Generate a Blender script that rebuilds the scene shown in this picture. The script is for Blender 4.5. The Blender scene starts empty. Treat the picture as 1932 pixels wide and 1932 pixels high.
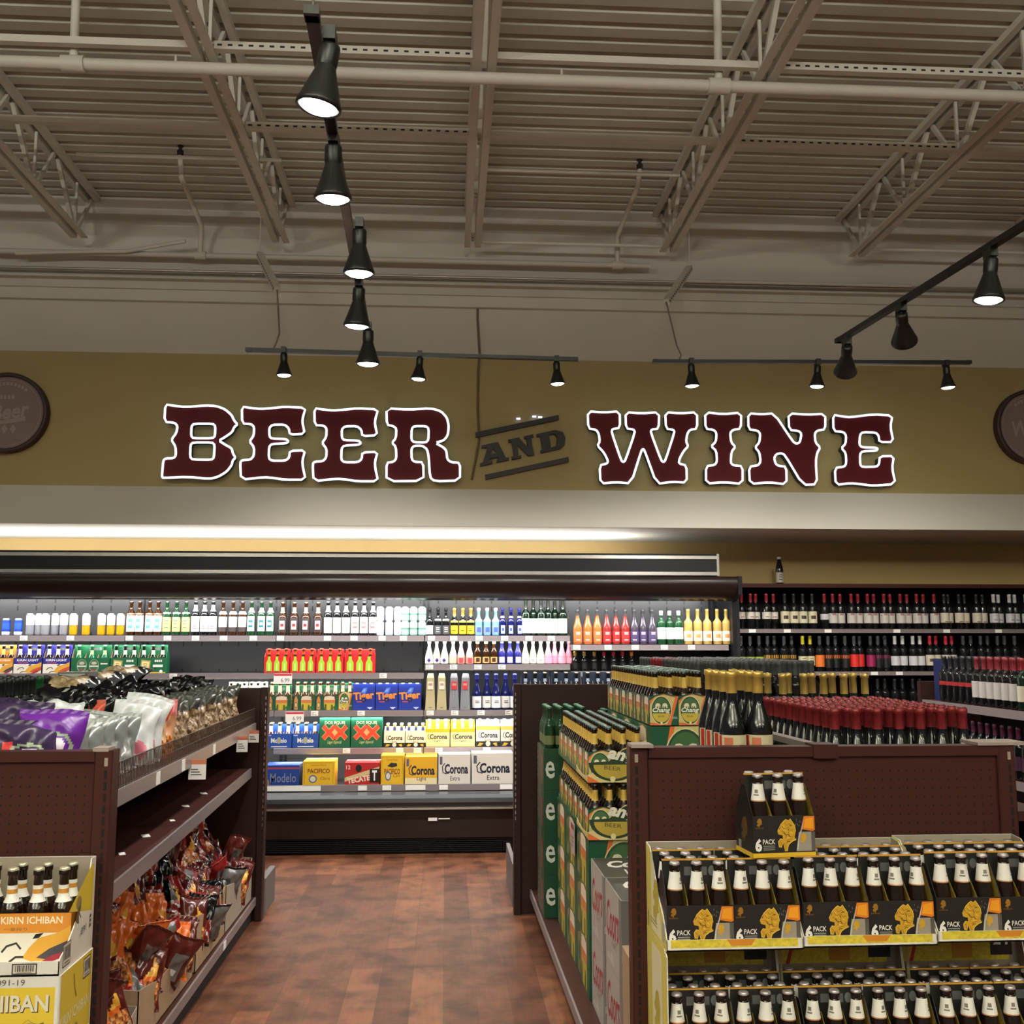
import bpy, math, random
from mathutils import Vector, Matrix, Euler
R = random.Random(7)
SC = bpy.context.scene
COL = SC.collection
# ---------------------------------------------------------------- camera, world, big lights, exposure
PX = 1932.0
CAM_H, PITCH, YAW, FPX = 1.65, math.radians(7.282), math.radians(3.641), 1933.0
cam_d = bpy.data.cameras.new('camera')
cam_d.sensor_width = 36.0
cam_d.lens = 36.0 * FPX / PX
cam_d.clip_start = 0.05
cam = bpy.data.objects.new('camera', cam_d)
cam.location = (0, 0, CAM_H)
cam.rotation_euler = (math.pi / 2 + PITCH, 0, -YAW)
COL.objects.link(cam)
SC.camera = cam
SC.view_settings.view_transform = 'Standard'
SC.view_settings.look = 'None'
SC.view_settings.exposure = 0.0
SC.view_settings.gamma = 1.0
SC.view_settings.use_curve_mapping = False
world = bpy.data.worlds.new('store_ambience')
SC.world = world
world.use_nodes = True
world.node_tree.nodes['Background'].inputs[0].default_value = (1.0, 0.97, 0.90, 1)
world.node_tree.nodes['Background'].inputs[1].default_value = 0.15


def light(name, kind, loc, energy, color=(1, 1, 1), size=None, size_y=None, target=None, rot=None, spot=None, blend=0.5, spread=None):
    d = bpy.data.lights.new(name, kind)
    d.energy = energy
    d.color = color
    if kind == 'AREA':
        d.shape = 'RECTANGLE'
        d.size = size
        d.size_y = size_y
        if spread: d.spread = spread
    elif kind == 'SPOT':
        d.spot_size = spot
        d.spot_blend = blend
        d.shadow_soft_size = size
    else:
        d.shadow_soft_size = size or 0.05
    o = bpy.data.objects.new(name, d)
    o.location = loc
    if target is not None:
        o.rotation_euler = (Vector(target) - Vector(loc)).to_track_quat('-Z', 'Y').to_euler()
    elif rot is not None:
        o.rotation_euler = rot
    COL.objects.link(o)
    return o


WARM = (1.0, 0.955, 0.86)
# store ceiling fixtures behind and beside the viewer; uplights added to brighten the deck
for lx in (-4.5, 0.0, 4.5):
    for ly in (-7.0, -3.5):
        light('store_ceiling_light', 'AREA', (lx, ly, 4.3), 34, WARM, 1.2, 0.3, rot=(0, 0, 0))
        light('added_ceiling_uplight', 'AREA', (lx, ly + 1.5, 3.9), (680, 550, 280)[int(lx / 4.5) + 1], WARM, 1.2, 0.3, rot=(math.pi, 0, 0))

# ---------------------------------------------------------------- pixel helpers used to measure the photograph
_cp, _sp, _cy, _sy = math.cos(PITCH), math.sin(PITCH), math.cos(YAW), math.sin(YAW)
_FW, _RT, _UP = Vector((_sy * _cp, _cy * _cp, _sp)), Vector((_cy, -_sy, 0)), Vector((-_sy * _sp, -_cy * _sp, _cp))


def ray(x, y):
    return _FW + _RT * ((x - 966) / FPX) - _UP * ((y - 966) / FPX)


def atY(x, y, Y):
    d = ray(x, y)
    t = Y / d.y
    return Vector((d.x * t, Y, CAM_H + d.z * t))


def atZ(x, y, z):
    d = ray(x, y)
    t = (z - CAM_H) / d.z
    return Vector((d.x * t, d.y * t, z))


def X_(x, Y, y=1213): return atY(x, y, Y).x
def Z_(y, Y, x=966): return atY(x, y, Y).z


# ---------------------------------------------------------------- materials
MATS = {}


def mat(name, color, rough=0.5, metal=0.0, noise=0.0, scale=8.0, emit=0.0, spec=0.5, coat=0.0, alpha=1.0, trans=0.0, bump=0.0):
    if name in MATS: return MATS[name]
    m = bpy.data.materials.new(name)
    m.use_nodes = True
    nt = m.node_tree
    b = nt.nodes['Principled BSDF']
    c = (*color, 1)
    b.inputs['Base Color'].default_value = c
    b.inputs['Roughness'].default_value = rough
    b.inputs['Metallic'].default_value = metal
    b.inputs['Specular IOR Level'].default_value = spec
    if coat: b.inputs['Coat Weight'].default_value = coat
    if alpha < 1: b.inputs['Alpha'].default_value = alpha
    if trans: b.inputs['Transmission Weight'].default_value = trans
    if emit:
        b.inputs['Emission Color'].default_value = c
        b.inputs['Emission Strength'].default_value = emit
    if noise or bump:
        tc = nt.nodes.new('ShaderNodeTexCoord')
        n = nt.nodes.new('ShaderNodeTexNoise')
        n.inputs['Scale'].default_value = scale
        n.inputs['Detail'].default_value = 5
        nt.links.new(tc.outputs['Object'], n.inputs['Vector'])
        if noise:
            mx = nt.nodes.new('ShaderNodeMix')
            mx.data_type = 'RGBA'
            mx.inputs[6].default_value = tuple(max(0, v * (1 - noise)) for v in color) + (1,)
            mx.inputs[7].default_value = tuple(min(1, v * (1 + noise)) for v in color) + (1,)
            nt.links.new(n.outputs['Fac'], mx.inputs[0])
            nt.links.new(mx.outputs[2], b.inputs['Base Color'])
        if bump:
            bp = nt.nodes.new('ShaderNodeBump')
            bp.inputs['Strength'].default_value = bump
            bp.inputs['Distance'].default_value = 0.01
            nt.links.new(n.outputs['Fac'], bp.inputs['Height'])
            nt.links.new(bp.outputs['Normal'], b.inputs['Normal'])
    MATS[name] = m
    return m


def srgb(r, g, b):
    f = lambda v: (v / 255) / 12.92 if v / 255 <= 0.04045 else ((v / 255 + 0.055) / 1.055) ** 2.4
    return (f(r), f(g), f(b))


def ink(r, g, b, rough=0.45, **k):
    """A printed or painted colour given as sRGB bytes."""
    n = 'ink_%d_%d_%d_%s%s' % (r, g, b, rough, ''.join('%s%s' % (a, k[a]) for a in sorted(k)))
    return mat(n, srgb(r, g, b), rough, **k)


# ---------------------------------------------------------------- mesh builder
_glyph = {}


def glyphs(s, shear=0.0, bold=0.0, res=2):
    """Outline triangles of a line of lettering, unit size, origin at its centre."""
    k = (s, shear, bold, res)
    if k in _glyph: return _glyph[k]
    cu = bpy.data.curves.new('lettering', 'FONT')
    cu.body = s
    cu.shear = shear
    cu.offset = bold
    cu.resolution_u = res
    cu.align_x, cu.align_y = 'CENTER', 'CENTER'
    ob = bpy.data.objects.new('lettering', cu)
    COL.objects.link(ob)
    bpy.context.view_layer.update()
    me = bpy.data.meshes.new_from_object(ob.evaluated_get(bpy.context.evaluated_depsgraph_get()))
    vs = [(v.co.x, v.co.y) for v in me.vertices]
    fs = [tuple(p.vertices) for p in me.polygons]
    bpy.data.objects.remove(ob)
    bpy.data.curves.remove(cu)
    bpy.data.meshes.remove(me)
    if vs:
        xs, ys = [v[0] for v in vs], [v[1] for v in vs]
        w, h, cx, cy = max(xs) - min(xs), max(ys) - min(ys), (max(xs) + min(xs)) / 2, (max(ys) + min(ys)) / 2
        vs = [((x - cx) / w, (y - cy) / h) for x, y in vs]
    _glyph[k] = (vs, fs)
    return _glyph[k]


class MB:
    def __init__(s):
        s.v, s.f, s.mi, s.sm, s.mats = [], [], [], [], []
        s.M = Matrix()
        s.O, s.U, s.V, s.N = Vector(), Vector((1, 0, 0)), Vector((0, 0, 1)), Vector((0, -1, 0))
        s.lay = 0

    def m(s, material):
        if material not in s.mats: s.mats.append(material)
        return s.mats.index(material)

    def add(s, vs, fs, material, smooth=False):
        b = len(s.v)
        ident = s.M == Matrix()
        s.v += [tuple(v) if ident else tuple(s.M @ Vector(v)) for v in vs]
        i = s.m(material)
        for f in fs:
            s.f.append([b + k for k in f])
            s.mi.append(i)
            s.sm.append(smooth)
        return s

    def box(s, x0, y0, z0, x1, y1, z1, material, skip=''):
        vs = [(x0, y0, z0), (x1, y0, z0), (x1, y1, z0), (x0, y1, z0), (x0, y0, z1), (x1, y0, z1), (x1, y1, z1), (x0, y1, z1)]
        fs = {'b': (3, 2, 1, 0), 't': (4, 5, 6, 7), 'f': (0, 1, 5, 4), 'k': (2, 3, 7, 6), 'l': (3, 0, 4, 7), 'r': (1, 2, 6, 5)}
        return s.add(vs, [f for k, f in fs.items() if k not in skip], material)

    def bevbox(s, x0, y0, z0, x1, y1, z1, b, material):
        """A box with chamfered upright edges."""
        ring = [(x0 + b, y0), (x1 - b, y0), (x1, y0 + b), (x1, y1 - b), (x1 - b, y1), (x0 + b, y1), (x0, y1 - b), (x0, y0 + b)]
        vs = [(x, y, z0) for x, y in ring] + [(x, y, z1) for x, y in ring]
        fs = [tuple(range(7, -1, -1)), tuple(range(8, 16))] + [(k, (k + 1) % 8, 8 + (k + 1) % 8, 8 + k) for k in range(8)]
        return s.add(vs, fs, material)

    def prism(s, pts, axis, a, b, material, smooth=False, caps=True):
        """Extrude a 2-D outline along x, y or z from a to b."""
        n = len(pts)
        put = {'x': lambda p, t: (t, p[0], p[1]), 'y': lambda p, t: (p[0], t, p[1]), 'z': lambda p, t: (p[0], p[1], t)}[axis]
        vs = [put(p, a) for p in pts] + [put(p, b) for p in pts]
        fs = [(k, (k + 1) % n, n + (k + 1) % n, n + k) for k in range(n)]
        s.add(vs, fs, material, smooth)
        if caps: s.add(vs, [tuple(range(n - 1, -1, -1)), tuple(range(n, 2 * n))], material)
        return s

    def bar(s, p, q, w, h, material, up=(0, 0, 1)):
        """A rectangular bar from p to q."""
        p, q = Vector(p), Vector(q)
        d = (q - p).normalized()
        u = Vector(up)
        if abs(d.dot(u)) > 0.99: u = Vector((0, 1, 0))
        a = d.cross(u).normalized() * (w / 2)
        c = a.cross(d).normalized() * (h / 2)
        vs = [p - a - c, p + a - c, p + a + c, p - a + c, q - a - c, q + a - c, q + a + c, q - a + c]
        return s.add(vs, [(3, 2, 1, 0), (4, 5, 6, 7), (0, 1, 5, 4), (1, 2, 6, 5), (2, 3, 7, 6), (3, 0, 4, 7)], material)

    def tube(s, pts, r, n, material, closed=False, caps=True):
        pts = [Vector(p) for p in pts]
        k = len(pts)
        vs, fs, ref = [], [], None
        for i, p in enumerate(pts):
            a = pts[i - 1] if (i or closed) else p
            b = pts[(i + 1) % k] if (i < k - 1 or closed) else p
            d = (b - a).normalized()
            if ref is None: ref = Vector((0, 0, 1)) if abs(d.z) < 0.9 else Vector((0, 1, 0))
            u = d.cross(ref).normalized()
            w = u.cross(d).normalized()
            ref = w
            rr = r[i] if isinstance(r, (list, tuple)) else r
            vs += [p + (u * math.cos(2 * math.pi * j / n) + w * math.sin(2 * math.pi * j / n)) * rr for j in range(n)]
        for i in range(k if closed else k - 1):
            o, o2 = i * n, ((i + 1) % k) * n
            fs += [(o + j, o + (j + 1) % n, o2 + (j + 1) % n, o2 + j) for j in range(n)]
        s.add(vs, fs, material, True)
        if caps and not closed: s.add(vs, [tuple(range(n)), tuple(range((k - 1) * n, k * n))[::-1]], material)
        return s

    def lathe(s, prof, n, material, a0=0.0, a1=2 * math.pi, smooth=True, cap0=False, cap1=False):
        """Turn a (radius, z) profile about the z axis; angle 0 faces -Y."""
        full = abs(a1 - a0 - 2 * math.pi) < 1e-6
        m = n if full else n + 1
        vs = []
        for r, z in prof:
            for j in range(m):
                a = a0 + (a1 - a0) * j / n
                vs.append((r * math.sin(a), -r * math.cos(a), z))
        fs = []
        for i in range(len(prof) - 1):
            for j in range(n):
                j2 = (j + 1) % m
                fs.append((i * m + j, i * m + j2, (i + 1) * m + j2, (i + 1) * m + j))
        s.add(vs, fs, material, smooth)
        e = []
        if cap0: e.append(tuple(range(m - 1, -1, -1)))
        if cap1: e.append(tuple(range((len(prof) - 1) * m, len(prof) * m)))
        if e: s.add(vs, e, material)
        return s

    # ---- printing on a face: origin O, axes U (reading direction) and V (up); each layer sits a hair above the last
    def face(s, O, U=(1, 0, 0), V=(0, 0, 1)):
        s.O, s.U, s.V = Vector(O), Vector(U), Vector(V)
        s.N = s.U.cross(s.V).normalized()
        s.lay = 0
        return s

    def front(s, x, y, z): return s.face((x, y, z))
    def p2(s, u, v, l): return s.O + s.U * u + s.V * v + s.N * l

    def poly(s, pts, material, lay=None):
        s.lay += 1
        l = (lay or s.lay) * 0.00006
        s.add([s.p2(u, v, l) for u, v in pts], [tuple(range(len(pts)))], material)
        return s

    def rect(s, u0, v0, u1, v1, material, lay=None): return s.poly([(u0, v0), (u1, v0), (u1, v1), (u0, v1)], material, lay)

    def oval(s, u, v, a, b, material, n=20, rot=0.0, lay=None):
        c, d = math.cos(rot), math.sin(rot)
        q = [(a * math.cos(2 * math.pi * k / n), b * math.sin(2 * math.pi * k / n)) for k in range(n)]
        return s.poly([(u + x * c - y * d, v + x * d + y * c) for x, y in q], material, lay)

    def stroke(s, pts, w, material, closed=False):
        s.lay += 1
        l = s.lay * 0.00006
        n = len(pts)
        P = [Vector((p[0], p[1])) for p in pts]
        vs = []
        for i in range(n):
            a = P[i - 1] if (i or closed) else P[i]
            b = P[(i + 1) % n] if (i < n - 1 or closed) else P[i]
            d = (b - a).normalized()
            e = Vector((-d.y, d.x)) * (w[i] if isinstance(w, (list, tuple)) else w) / 2
            vs += [s.p2(*(P[i] - e), l), s.p2(*(P[i] + e), l)]
        s.add(vs, [(2 * i, 2 * ((i + 1) % n), 2 * ((i + 1) % n) + 1, 2 * i + 1) for i in range(n if closed else n - 1)], material)
        return s

    def text(s, t, u, v, w, h, material, shear=0.0, bold=0.0, rot=0.0, arc=0.0):
        """Lettering fitted into a w x h box centred at (u, v); arc bends the line."""
        s.lay += 1
        l = s.lay * 0.00006
        gv, gf = glyphs(t, shear, bold)
        c, d = math.cos(rot), math.sin(rot)
        out = []
        for x, y in gv:
            X, Y = x * w, y * h
            if arc: Y += arc * (0.25 - x * x) * 4
            out.append(s.p2(u + X * c - Y * d, v + X * d + Y * c, l))
        s.add(out, gf, material)
        return s

    def data(s, name):
        me = bpy.data.meshes.new(name)
        me.from_pydata(s.v, [], s.f)
        for m_ in s.mats: me.materials.append(m_)
        me.polygons.foreach_set('material_index', s.mi)
        me.polygons.foreach_set('use_smooth', s.sm)
        me.update()
        return me

    def build(s, name, parent=None, loc=(0, 0, 0), rot=(0, 0, 0)):
        return put(name, s.data(name), parent, loc, rot)


def put(name, me, parent=None, loc=(0, 0, 0), rot=(0, 0, 0), scale=None):
    o = bpy.data.objects.new(name, me)
    o.location, o.rotation_euler = loc, rot
    if scale: o.scale = scale if isinstance(scale, tuple) else (scale,) * 3
    if parent is not None: o.parent = parent
    COL.objects.link(o)
    return o


def tag(o, label, cat, group=None, kind=None):
    if len(label.replace('-', '').split()) > 16: print('LONG', label)
    o['label'], o['category'] = label, cat
    if group: o['group'] = group
    if kind: o['kind'] = kind
    return o


def thing(name, label, cat, loc=(0, 0, 0), rot=(0, 0, 0), group=None):
    return tag(put(name, None, None, loc, rot), label, cat, group)


def struct(o):
    o['kind'] = 'structure'
    return o


class Proto:
    """One kind of thing: a root mesh (or None) and its parts, shared by every copy."""

    def __init__(s, name, cat, root=None, parts=()):
        s.name, s.cat, s.root, s.parts = name, cat, root, list(parts)

    def part(s, name, mb, subs=()):
        s.parts.append((name, mb.data(name) if isinstance(mb, MB) else mb, [(n, b.data(n) if isinstance(b, MB) else b) for n, b in subs]))
        return s

    def at(s, loc, label, group=None, rot=0.0, scale=None, name=None):
        r = put(name or s.name, s.root, None, loc, (0, 0, rot) if not isinstance(rot, (tuple, Euler)) else rot, scale)
        tag(r, label, s.cat, group)
        for n, me, subs in s.parts:
            c = put(n, me, r)
            for n2, me2 in subs: put(n2, me2, c)
        return r


ORD = ['first', 'second', 'third', 'fourth', 'fifth', 'sixth', 'seventh', 'eighth', 'ninth', 'tenth', 'eleventh', 'twelfth', 'thirteenth', 'fourteenth',
       'fifteenth', 'sixteenth', 'seventeenth', 'eighteenth', 'nineteenth', 'twentieth', 'twenty-first', 'twenty-second', 'twenty-third', 'twenty-fourth', 'twenty-fifth', 'twenty-sixth', 'twenty-seventh']


def nth(i, n):
    """Ordinal of item i of n counted from the left."""
    if n == 1: return 'only'
    if n == 2: return ('left', 'right')[i]
    if n == 3: return ('leftmost', 'middle', 'rightmost')[i]
    if i == 0: return 'leftmost'
    if i == n - 1: return 'rightmost'
    return ORD[i] + ' from left'
# ================================================================= setting
def tex_mat(name):
    m = bpy.data.materials.new(name)
    m.use_nodes = True
    MATS[name] = m
    nt = m.node_tree
    return m, nt, nt.nodes['Principled BSDF'], nt.nodes.new, nt.links.new


FY, BY = 8.15, 9.35          # soffit front, wall behind the cooler
Z_SOF, Z_BAND, Z_OLIVE, Z_DECK = 2.575, 2.875, 3.955, 5.25

# floor: long dark red-brown wood planks
M_FLOOR, nt, bs, N, L = tex_mat('wood_plank_floor')
tc = N('ShaderNodeTexCoord')
mp = N('ShaderNodeMapping')
mp.inputs['Rotation'].default_value = (0, 0, math.pi / 2)
L(tc.outputs['Object'], mp.inputs['Vector'])
br = N('ShaderNodeTexBrick')
br.offset = 0.37
for k, v in (('Scale', 1.0), ('Mortar Size', 0.0012), ('Brick Width', 0.92), ('Row Height', 0.155), ('Bias', 0.0)): br.inputs[k].default_value = v
br.inputs['Color1'].default_value = (0.115, 0.042, 0.022, 1)
br.inputs['Color2'].default_value = (0.225, 0.088, 0.042, 1)
br.inputs['Mortar'].default_value = (0.09, 0.04, 0.025, 1)
L(mp.outputs['Vector'], br.inputs['Vector'])
n1 = N('ShaderNodeTexNoise')
n1.inputs['Scale'].default_value = 5.5
n1.inputs['Detail'].default_value = 6
n1.inputs['Roughness'].default_value = 0.6
L(tc.outputs['Object'], n1.inputs['Vector'])
r1 = N('ShaderNodeValToRGB')
r1.color_ramp.elements[0].position, r1.color_ramp.elements[0].color = 0.36, (0.33, 0.34, 0.36, 1)
r1.color_ramp.elements[1].position, r1.color_ramp.elements[1].color = 0.58, (1, 1, 1, 1)
L(n1.outputs['Fac'], r1.inputs['Fac'])
m1 = N('ShaderNodeMix')
m1.data_type, m1.blend_type = 'RGBA', 'MULTIPLY'
m1.inputs[0].default_value = 0.85
L(br.outputs['Color'], m1.inputs[6])
L(r1.outputs['Color'], m1.inputs[7])
mp2 = N('ShaderNodeMapping')
mp2.inputs['Scale'].default_value = (60, 4, 1)
L(tc.outputs['Object'], mp2.inputs['Vector'])
n2 = N('ShaderNodeTexNoise')
n2.inputs['Scale'].default_value = 1.0
n2.inputs['Detail'].default_value = 4
L(mp2.outputs['Vector'], n2.inputs['Vector'])
m2 = N('ShaderNodeMix')
m2.data_type, m2.blend_type = 'RGBA', 'OVERLAY'
m2.inputs[0].default_value = 0.35
L(m1.outputs[2], m2.inputs[6])
L(n2.outputs['Color'], m2.inputs[7])
L(m2.outputs[2], bs.inputs['Base Color'])
bs.inputs['Roughness'].default_value = 0.42
bs.inputs['Specular IOR Level'].default_value = 0.28

M_WALL = mat('off_white_wall_paint', (0.60, 0.585, 0.515), 0.7, noise=0.05, scale=1.7)
M_OLIVE = mat('mustard_olive_wall_paint', (0.41, 0.325, 0.135), 0.6, noise=0.05, scale=2.0)
M_STRIP = mat('mustard_back_wall_paint', (0.60, 0.42, 0.17), 0.6, noise=0.03, scale=2.0)
M_STEEL = mat('painted_ceiling_steel', (0.60, 0.59, 0.51), 0.55, noise=0.07, scale=3.0)
M_DECK = mat('painted_roof_deck', (0.51, 0.52, 0.44), 0.6, noise=0.16, scale=1.3)
M_SLOT = mat('dark_punched_slot', (0.02, 0.018, 0.016), 0.8)
M_BLACK = mat('black_lamp_enamel', (0.012, 0.012, 0.013), 0.32)
M_WIRE = mat('grey_hanging_cable', (0.22, 0.20, 0.17), 0.6)

struct(MB().box(-7, -9, -0.1, 8, BY + 0.1, 0, M_FLOOR).build('floor'))

# corrugated roof deck, ribs running along x
mb = MB()
prof, y = [], -9.0
while y < FY:
    prof += [(y, Z_DECK), (y + 0.088, Z_DECK), (y + 0.104, Z_DECK + 0.03), (y + 0.136, Z_DECK + 0.03)]
    y += 0.152
prof.append((y, Z_DECK))
vs = [(-7, a, b) for a, b in prof] + [(8, a, b) for a, b in prof]
n = len(prof)
mb.add(vs, [(k, n + k, n + k + 1, k + 1) for k in range(n - 1)], M_DECK)
mb.box(-7, -9, Z_DECK + 0.06, 8, FY + 0.3, Z_DECK + 0.1, M_DECK)
struct(mb.build('ceiling'))

# soffit wall that carries the sign: painted in bands, with a return back to the rear wall
mb = MB()
mb.box(-7, FY, Z_SOF, 8, FY + 0.12, Z_BAND, M_WALL, skip='t')
mb.box(-7, FY, Z_BAND, 8, FY + 0.12, Z_OLIVE, M_OLIVE, skip='tb')
mb.box(-7, FY, Z_OLIVE, 8, FY + 0.12, Z_DECK + 0.06, M_WALL, skip='b')
mb.box(-7, FY + 0.12, Z_SOF, 8, BY, Z_SOF + 0.05, M_WALL)
struct(mb.build('wall_front_soffit'))
struct(MB().box(8, -9, 0, 8.1, BY + 0.1, Z_DECK + 0.1, mat('unseen_light_block', (0.20, 0.18, 0.15), 0.8)).build('wall_right_light_block'))  # unseen wall added to block ambient light from the right
struct(MB().box(-7, BY, 0, 8, BY + 0.1, Z_SOF + 0.1, M_STRIP).build('wall_back'))
mb = MB()
za, zb = Z_(580, FY - .06), Z_(541, FY - .06)
mb.box(-7, FY - 0.05, za, 8, FY, zb, M_STEEL)
mb.box(-7, FY - 0.12, zb - 0.015, 8, FY, zb, M_STEEL)
mb.box(-7, FY - 0.075, za + 0.09, 8, FY - 0.05, za + 0.1, M_STEEL)
struct(mb.build('trim_1'))

# ----------------------------------------------------------------- roof structure
JX = [-4.45, -2.90, -1.335, 0.185, 1.77, 3.34, 4.92]
JN = ['far left', 'second from left', 'third from left', 'central', 'third from right', 'second from right', 'far right']
ZB, ZT = 4.80, Z_DECK
for jx, jn in zip(JX, JN):
    j = thing('roof_joist', 'cream painted open web steel roof joist, ' + jn + ' of the row', 'joist', (jx, 3.5, ZT), group='steel roof joists')
    y0, y1 = -5.5, FY - 3.5
    c = MB()
    for s in (-1, 1):
        c.box(s * 0.042 - 0.022, y0, -0.045, s * 0.042 + 0.022, y1, -0.001, M_STEEL)
    c.build('top_chord', j)
    c = MB()
    for s in (-1, 1):
        c.box(s * 0.042 - 0.024, y0, ZB - ZT, s * 0.042 + 0.024, y1 - 0.25, ZB - ZT + 0.012, M_STEEL)
        c.box(s * 0.02 - 0.003, y0, ZB - ZT + 0.012, s * 0.02 + 0.003, y1 - 0.25, ZB - ZT + 0.05, M_STEEL)
    c.build('bottom_chord', j)
    y = 4.2 - 3.5
    k = 0
    while y < y1 - 0.4:
        w = MB().bar((0, y, -0.04), (0, y + 0.36, ZB - ZT + 0.04), 0.028, 0.034, M_STEEL)
        w.build('web_diagonal', j)
        MB().bar((0, y + 0.44, ZB - ZT + 0.04), (0, y + 0.72, -0.04), 0.022, 0.026, M_STEEL).build('web_diagonal', j)
        MB().bar((0, y + 0.40, ZB - ZT + 0.03), (0, y + 0.40, -0.04), 0.018, 0.018, M_STEEL).build('web_post', j)
        y += 0.80


def perforated(p, q, name, label, cat, group=None, w=0.045):
    """A slotted steel channel from p to q, slots along its side."""
    p, q = Vector(p), Vector(q)
    mb = MB().bar(p, q, w, w, M_STEEL)
    d = q - p
    n = int(d.length / 0.055)
    for k in range(n):
        a, b = p + d * ((k + 0.3) / n), p + d * ((k + 0.75) / n)
        mb.bar(a - Vector((0, 0, 0.0)), b, w + 0.002, 0.011, M_SLOT)
    return tag(mb.build(name), label, cat, group)


# slotted bridging between the bottom chords
names = ['second', 'third', 'fourth', 'fifth', 'sixth']
for yy, row in ((5.24, 'nearer row'), (6.10, 'farther row')):
    for k in range(6):
        p, q = (JX[k] + 0.068, yy, 4.83), (JX[k + 1] - 0.068, yy, 4.83)
        lab = 'cream slotted strut bridging joists in the %s, bay %s' % (row, ['at far left', 'left of the first joist pair', 'behind the long lamp track', 'at the centre', 'right of centre', 'at far right'][k])
        if k in (2, 4):
            perforated(p, q, 'slotted_strut', lab, 'strut', 'struts between roof joists')
        else:
            tag(MB().bar(p, q, 0.04, 0.04, M_STEEL).build('slotted_strut'), lab.replace('slotted', 'plain'), 'strut', 'struts between roof joists')
for k, (a, b, yy, zz) in enumerate(((JX[1] + .3, JX[2] + .15, 6.95, 5.03), (JX[3] + .05, JX[4] - .1, 7.0, 5.03), (JX[3] + .05, JX[4], 7.85, 4.83), (JX[5] + .05, JX[6], 7.8, 4.83), (JX[4] + .1, JX[5] + .5, 8.0, 4.60))):
    mb = MB().tube([(a, yy, zz), (b, yy, zz)], 0.014, 8, M_STEEL)
    tag(mb.build('conduit_pipe'), 'thin cream conduit between roof joists, ' + ['upper left bay', 'upper centre bay', 'lower centre bay near the wall', 'lower right bay near the wall', 'right of the sprinkler branch end'][k], 'pipe', 'thin ceiling conduits')

# sprinkler main with couplings and risers
t = thing('sprinkler_main', 'thick cream sprinkler main pipe crossing under the roof joists', 'pipe', (0, 5.31, 4.745))
MB().tube([(-7, 0, 0), (8, 0, 0)], 0.033, 12, M_STEEL).build('pipe_run', t)
for px in (138, 1355):
    x = X_(px, 5.31, 130)
    MB().tube([(x - 0.06, 0, 0), (x + 0.06, 0, 0)], 0.045, 12, M_STEEL).build('coupling', t)
    MB().tube([(x, 0, 0.03), (x, -0.02, 0.5)], 0.024, 10, M_STEEL).build('riser', t)
for px in (1060, 330):
    x = X_(px, 5.31, 150)
    MB().tube([(x, 0, 0), (x, 0, 0.07)], 0.008, 6, M_STEEL).build('hanger', t)
t = thing('sprinkler_branch', 'cream sprinkler branch pipe near the wall with two dropped arms', 'pipe', (0, 8.0, 4.72))
xl, xr = -7.0, X_(1225, 8.0, 505)
MB().tube([(xl, 0, 0), (xr, 0, 0)], 0.022, 10, M_STEEL).build('pipe_run', t)
for k, (px, pts) in enumerate(((378, ((378, 480), (380, 425), (342, 335), (340, 292))), (1165, ((1165, 500), (1165, 445), (1204, 350), (1207, 318))))):
    x = X_(px, 8.0, 480)
    MB().tube([(x - 0.045, 0, 0), (x + 0.045, 0, 0)], 0.034, 10, M_STEEL).build('coupling', t)
    p = []
    for (qx, qy), yy in zip(pts, (8.0, 7.92, 7.3, 7.25)):
        v = atY(qx, qy, yy)
        p.append((v.x, v.y - 8.0, v.z - 4.72))
    a = MB().tube(p, 0.020, 8, M_STEEL).build('drop_arm', t)
    h = MB()
    h.M = Matrix.Translation(p[-1])
    h.lathe([(0.022, -0.01), (0.024, 0.03), (0.012, 0.035), (0.012, 0.06), (0.022, 0.062), (0.022, 0.068)], 10, M_SLOT, cap1=True)
    h.build('sprinkler_head', a)
tag(MB().tube([(-7, FY - 0.09, Z_(537, FY) + 0.02), (8, FY - 0.09, Z_(537, FY) + 0.02)], 0.012, 8, mat('galvanised_conduit', (0.5, 0.48, 0.44), 0.35, 0.6)).build('conduit_pipe'),
    'thin bare metal conduit along the top of the wall ledge', 'pipe')
p = [atY(30, 478, 7.962), atY(140, 475, 7.962), atY(240, 474, 7.95), atY(350, 455, 7.93)]
tag(MB().tube(p, 0.016, 8, M_STEEL).build('conduit_pipe'), 'bent cream conduit beside the left sprinkler arm', 'pipe')

# slotted hangers near the wall with the cables that carry the short tracks
for k, (a, b, c) in enumerate((((490, 480), (523, 547), (516, 655)), ((1301, 506), (1257, 570), (1280, 680)))):
    side = ('left', 'right')[k]
    p, q = atZ(a[0], a[1], 4.62), atZ(b[0], b[1], 4.62)
    p, q = Vector((p.x, 7.5, 4.62)), Vector((q.x, 6.75, 4.62))
    p = atY(a[0], a[1], 7.6)
    q = atY(b[0], b[1], 6.95)
    perforated(p, q, 'slotted_hanger', 'short slotted channel hanging above the %s short lamp track' % side, 'hanger', 'slotted channel hangers')
    e = atY(c[0], c[1] + 3, 6.8)
    m_ = (q + e) / 2 + Vector((0.03, 0, -0.1))
    tag(MB().tube([q, m_, e + Vector((0.02, 0, 0.05)), e], 0.006, 6, M_WIRE).build('support_cable'), 'grey cable dropping to the %s short lamp track' % side, 'cable', 'track support cables')
    tag(MB().tube([p, p + Vector((0.0, 0.0, 0.35))], 0.005, 6, M_STEEL).build('hanger_rod'), 'thin rod holding the %s slotted channel' % side, 'rod', 'hanger rods')
pts = [(902, 545), (901, 600), (905, 668), (902, 700), (901, 770), (904, 830), (898, 865), (890, 905)]
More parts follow.
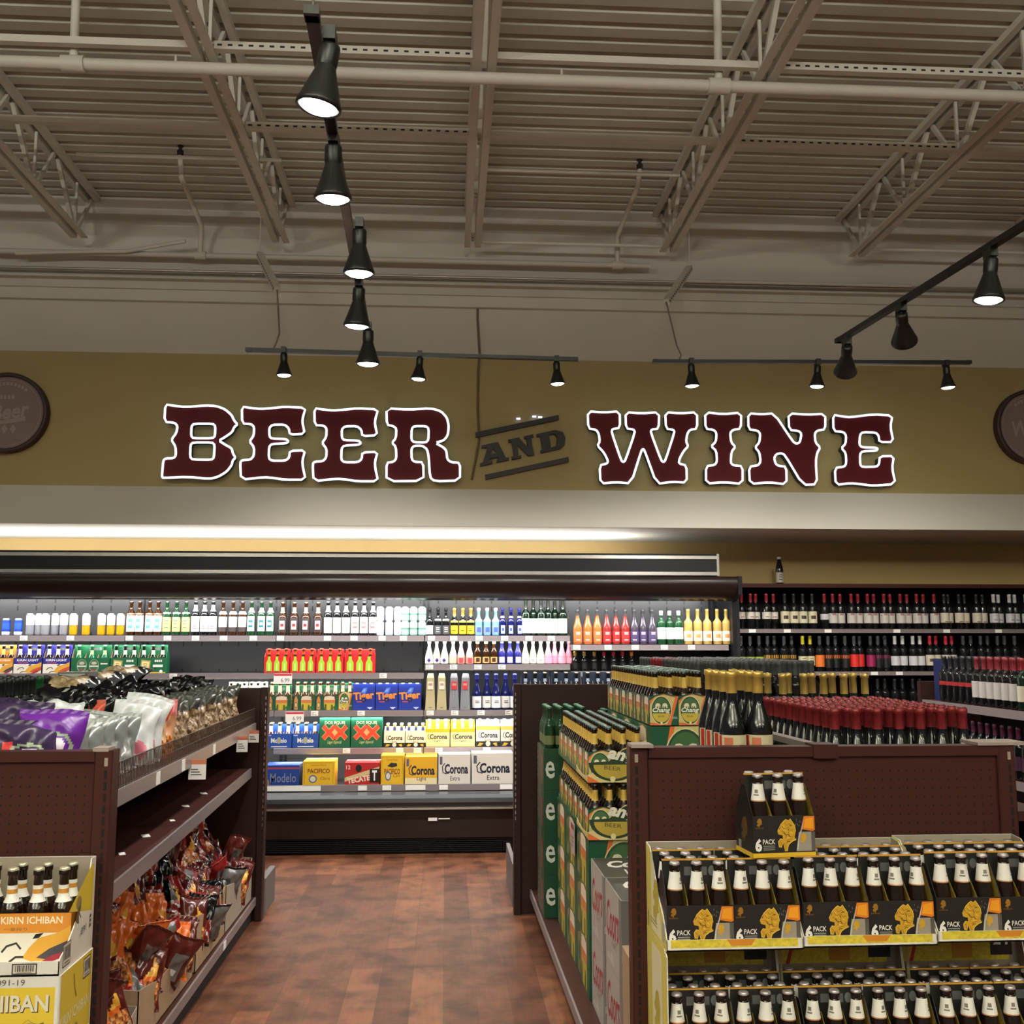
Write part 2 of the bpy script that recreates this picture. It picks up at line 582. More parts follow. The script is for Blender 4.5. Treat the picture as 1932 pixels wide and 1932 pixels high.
tag(MB().tube([atY(x, y, FY - 0.012) for x, y in pts], 0.009, 6, mat('brown_sign_cable', (0.16, 0.11, 0.06), 0.6)).build('sign_cable'), 'brown power cable running down the wall behind the small tilted word', 'cable')

# ----------------------------------------------------------------- track lighting
M_BULB = mat('lit_lamp_glass', (1.0, 0.97, 0.90), 0.3, emit=14.0)


def spotlight(pos, label, tilt=(0, 0), track_z=None, power=30.0, group=None, bulb=True, cone=105, size=1.0):
    """pos: centre of the lamp mouth. tilt: lean about x and y in degrees."""
    T = Euler((math.radians(tilt[0]), math.radians(tilt[1]), 0)).to_matrix().to_4x4()
    mouth = T @ Vector((0, 0, -0.168 * size))
    piv = Vector(pos) - mouth
    t = thing('track_spotlight', label, 'spotlight', piv, group=group)
    gap = (track_z - piv.z) if track_z else 0.05
    y = MB()
    y.box(-0.016, -0.03, max(gap - 0.05, 0.012), 0.016, 0.03, max(gap, 0.05), M_BLACK)
    y.tube([(0, 0, gap - 0.03), (0, 0.0, 0.0), (0.022, 0, -0.01)], 0.009, 8, M_BLACK)
    y.build('adapter', t)
    S = T @ Matrix.Diagonal((size, size, size * 0.78, 1))
    k = MB()
    k.M = S
    k.lathe([(0.005, 0.012), (0.026, 0.010), (0.028, 0.0), (0.028, -0.055), (0.026, -0.07)], 20, M_BLACK, cap0=True)
    k.build('neck', t)
    k = MB()
    k.M = S
    k.lathe([(0.024, -0.055), (0.030, -0.085), (0.056, -0.185), (0.061, -0.200), (0.061, -0.212), (0.057, -0.215), (0.052, -0.206), (0.046, -0.17)], 28, M_BLACK)
    sh = k.build('shade', t)
    k = MB()
    k.M = S
    k.lathe([(0.0005, -0.226), (0.02, -0.2245), (0.04, -0.219), (0.0515, -0.210)], 24, M_BULB)
    k.build('bulb', sh)
    d = (T @ Vector((0, 0, -1)))
    lo = Vector(pos) + d * 0.03
    light('track_spotlight_beam', 'SPOT', lo, power, (1.0, 0.94, 0.85), size=0.035, target=lo + d, spot=math.radians(cone), blend=0.9)
    return t


def track(p, q, label, group=None):
    p, q = Vector(p), Vector(q)
    t = thing('lamp_track', label, 'light track', p, group=group)
    MB().bar(Vector(), q - p, 0.034, 0.024, M_BLACK).build('rail', t)
    d = (q - p).normalized()
    MB().bar(-d * 0.012, d * 0.03, 0.04, 0.024, M_BLACK).build('end_cap', t)
    MB().bar(q - p - d * 0.03, q - p + d * 0.012, 0.04, 0.024, M_BLACK).build('end_cap', t)
    return t


G = 'track spotlights'
TZ = 3.275
p, q = atZ(588, 22, TZ), atZ(697, 652, TZ)
tt = track(p, q, 'black lamp track running from over the aisle toward the sign wall', 'lamp tracks')
MB().tube([Vector((0, 0.02, 0)), Vector((0.012, 0.02, 1.4))], 0.004, 6, M_WIRE).build('hanging_rod', tt)
for k, (px, py, tl, nm) in enumerate(((600, 205, (4, 10), 'nearest'), (628, 378, (6, 0), 'second nearest'), (677, 518, (3, 0), 'middle'), (673, 617, (6, 3), 'fourth nearest'), (694, 688, (3, 0), 'farthest'))):
    spotlight(atZ(px, py, 3.06), 'lit black cone spotlight, %s on the long aisle track' % nm, tl, TZ - 0.012, 52, G)
p, q = atZ(1583, 643, 3.24), atZ(1985, 392, 3.24)
track(p, q, 'black lamp track slanting toward the upper right corner', 'lamp tracks')
for f_, tl, nm in ((0.222, (2, 6), 'nearest, lit and facing down'), (0.63, (46, -34), 'middle, turned away'), (0.95, (50, -20), 'farthest, turned away')):
    piv = q + (p - q) * (f_ * 1.0)
    T_ = Euler((math.radians(tl[0]), math.radians(tl[1]), 0)).to_matrix()
    spotlight(piv + Vector((0, 0, -0.06)) + T_ @ Vector((0, 0, -0.168)), 'black cone spotlight on the slanting track, %s' % nm, tl, 3.228, 55, G)
TY = 6.8
for side, a, b, lamps in (('left', (467, 660), (1087, 678), ((536, 709), (789, 716), (1052, 725))), ('right', (1235, 682), (1828, 684), ((1306, 729), (1541, 730), (1789, 732)))):
    p, q = atY(*a, TY), atY(*b, TY)
    track(p, q, 'short black lamp track in front of the %s half of the sign' % side, 'lamp tracks')
    for k, (px, py) in enumerate(lamps):
        lp = atY(px, py, TY)
        f = (lp.x - p.x) / (q.x - p.x)
        spotlight(lp, 'small lit black spotlight, %s on the %s short track' % (('leftmost', 'middle', 'rightmost')[k], side), (1, (-2, 4, -3)[k]), p.z + (q.z - p.z) * f - 0.012, 140, G, cone=145, size=0.86)

# ----------------------------------------------------------------- illuminated sign
M_FACE = mat('oxblood_sign_face', (0.135, 0.014, 0.020), 0.5, noise=0.12, scale=3, spec=0.15)
M_RET = mat('dark_sign_return', (0.012, 0.012, 0.02), 0.4)
M_NEON = mat('white_led_outline', (0.78, 0.93, 1.0), 0.3, emit=1.25)
B1 = (280, 740, 3.116)
B2 = (860, 740, 3.116)
B3 = (1300, 740, 3.057)
E_ = [(550, 85), (600, 93), (660, 99), (730, 94), (800, 86), (925, 92), (908, 150), (906, 180), (920, 245), (832, 250), (826, 212), (800, 191), (730, 192), (711, 210), (712, 260), (725, 273), (810, 276), (825, 290), (810, 301), (725, 305), (710, 322),
      (708, 388), (725, 403), (805, 403), (828, 385), (832, 345), (922, 342), (906, 400), (908, 440), (925, 515), (800, 515), (740, 505), (680, 500), (545, 515), (540, 412), (552, 400), (600, 397), (620, 375), (622, 325), (595, 290), (620, 255), (622, 205), (605, 188), (552, 185)]
LET = [
    ('letter_b', 'B', B1, [(100, 72), (150, 80), (220, 88), (340, 78), (400, 82), (450, 100), (490, 135), (505, 168), (525, 190), (505, 205), (493, 235), (450, 265), (415, 285), (450, 308), (490, 330), (498, 362), (513, 385), (496, 402), (490, 430), (460, 468), (410, 498), (360, 510), (230, 498), (85, 505), (80, 495), (88, 402), (100, 390),
                           (150, 388), (163, 370), (160, 320), (135, 280), (165, 240), (172, 200), (155, 180), (95, 175)],
     [[(268, 186), (380, 186), (394, 200), (392, 258), (378, 271), (265, 271), (252, 258), (254, 200)], [(262, 296), (376, 296), (390, 310), (386, 385), (370, 398), (260, 396), (246, 382), (248, 310)]], 'first letter of the left word'),
    ('letter_e', 'E', B1, E_, [], 'second letter of the left word'),
    ('letter_e', 'E', B1, [(x + 426, y + 9) for x, y in E_], [], 'third letter of the left word'),
    ('letter_r', 'R', B1, [(1400, 95), (1530, 103), (1660, 95), (1720, 112), (1755, 150), (1766, 200), (1760, 255), (1735, 285), (1685, 298), (1735, 325), (1752, 345), (1757, 395), (1780, 412), (1832, 415), (1832, 520), (1682, 524), (1655, 500), (1648, 380), (1638, 335), (1610, 315), (1562, 316), (1546, 332), (1548, 395), (1565, 410),
                           (1616, 412), (1618, 522), (1400, 524), (1400, 415), (1440, 410), (1458, 390), (1455, 322), (1432, 298), (1455, 270), (1458, 215), (1440, 200), (1402, 192)],
     [[(1562, 200), (1632, 200), (1648, 215), (1646, 280), (1632, 296), (1560, 294), (1546, 280), (1548, 215)]], 'last letter of the left word'),
    ('letter_w', 'W', B2, [(775, 112), (870, 120), (963, 112), (965, 210), (920, 217), (915, 235), (972, 402), (984, 412), (996, 402), (1053, 235), (1045, 220), (1000, 213), (997, 118), (1090, 125), (1195, 118), (1192, 215), (1150, 220), (1145, 235), (1207, 402), (1220, 412), (1231, 402), (1285, 235), (1280, 222), (1235, 215), (1230, 118),
                           (1320, 125), (1418, 118), (1418, 215), (1375, 222), (1360, 245), (1353, 290), (1366, 318), (1340, 345), (1315, 390), (1310, 420), (1355, 430), (1358, 532), (1270, 527), (1180, 540), (1110, 345), (1100, 332), (1090, 345), (1030, 537), (940, 529), (850, 538), (845, 430), (888, 420), (895, 405), (870, 355), (832, 315),
                           (846, 290), (840, 245), (825, 222), (778, 213)], [], 'first letter of the right word'),
    ('letter_i', 'I', B2, [(1465, 118), (1570, 130), (1677, 120), (1675, 215), (1628, 222), (1612, 240), (1618, 295), (1643, 322), (1620, 350), (1615, 415), (1630, 430), (1685, 435), (1685, 540), (1575, 529), (1470, 538), (1470, 435), (1522, 428), (1535, 405), (1530, 345), (1500, 318), (1528, 292), (1532, 240), (1515, 222), (1467, 215)], [], 'second letter of the right word'),
    ('letter_n', 'N', B3, [(340, 122), (420, 128), (490, 122), (598, 285), (618, 298), (638, 290), (648, 240), (632, 224), (577, 218), (572, 122), (680, 130), (785, 125), (785, 215), (738, 222), (724, 240), (728, 290), (756, 320), (738, 350), (730, 400), (738, 532), (655, 535), (552, 362), (530, 352), (502, 358), (490, 380), (498, 412),
                           (515, 425), (560, 430), (562, 532), (460, 520), (350, 530), (345, 430), (398, 422), (412, 400), (405, 348), (380, 318), (405, 290), (410, 240), (395, 222), (342, 215)], [], 'third letter of the right word'),
    ('letter_e', 'E', B3, [(830, 130), (880, 140), (930, 145), (1060, 128), (1172, 135), (1160, 200), (1178, 288), (1097, 288), (1092, 250), (1075, 233), (1000, 231), (985, 247), (981, 302), (995, 318), (1078, 320), (1088, 328), (1078, 338), (1000, 341), (985, 357), (986, 420), (1000, 432), (1080, 430), (1095, 415), (1099, 370), (1180, 368),
                           (1170, 440), (1190, 530), (1060, 540), (1000, 532), (930, 525), (845, 535), (840, 437), (895, 430), (906, 410), (903, 352), (878, 322), (902, 298), (905, 250), (890, 230), (832, 225)], [], 'last letter of the right word'),
]
SY = FY - 0.10


def smooth2(pts, it=1):
    """One pass of corner cutting, kept tight."""
    for _ in range(it):
        o = []
        n = len(pts)
        for k in range(n):
            a, b = pts[k], pts[(k + 1) % n]
            o += [(a[0] * .8 + b[0] * .2, a[1] * .8 + b[1] * .2), (a[0] * .2 + b[0] * .8, a[1] * .2 + b[1] * .8)]
        pts = o
    return pts


def fill(outline, holes):
    """Triangulate an outline with holes: vertices and faces in 2-D."""
    from mathutils.geometry import tessellate_polygon
    loops = [[Vector((x, y, 0)) for x, y in outline]] + [[Vector((x, y, 0)) for x, y in h] for h in holes]
    flat = [p for l in loops for p in l]
    return flat, tessellate_polygon(loops)


for name, ch, (ox, oy, sc), out, holes, where in LET:
    W = lambda p: (lambda v: (v.x, v.z))(atY(ox + p[0] / sc, oy + p[1] / sc, SY))
    o = smooth2([W(p) for p in out])
    hs = [smooth2([W(p) for p in h]) for h in holes]
    cx, bz = sum(p[0] for p in o) / len(o), min(p[1] for p in o)
    rel = lambda l: [(a - cx, b - bz) for a, b in l]
    o, hs = rel(o), [rel(h) for h in hs]
    t = thing(name, 'oxblood %s with glowing white outline, %s on the wall sign' % (ch, where), 'sign letter', (cx, SY, bz), group='illuminated sign letters')
    fl, tr = fill(o, hs)
    f = MB()
    f.add([(p.x, 0, p.y) for p in fl], [tuple(reversed(x)) for x in tr], M_FACE)
    f.build('letter_face', t)
    f = MB()
    for l in [o] + hs: f.prism(l, 'y', 0.001, 0.085, M_RET, caps=False)
    f.add([(p.x, 0.085, p.y) for p in fl], [tuple(x) for x in tr], M_RET)
    f.build('letter_side', t)
    f = MB()
    for l in [o] + hs: f.tube([(a, -0.004, b) for a, b in l], 0.0092, 8, M_NEON, closed=True)
    f.build('light_outline', t)

# small tilted word between two bars, painted board letters on the wall
M_AND = mat('charcoal_sign_letters', (0.018, 0.017, 0.018), 0.5)
org = atY(930, 845, FY - 0.03)
t = thing('word_sign', 'small charcoal tilted word between two bars between the lit words', 'sign', org)
for nm, out, holes in (
        ('upper_bar', [(115, 235), (605, 133), (607, 160), (118, 265)], []), ('lower_bar', [(172, 485), (662, 380), (665, 408), (175, 512)], []),
        ('letter_a', [(150, 312), (248, 293), (295, 385), (312, 382), (312, 398), (240, 412), (240, 396), (252, 392), (248, 380), (200, 390), (198, 403), (215, 402), (215, 418), (142, 434), (142, 418), (160, 412), (185, 325), (150, 328)], [[(218, 332), (205, 365), (240, 357)]]),
        ('letter_n', [(308, 278), (372, 265), (422, 325), (415, 270), (403, 273), (402, 258), (455, 247), (457, 262), (443, 266), (450, 318), (462, 368), (425, 374), (362, 308), (370, 372), (385, 370), (385, 385), (330, 395), (328, 380), (342, 377), (335, 330), (328, 292), (310, 294)], []),
        ('letter_d', [(475, 245), (585, 222), (630, 235), (645, 268), (640, 310), (615, 332), (500, 357), (497, 342), (510, 338), (495, 258), (477, 262)], [[(548, 250), (582, 245), (595, 268), (592, 305), (585, 318), (560, 325)]])):
    W = lambda p: (lambda v: (v.x - org.x, v.z - org.z))(atY(860 + p[0] / 3.116, 740 + p[1] / 3.116, FY - 0.03))
    fl, tr = fill([W(p) for p in out], [[W(p) for p in h] for h in holes])
    f = MB()
    f.add([(p.x, 0, p.y) for p in fl], [tuple(reversed(x)) for x in tr], M_AND)
    for l in [[W(p) for p in out]] + [[W(p) for p in h] for h in holes]: f.prism(l, 'y', 0, 0.028, M_AND, caps=False)
    f.build(nm, t)
M_LED = mat('small_blue_leds', (0.45, 0.5, 1.0), 0.3, emit=3.0)
for k, (px, py) in enumerate(((978, 790), (1008, 786), (1019, 787))):
    v = atY(px, py, FY - 0.02)
    MB().box(-0.016, -0.004, -0.006, 0.016, 0.004, 0.006, M_LED).build('indicator_light', t, tuple(v - org))

# round wooden lids on the wall
M_LID = mat('grey_rose_washed_wood', (0.24, 0.17, 0.165), 0.6, noise=0.15, scale=5)
M_HOOP = mat('dark_wood_rim', (0.05, 0.028, 0.025), 0.5)
M_LIDP = mat('pale_worn_lettering', (0.36, 0.28, 0.27), 0.6)
for side, px, py in (('left', 11, 778), ('right', 1950, 805)):
    c = atY(px, py, FY - 0.06)
    rr = 76 * 8.1 / FPX
    t = thing('barrel_lid', 'round barrel lid plaque with worn lettering, cut by the %s picture edge' % side, 'wall plaque', c, group='barrel lid plaques')
    f = MB()
    f.M = Matrix.Rotation(math.pi / 2, 4, 'X')
    f.lathe([(rr - 0.035, -0.01), (rr - 0.03, 0.012), (rr - 0.006, 0.014), (rr, 0.006), (rr, -0.058)], 48, M_HOOP)
    f.build('rim', t)
    f = MB()
    f.face((0, 0.004, 0))
    f.lay = -1
    f.oval(0, 0, rr - 0.03, rr - 0.03, M_LID, 48)
    f.lay = 4
    f.stroke([((rr - .055) * math.cos(a * math.pi / 24), (rr - .055) * math.sin(a * math.pi / 24)) for a in range(48)], 0.004, M_LIDP, True)
    if side == 'left':
        f.text('Beer', 0.03, 0.01, 0.30, 0.13, M_LIDP, shear=0.3, bold=0.03, rot=0.15)
        f.stroke([(-0.13, -0.085), (0.0, -0.075), (0.15, -0.045)], [0.01, 0.03, 0.035], M_LIDP)
        for k in range(4): f.rect(-0.055 + k * 0.03, 0.108, -0.034 + k * 0.03, 0.14, M_LIDP)
        for x in (-0.005, 0.06):
            for a, b in ((0, 0), (-0.012, 0.02), (0.012, 0.02), (0, 0.038)): f.oval(x + a, -0.15 + b, 0.011, 0.014, M_LIDP, 10)
    else:
        f.text('Wine', -0.03, 0.0, 0.30, 0.13, M_LIDP, shear=0.3, bold=0.03, rot=0.15)
    for k in range(11):
        a = math.pi / 2 + (k - 5) * 0.13
        q = [((rr - .10 + dr) * math.cos(a + da), (rr - .10 + dr) * math.sin(a + da)) for dr, da in ((0, .045), (0, -.045), (.026, -.045), (.026, .045))]
        f.poly(q[::-1] if False else [q[0], q[3], q[2], q[1]][::-1], M_LIDP)
    f.build('lid_face', t)
# ================================================================= open refrigerated display case along the back wall
M_CBLK = mat('black_case_enamel', (0.007, 0.007, 0.009), 0.4, spec=0.3)
M_CBRN = mat('dark_brown_case_enamel', (0.020, 0.011, 0.009), 0.30, spec=0.35)
M_CBACK = mat('grey_case_liner', (0.040, 0.040, 0.043), 0.45, metal=0.2)
M_CHROME = mat('bright_case_trim', (0.60, 0.58, 0.55), 0.25, 0.8)
M_RAIL = mat('mauve_grey_price_rail', (0.22, 0.185, 0.20), 0.4)
M_SHELF = mat('dark_shelf_steel', (0.05, 0.048, 0.05), 0.4, 0.3)
M_TAG = ink(240, 238, 236)
M_TAGP = ink(60, 60, 66)
M_TUBE = mat('lit_case_tube', (1.0, 0.98, 0.95), 0.4, emit=9.0)
CY0, CYS, CYB = 8.35, 8.72, 9.28          # base front, shelf fronts, liner
CXL = -4.6
SEC = [CXL] + [X_(p, CYS) for p in (236, 521, 801, 1076)] + [X_(1375, CYS)]
CXR = SEC[-1]
ZTOP = Z_(1043, 8.5)
cooler = thing('display_cooler', 'long black open-front refrigerated display case glowing along the back wall', 'cooler', (0, 8.4, 0))


def cpart(mb, name, parent=None): return mb.build(name, parent or cooler, (0, -8.4, 0))


mb = MB()
mb.box(CXL, CYB, 0.3, CXR + 0.02, BY - 0.002, ZTOP - 0.1, M_CBACK)
for x in [v for v in SEC[1:]] + [SEC[0]]:
    for dx in (-0.02, 0.02):
        mb.box(x + dx - 0.008, CYB - 0.02, 0.6, x + dx + 0.008, CYB, ZTOP - 0.2, M_CBLK)
x = CXL + 0.2
while x < CXR:                       # punched openings of the air panel
    for z in (1.0, 1.13, 1.38, 1.62, 1.70, 1.93, 2.0):
        mb.box(x, CYB - 0.002, z, x + 0.012, CYB, z + 0.045, M_CBLK)
    x += 0.16
cpart(mb, 'back_liner')
# base with bumper and toe grille
zb, zl, zg = Z_(1496, CY0), Z_(1522, CY0), Z_(1580, CY0)
prof = [(CY0 + 0.02, zg), (CY0 + 0.01, zl - 0.012), (CY0 - 0.03, zl), (CY0 - 0.045, (zl + zb) / 2), (CY0 - 0.02, zb - 0.015), (CY0 + 0.03, zb), (CY0 + 0.09, zb + 0.01), (CY0 + 0.09, zb - 0.12), (CYB, zb - 0.14), (CYB, zg)]
cpart(MB().prism(prof[:2] + [(CY0 + 0.05, zl), (CY0 + 0.09, zl), (CYB, zl), (CYB, zg)], 'x', CXL, CXR + 0.02, M_CBRN), 'base_panel')
mb = MB().prism([(CY0 + 0.05, zl), (CY0 - 0.02, zl + 0.004), (CY0 - 0.045, zl + 0.045), (CY0 - 0.04, zb - 0.03), (CY0 - 0.01, zb - 0.005), (CY0 + 0.04, zb), (CY0 + 0.09, zb + 0.005), (CY0 + 0.10, zl)], 'x', CXL, CXR + 0.02, mat('grey_rubber_bumper', (0.045, 0.05, 0.055), 0.25), smooth=False)
b = cpart(mb, 'bumper')
mb = MB().box(CXL, CY0 - 0.028, zl - 0.012, CXR + 0.02, CY0 + 0.02, zl + 0.004, M_CHROME)
mb.build('bumper_trim', b, (0, 0, 0))
mb = MB().box(CXL, CY0 + 0.07, 0, CXR + 0.02, CYB, zg, M_CBLK)
for k in range(7): mb.box(CXL, CY0 + 0.03, 0.02 + k * (zg - 0.02) / 7, CXR + 0.02, CY0 + 0.07, 0.028 + k * (zg - 0.02) / 7, M_CBLK)
cpart(mb, 'toe_grille')
v0, v1 = atY(808, 1549, CY0), atY(820, 1543, CY0)
mb = MB().box(v0.x, CY0 + 0.004, v0.z, v1.x + 0.02, CY0 + 0.016, v1.z, M_TAG)
mb.box(v1.x + 0.03, CY0 + 0.004, v0.z + 0.012, v1.x + 0.12, CY0 + 0.016, v0.z + 0.018, M_TAG)
cpart(mb, 'rating_sticker')
# canopy
z0, z1, z2 = Z_(1133, 8.62), Z_(1086, 8.5), ZTOP
pr = [(8.62, z0), (8.55, z0 + 0.02), (8.49, z0 + 0.07), (8.465, z0 + 0.13), (8.47, z1 - 0.01), (8.50, z1 + 0.0), (8.52, z1), (9.0, z1), (9.0, z0 + 0.12), (8.68, z0 + 0.03)]
mb = MB().prism(pr[:7] + [(8.9, z1)], 'x', CXL, CXR + 0.02, M_CBRN, smooth=True)
mb.box(CXL, 8.9, z0 + 0.05, CXR + 0.02, CYB, z1, M_CBLK)
cpart(mb, 'canopy')
xh = X_(1358, 8.5)
mb = MB().box(CXL, 8.5, z1 + 0.004, xh, 8.56, z2, M_CBLK)
h = cpart(mb, 'header_panel')
mb = MB()
for zz in (Z_(1050, 8.5), Z_(1081, 8.5)): mb.box(CXL, 8.488, zz - 0.014, xh, 8.5, zz + 0.014, M_CHROME)
mb.box(xh - 0.012, 8.486, z1 + 0.004, xh + 0.008, 8.56, z2, M_CHROME)
mb.build('header_trim', h)
mb = MB().prism([(8.52, 0.3), (8.40, 0.62), (8.66, 0.9), (8.66, z0), (8.46, z0 + 0.05), (8.46, z1), (CYB, z1), (CYB, 0.3)], 'x', CXR + 0.02, CXR + 0.055, M_CBLK)
cpart(mb, 'end_panel')
mb = MB()
for k in range(len(SEC) - 1): mb.tube([(SEC[k] + 0.06, 8.70, z0 + 0.055), (SEC[k + 1] - 0.06, 8.70, z0 + 0.055)], 0.014, 8, M_TUBE)
cpart(mb, 'light_tube')
mb = MB()
x = CXL + 0.3
while x < CXR - 1.2:                 # slim uplight tubes on top of the case
    mb.tube([(x, 8.85, z1 + 0.05), (x + 1.15, 8.85, z1 + 0.05)], 0.013, 8, M_TUBE)
    x += 1.22
cpart(mb, 'cornice_tube')

SHZ = {'a': Z_(1199, CYS), 'a5': Z_(1216, CYS), 'b': Z_(1269, CYS), 'b4': Z_(1253, CYS), 'c': Z_(1339, CYS), 'd': Z_(1409, CYS), 'e': Z_(1479, 8.50)}


def shelf(x0, x1, z, tags, front=CYS, deep=None, bigtags=()):
    mb = MB().box(x0 + 0.004, front + 0.012, z - 0.022, x1 - 0.004, deep or CYB - 0.005, z - 0.002, M_SHELF)
    s = cpart(mb, 'shelf')
    mb = MB().box(x0 + 0.004, front - 0.006, z - 0.042, x1 - 0.004, front + 0.012, z - 0.002, M_RAIL)
    mb.box(x0 + 0.004, front - 0.010, z - 0.050, x1 - 0.004, front + 0.0, z - 0.042, M_CHROME)
    mb.build('price_rail', s)
    for p in tags:
        x = X_(p, front)
        t = MB().box(x - 0.030, front - 0.010, z - 0.043, x + 0.030, front - 0.0065, z - 0.004, M_TAG)
        t.front(x, front - 0.0102, z - 0.024)
        for k, w in enumerate((0.02, 0.012, 0.024)): t.rect(-0.024, 0.008 - k * 0.009, -0.024 + w * 1.6, 0.011 - k * 0.009, M_TAGP, 1)
        t.build('price_tag', s)
    for p, top, bot in bigtags:
        x = X_(p, front)
        zt, zb_ = Z_(top, front), Z_(bot, front)
        t = MB().box(x - 0.075, front - 0.014, zb_, x + 0.075, front - 0.011, zt, M_TAG)
        t.front(x, front - 0.0143, (zt + zb_) / 2)
        t.rect(-0.073, (zt - zb_) / 2 - 0.018, 0.073, (zt - zb_) / 2 - 0.002, ink(200, 40, 50), 1)
        t.text('6.99', 0.02, -0.012, 0.07, 0.032, M_TAGP)
        t.build('sale_tag', s)


shelf(SEC[0], SEC[1], SHZ['a'], (45, 133))
shelf(SEC[1], SEC[2], SHZ['a'], (244, 316, 369, 422, 478))
shelf(SEC[2], SEC[3], SHZ['a'], (529, 618, 668, 721, 761))
shelf(SEC[3], SEC[4], SHZ['a'], (814, 856, 904, 952, 998, 1040))
shelf(SEC[4], SEC[5], SHZ['a5'], (1088, 1147, 1198, 1253, 1304))
shelf(SEC[0], SEC[2], SHZ['b'], (214, 330))
shelf(SEC[2], SEC[3], SHZ['b'], (724,), bigtags=((536, 1270, 1289),))
shelf(SEC[3], SEC[4], SHZ['b4'], (811, 856, 902, 947))
shelf(SEC[4], SEC[5], SHZ['b4'] - 0.06, ())
shelf(SEC[0], SEC[2], SHZ['c'], ())
ZN = Z_(1303, 8.5) - 0.085
shelf(X_(976, 8.5), X_(1170, 8.5), ZN, (), front=8.47)
shelf(SEC[2], SEC[3], SHZ['c'], (597, 684), bigtags=((560, 1341, 1360),))
shelf(SEC[3], SEC[4], SHZ['c'], (813, 859, 908, 960))
shelf(SEC[4], SEC[5], SHZ['c'], ())
shelf(SEC[2], SEC[3], SHZ['d'], (658, 757, 790))
shelf(SEC[3], SEC[4], SHZ['d'], (830, 919))
# bottom deck with its clear front rail
mb = MB().box(CXL, CY0 + 0.11, zb - 0.03, CXR, CYB, zb, M_SHELF)
s = cpart(mb, 'bottom_deck')
ze = Z_(1490, 8.47)
MB().box(X_(505, 8.47), 8.462, ze, X_(975, 8.47), 8.474, ze + 0.05, M_RAIL).build('price_rail', s)
for p, w in ((560, .22), (689, .035), (734, .035), (787, .08), (839, .035), (955, .05)):
    MB().box(X_(p, 8.47) - w, 8.458, ze + 0.006, X_(p, 8.47) + w, 8.4615, ze + 0.044, M_TAG).build('price_tag', s)
# the case's own canopy and cornice lamps, with added fill lights between
CW = (1.0, 0.985, 0.96)
wd = CXR - CXL - 0.1
light('cooler_canopy_lamp', 'AREA', ((CXL + CXR) / 2, 8.60, z0 - 0.004), 62, CW, wd, 0.05, target=((CXL + CXR) / 2, 8.95, 1.0))
light('added_liner_fill', 'AREA', ((CXL + CXR) / 2, 9.08, z0 + 0.035), 22, CW, wd, 0.04, target=((CXL + CXR) / 2, 9.26, z0 - 0.06))  # added light that brightens the upper liner, no fitting of the case
for zz, e, xa, xb in ((SHZ['a'], 20, CXL, SEC[4]), (SHZ['b4'], 16, SEC[3], SEC[4]), (SHZ['b'], 30, CXL, SEC[3]), (SHZ['c'], 40, CXL, SEC[4]), (SHZ['d'], 36, SEC[2], SEC[4])):
    light('added_shelf_fill', 'AREA', ((xa + xb) / 2, CYS + 0.03, zz - 0.055), e * (xb - xa) / 5, CW, xb - xa - 0.05, 0.03, target=((xa + xb) / 2, CYS + 0.13, zz - 0.4))  # shelves carry no lamps; these lights are added to brighten the goods
xa, xb = CXL, X_(1190, 8.85)
light('cooler_cornice_lamp', 'AREA', ((xa + xb) / 2, 8.80, z1 + 0.08), 52, (1.0, 0.97, 0.93), xb - xa, 0.06, rot=(math.pi, 0, 0))
# ================================================================= store gondolas
M_MAR = mat('maroon_gondola_enamel', (0.052, 0.016, 0.013), 0.42, noise=0.06, scale=20, spec=0.22)
M_MARD = mat('dark_maroon_gondola_enamel', (0.032, 0.012, 0.010), 0.5, spec=0.3)
M_HOLE = mat('peg_hole', (0.006, 0.003, 0.003), 0.9)
M_GRAIL = mat('mauve_gondola_price_rail', (0.25, 0.21, 0.215), 0.35, 0.25)
M_GBLK = mat('black_gondola_back', (0.010, 0.009, 0.010), 0.7)
M_CARD = mat('plain_cardboard', (0.36, 0.24, 0.14), 0.75, noise=0.10, scale=14)
M_CARDG = mat('worn_grey_cardboard', (0.33, 0.27, 0.21), 0.75, noise=0.10, scale=14)


def end_panel(par, off, x0, x1, Y, h, posts, pitch=0.0262, holes=True, back=0.05):
    """Pegboard end of a gondola with slotted uprights; parts of thing par placed at off."""
    L = Vector((0, 0, 0)) - Vector(off)
    mb = MB().box(x0, Y, 0, x1, Y + back, h - 0.03, M_MAR)
    if holes:
        mb.front(0, Y, 0)
        zz = h - 0.075
        while zz > 0.45:
            xx = x0 + 0.045
            while xx < x1 - 0.02:
                mb.oval(xx, zz, 0.0032, 0.0036, M_HOLE, 6, lay=1)
                xx += pitch
            zz -= pitch
    mb.build('peg_panel', par, L)
    MB().box(x0, Y - 0.012, h - 0.03, x1, Y + back, h, M_MAR).build('top_rail', par, L)
    for a, b in posts:
        mb = MB().bevbox(a, Y - 0.014, 0, b, Y + back + 0.004, h + 0.002, 0.004, M_MAR)
        c = a + (b - a) * (0.35 if a < 0.5 * (x0 + x1) else 0.65)
        mb.front(0, Y - 0.014, 0)
        zz = h - 0.055
        mb.rect(c - 0.005, zz + 0.012, c + 0.005, zz + 0.036, ink(150, 140, 132), 1)
        while zz > 0.1:
            mb.rect(c - 0.0045, zz - 0.024, c + 0.0045, zz, M_HOLE, 1)
            zz -= 0.033
        mb.build('upright', par, L)


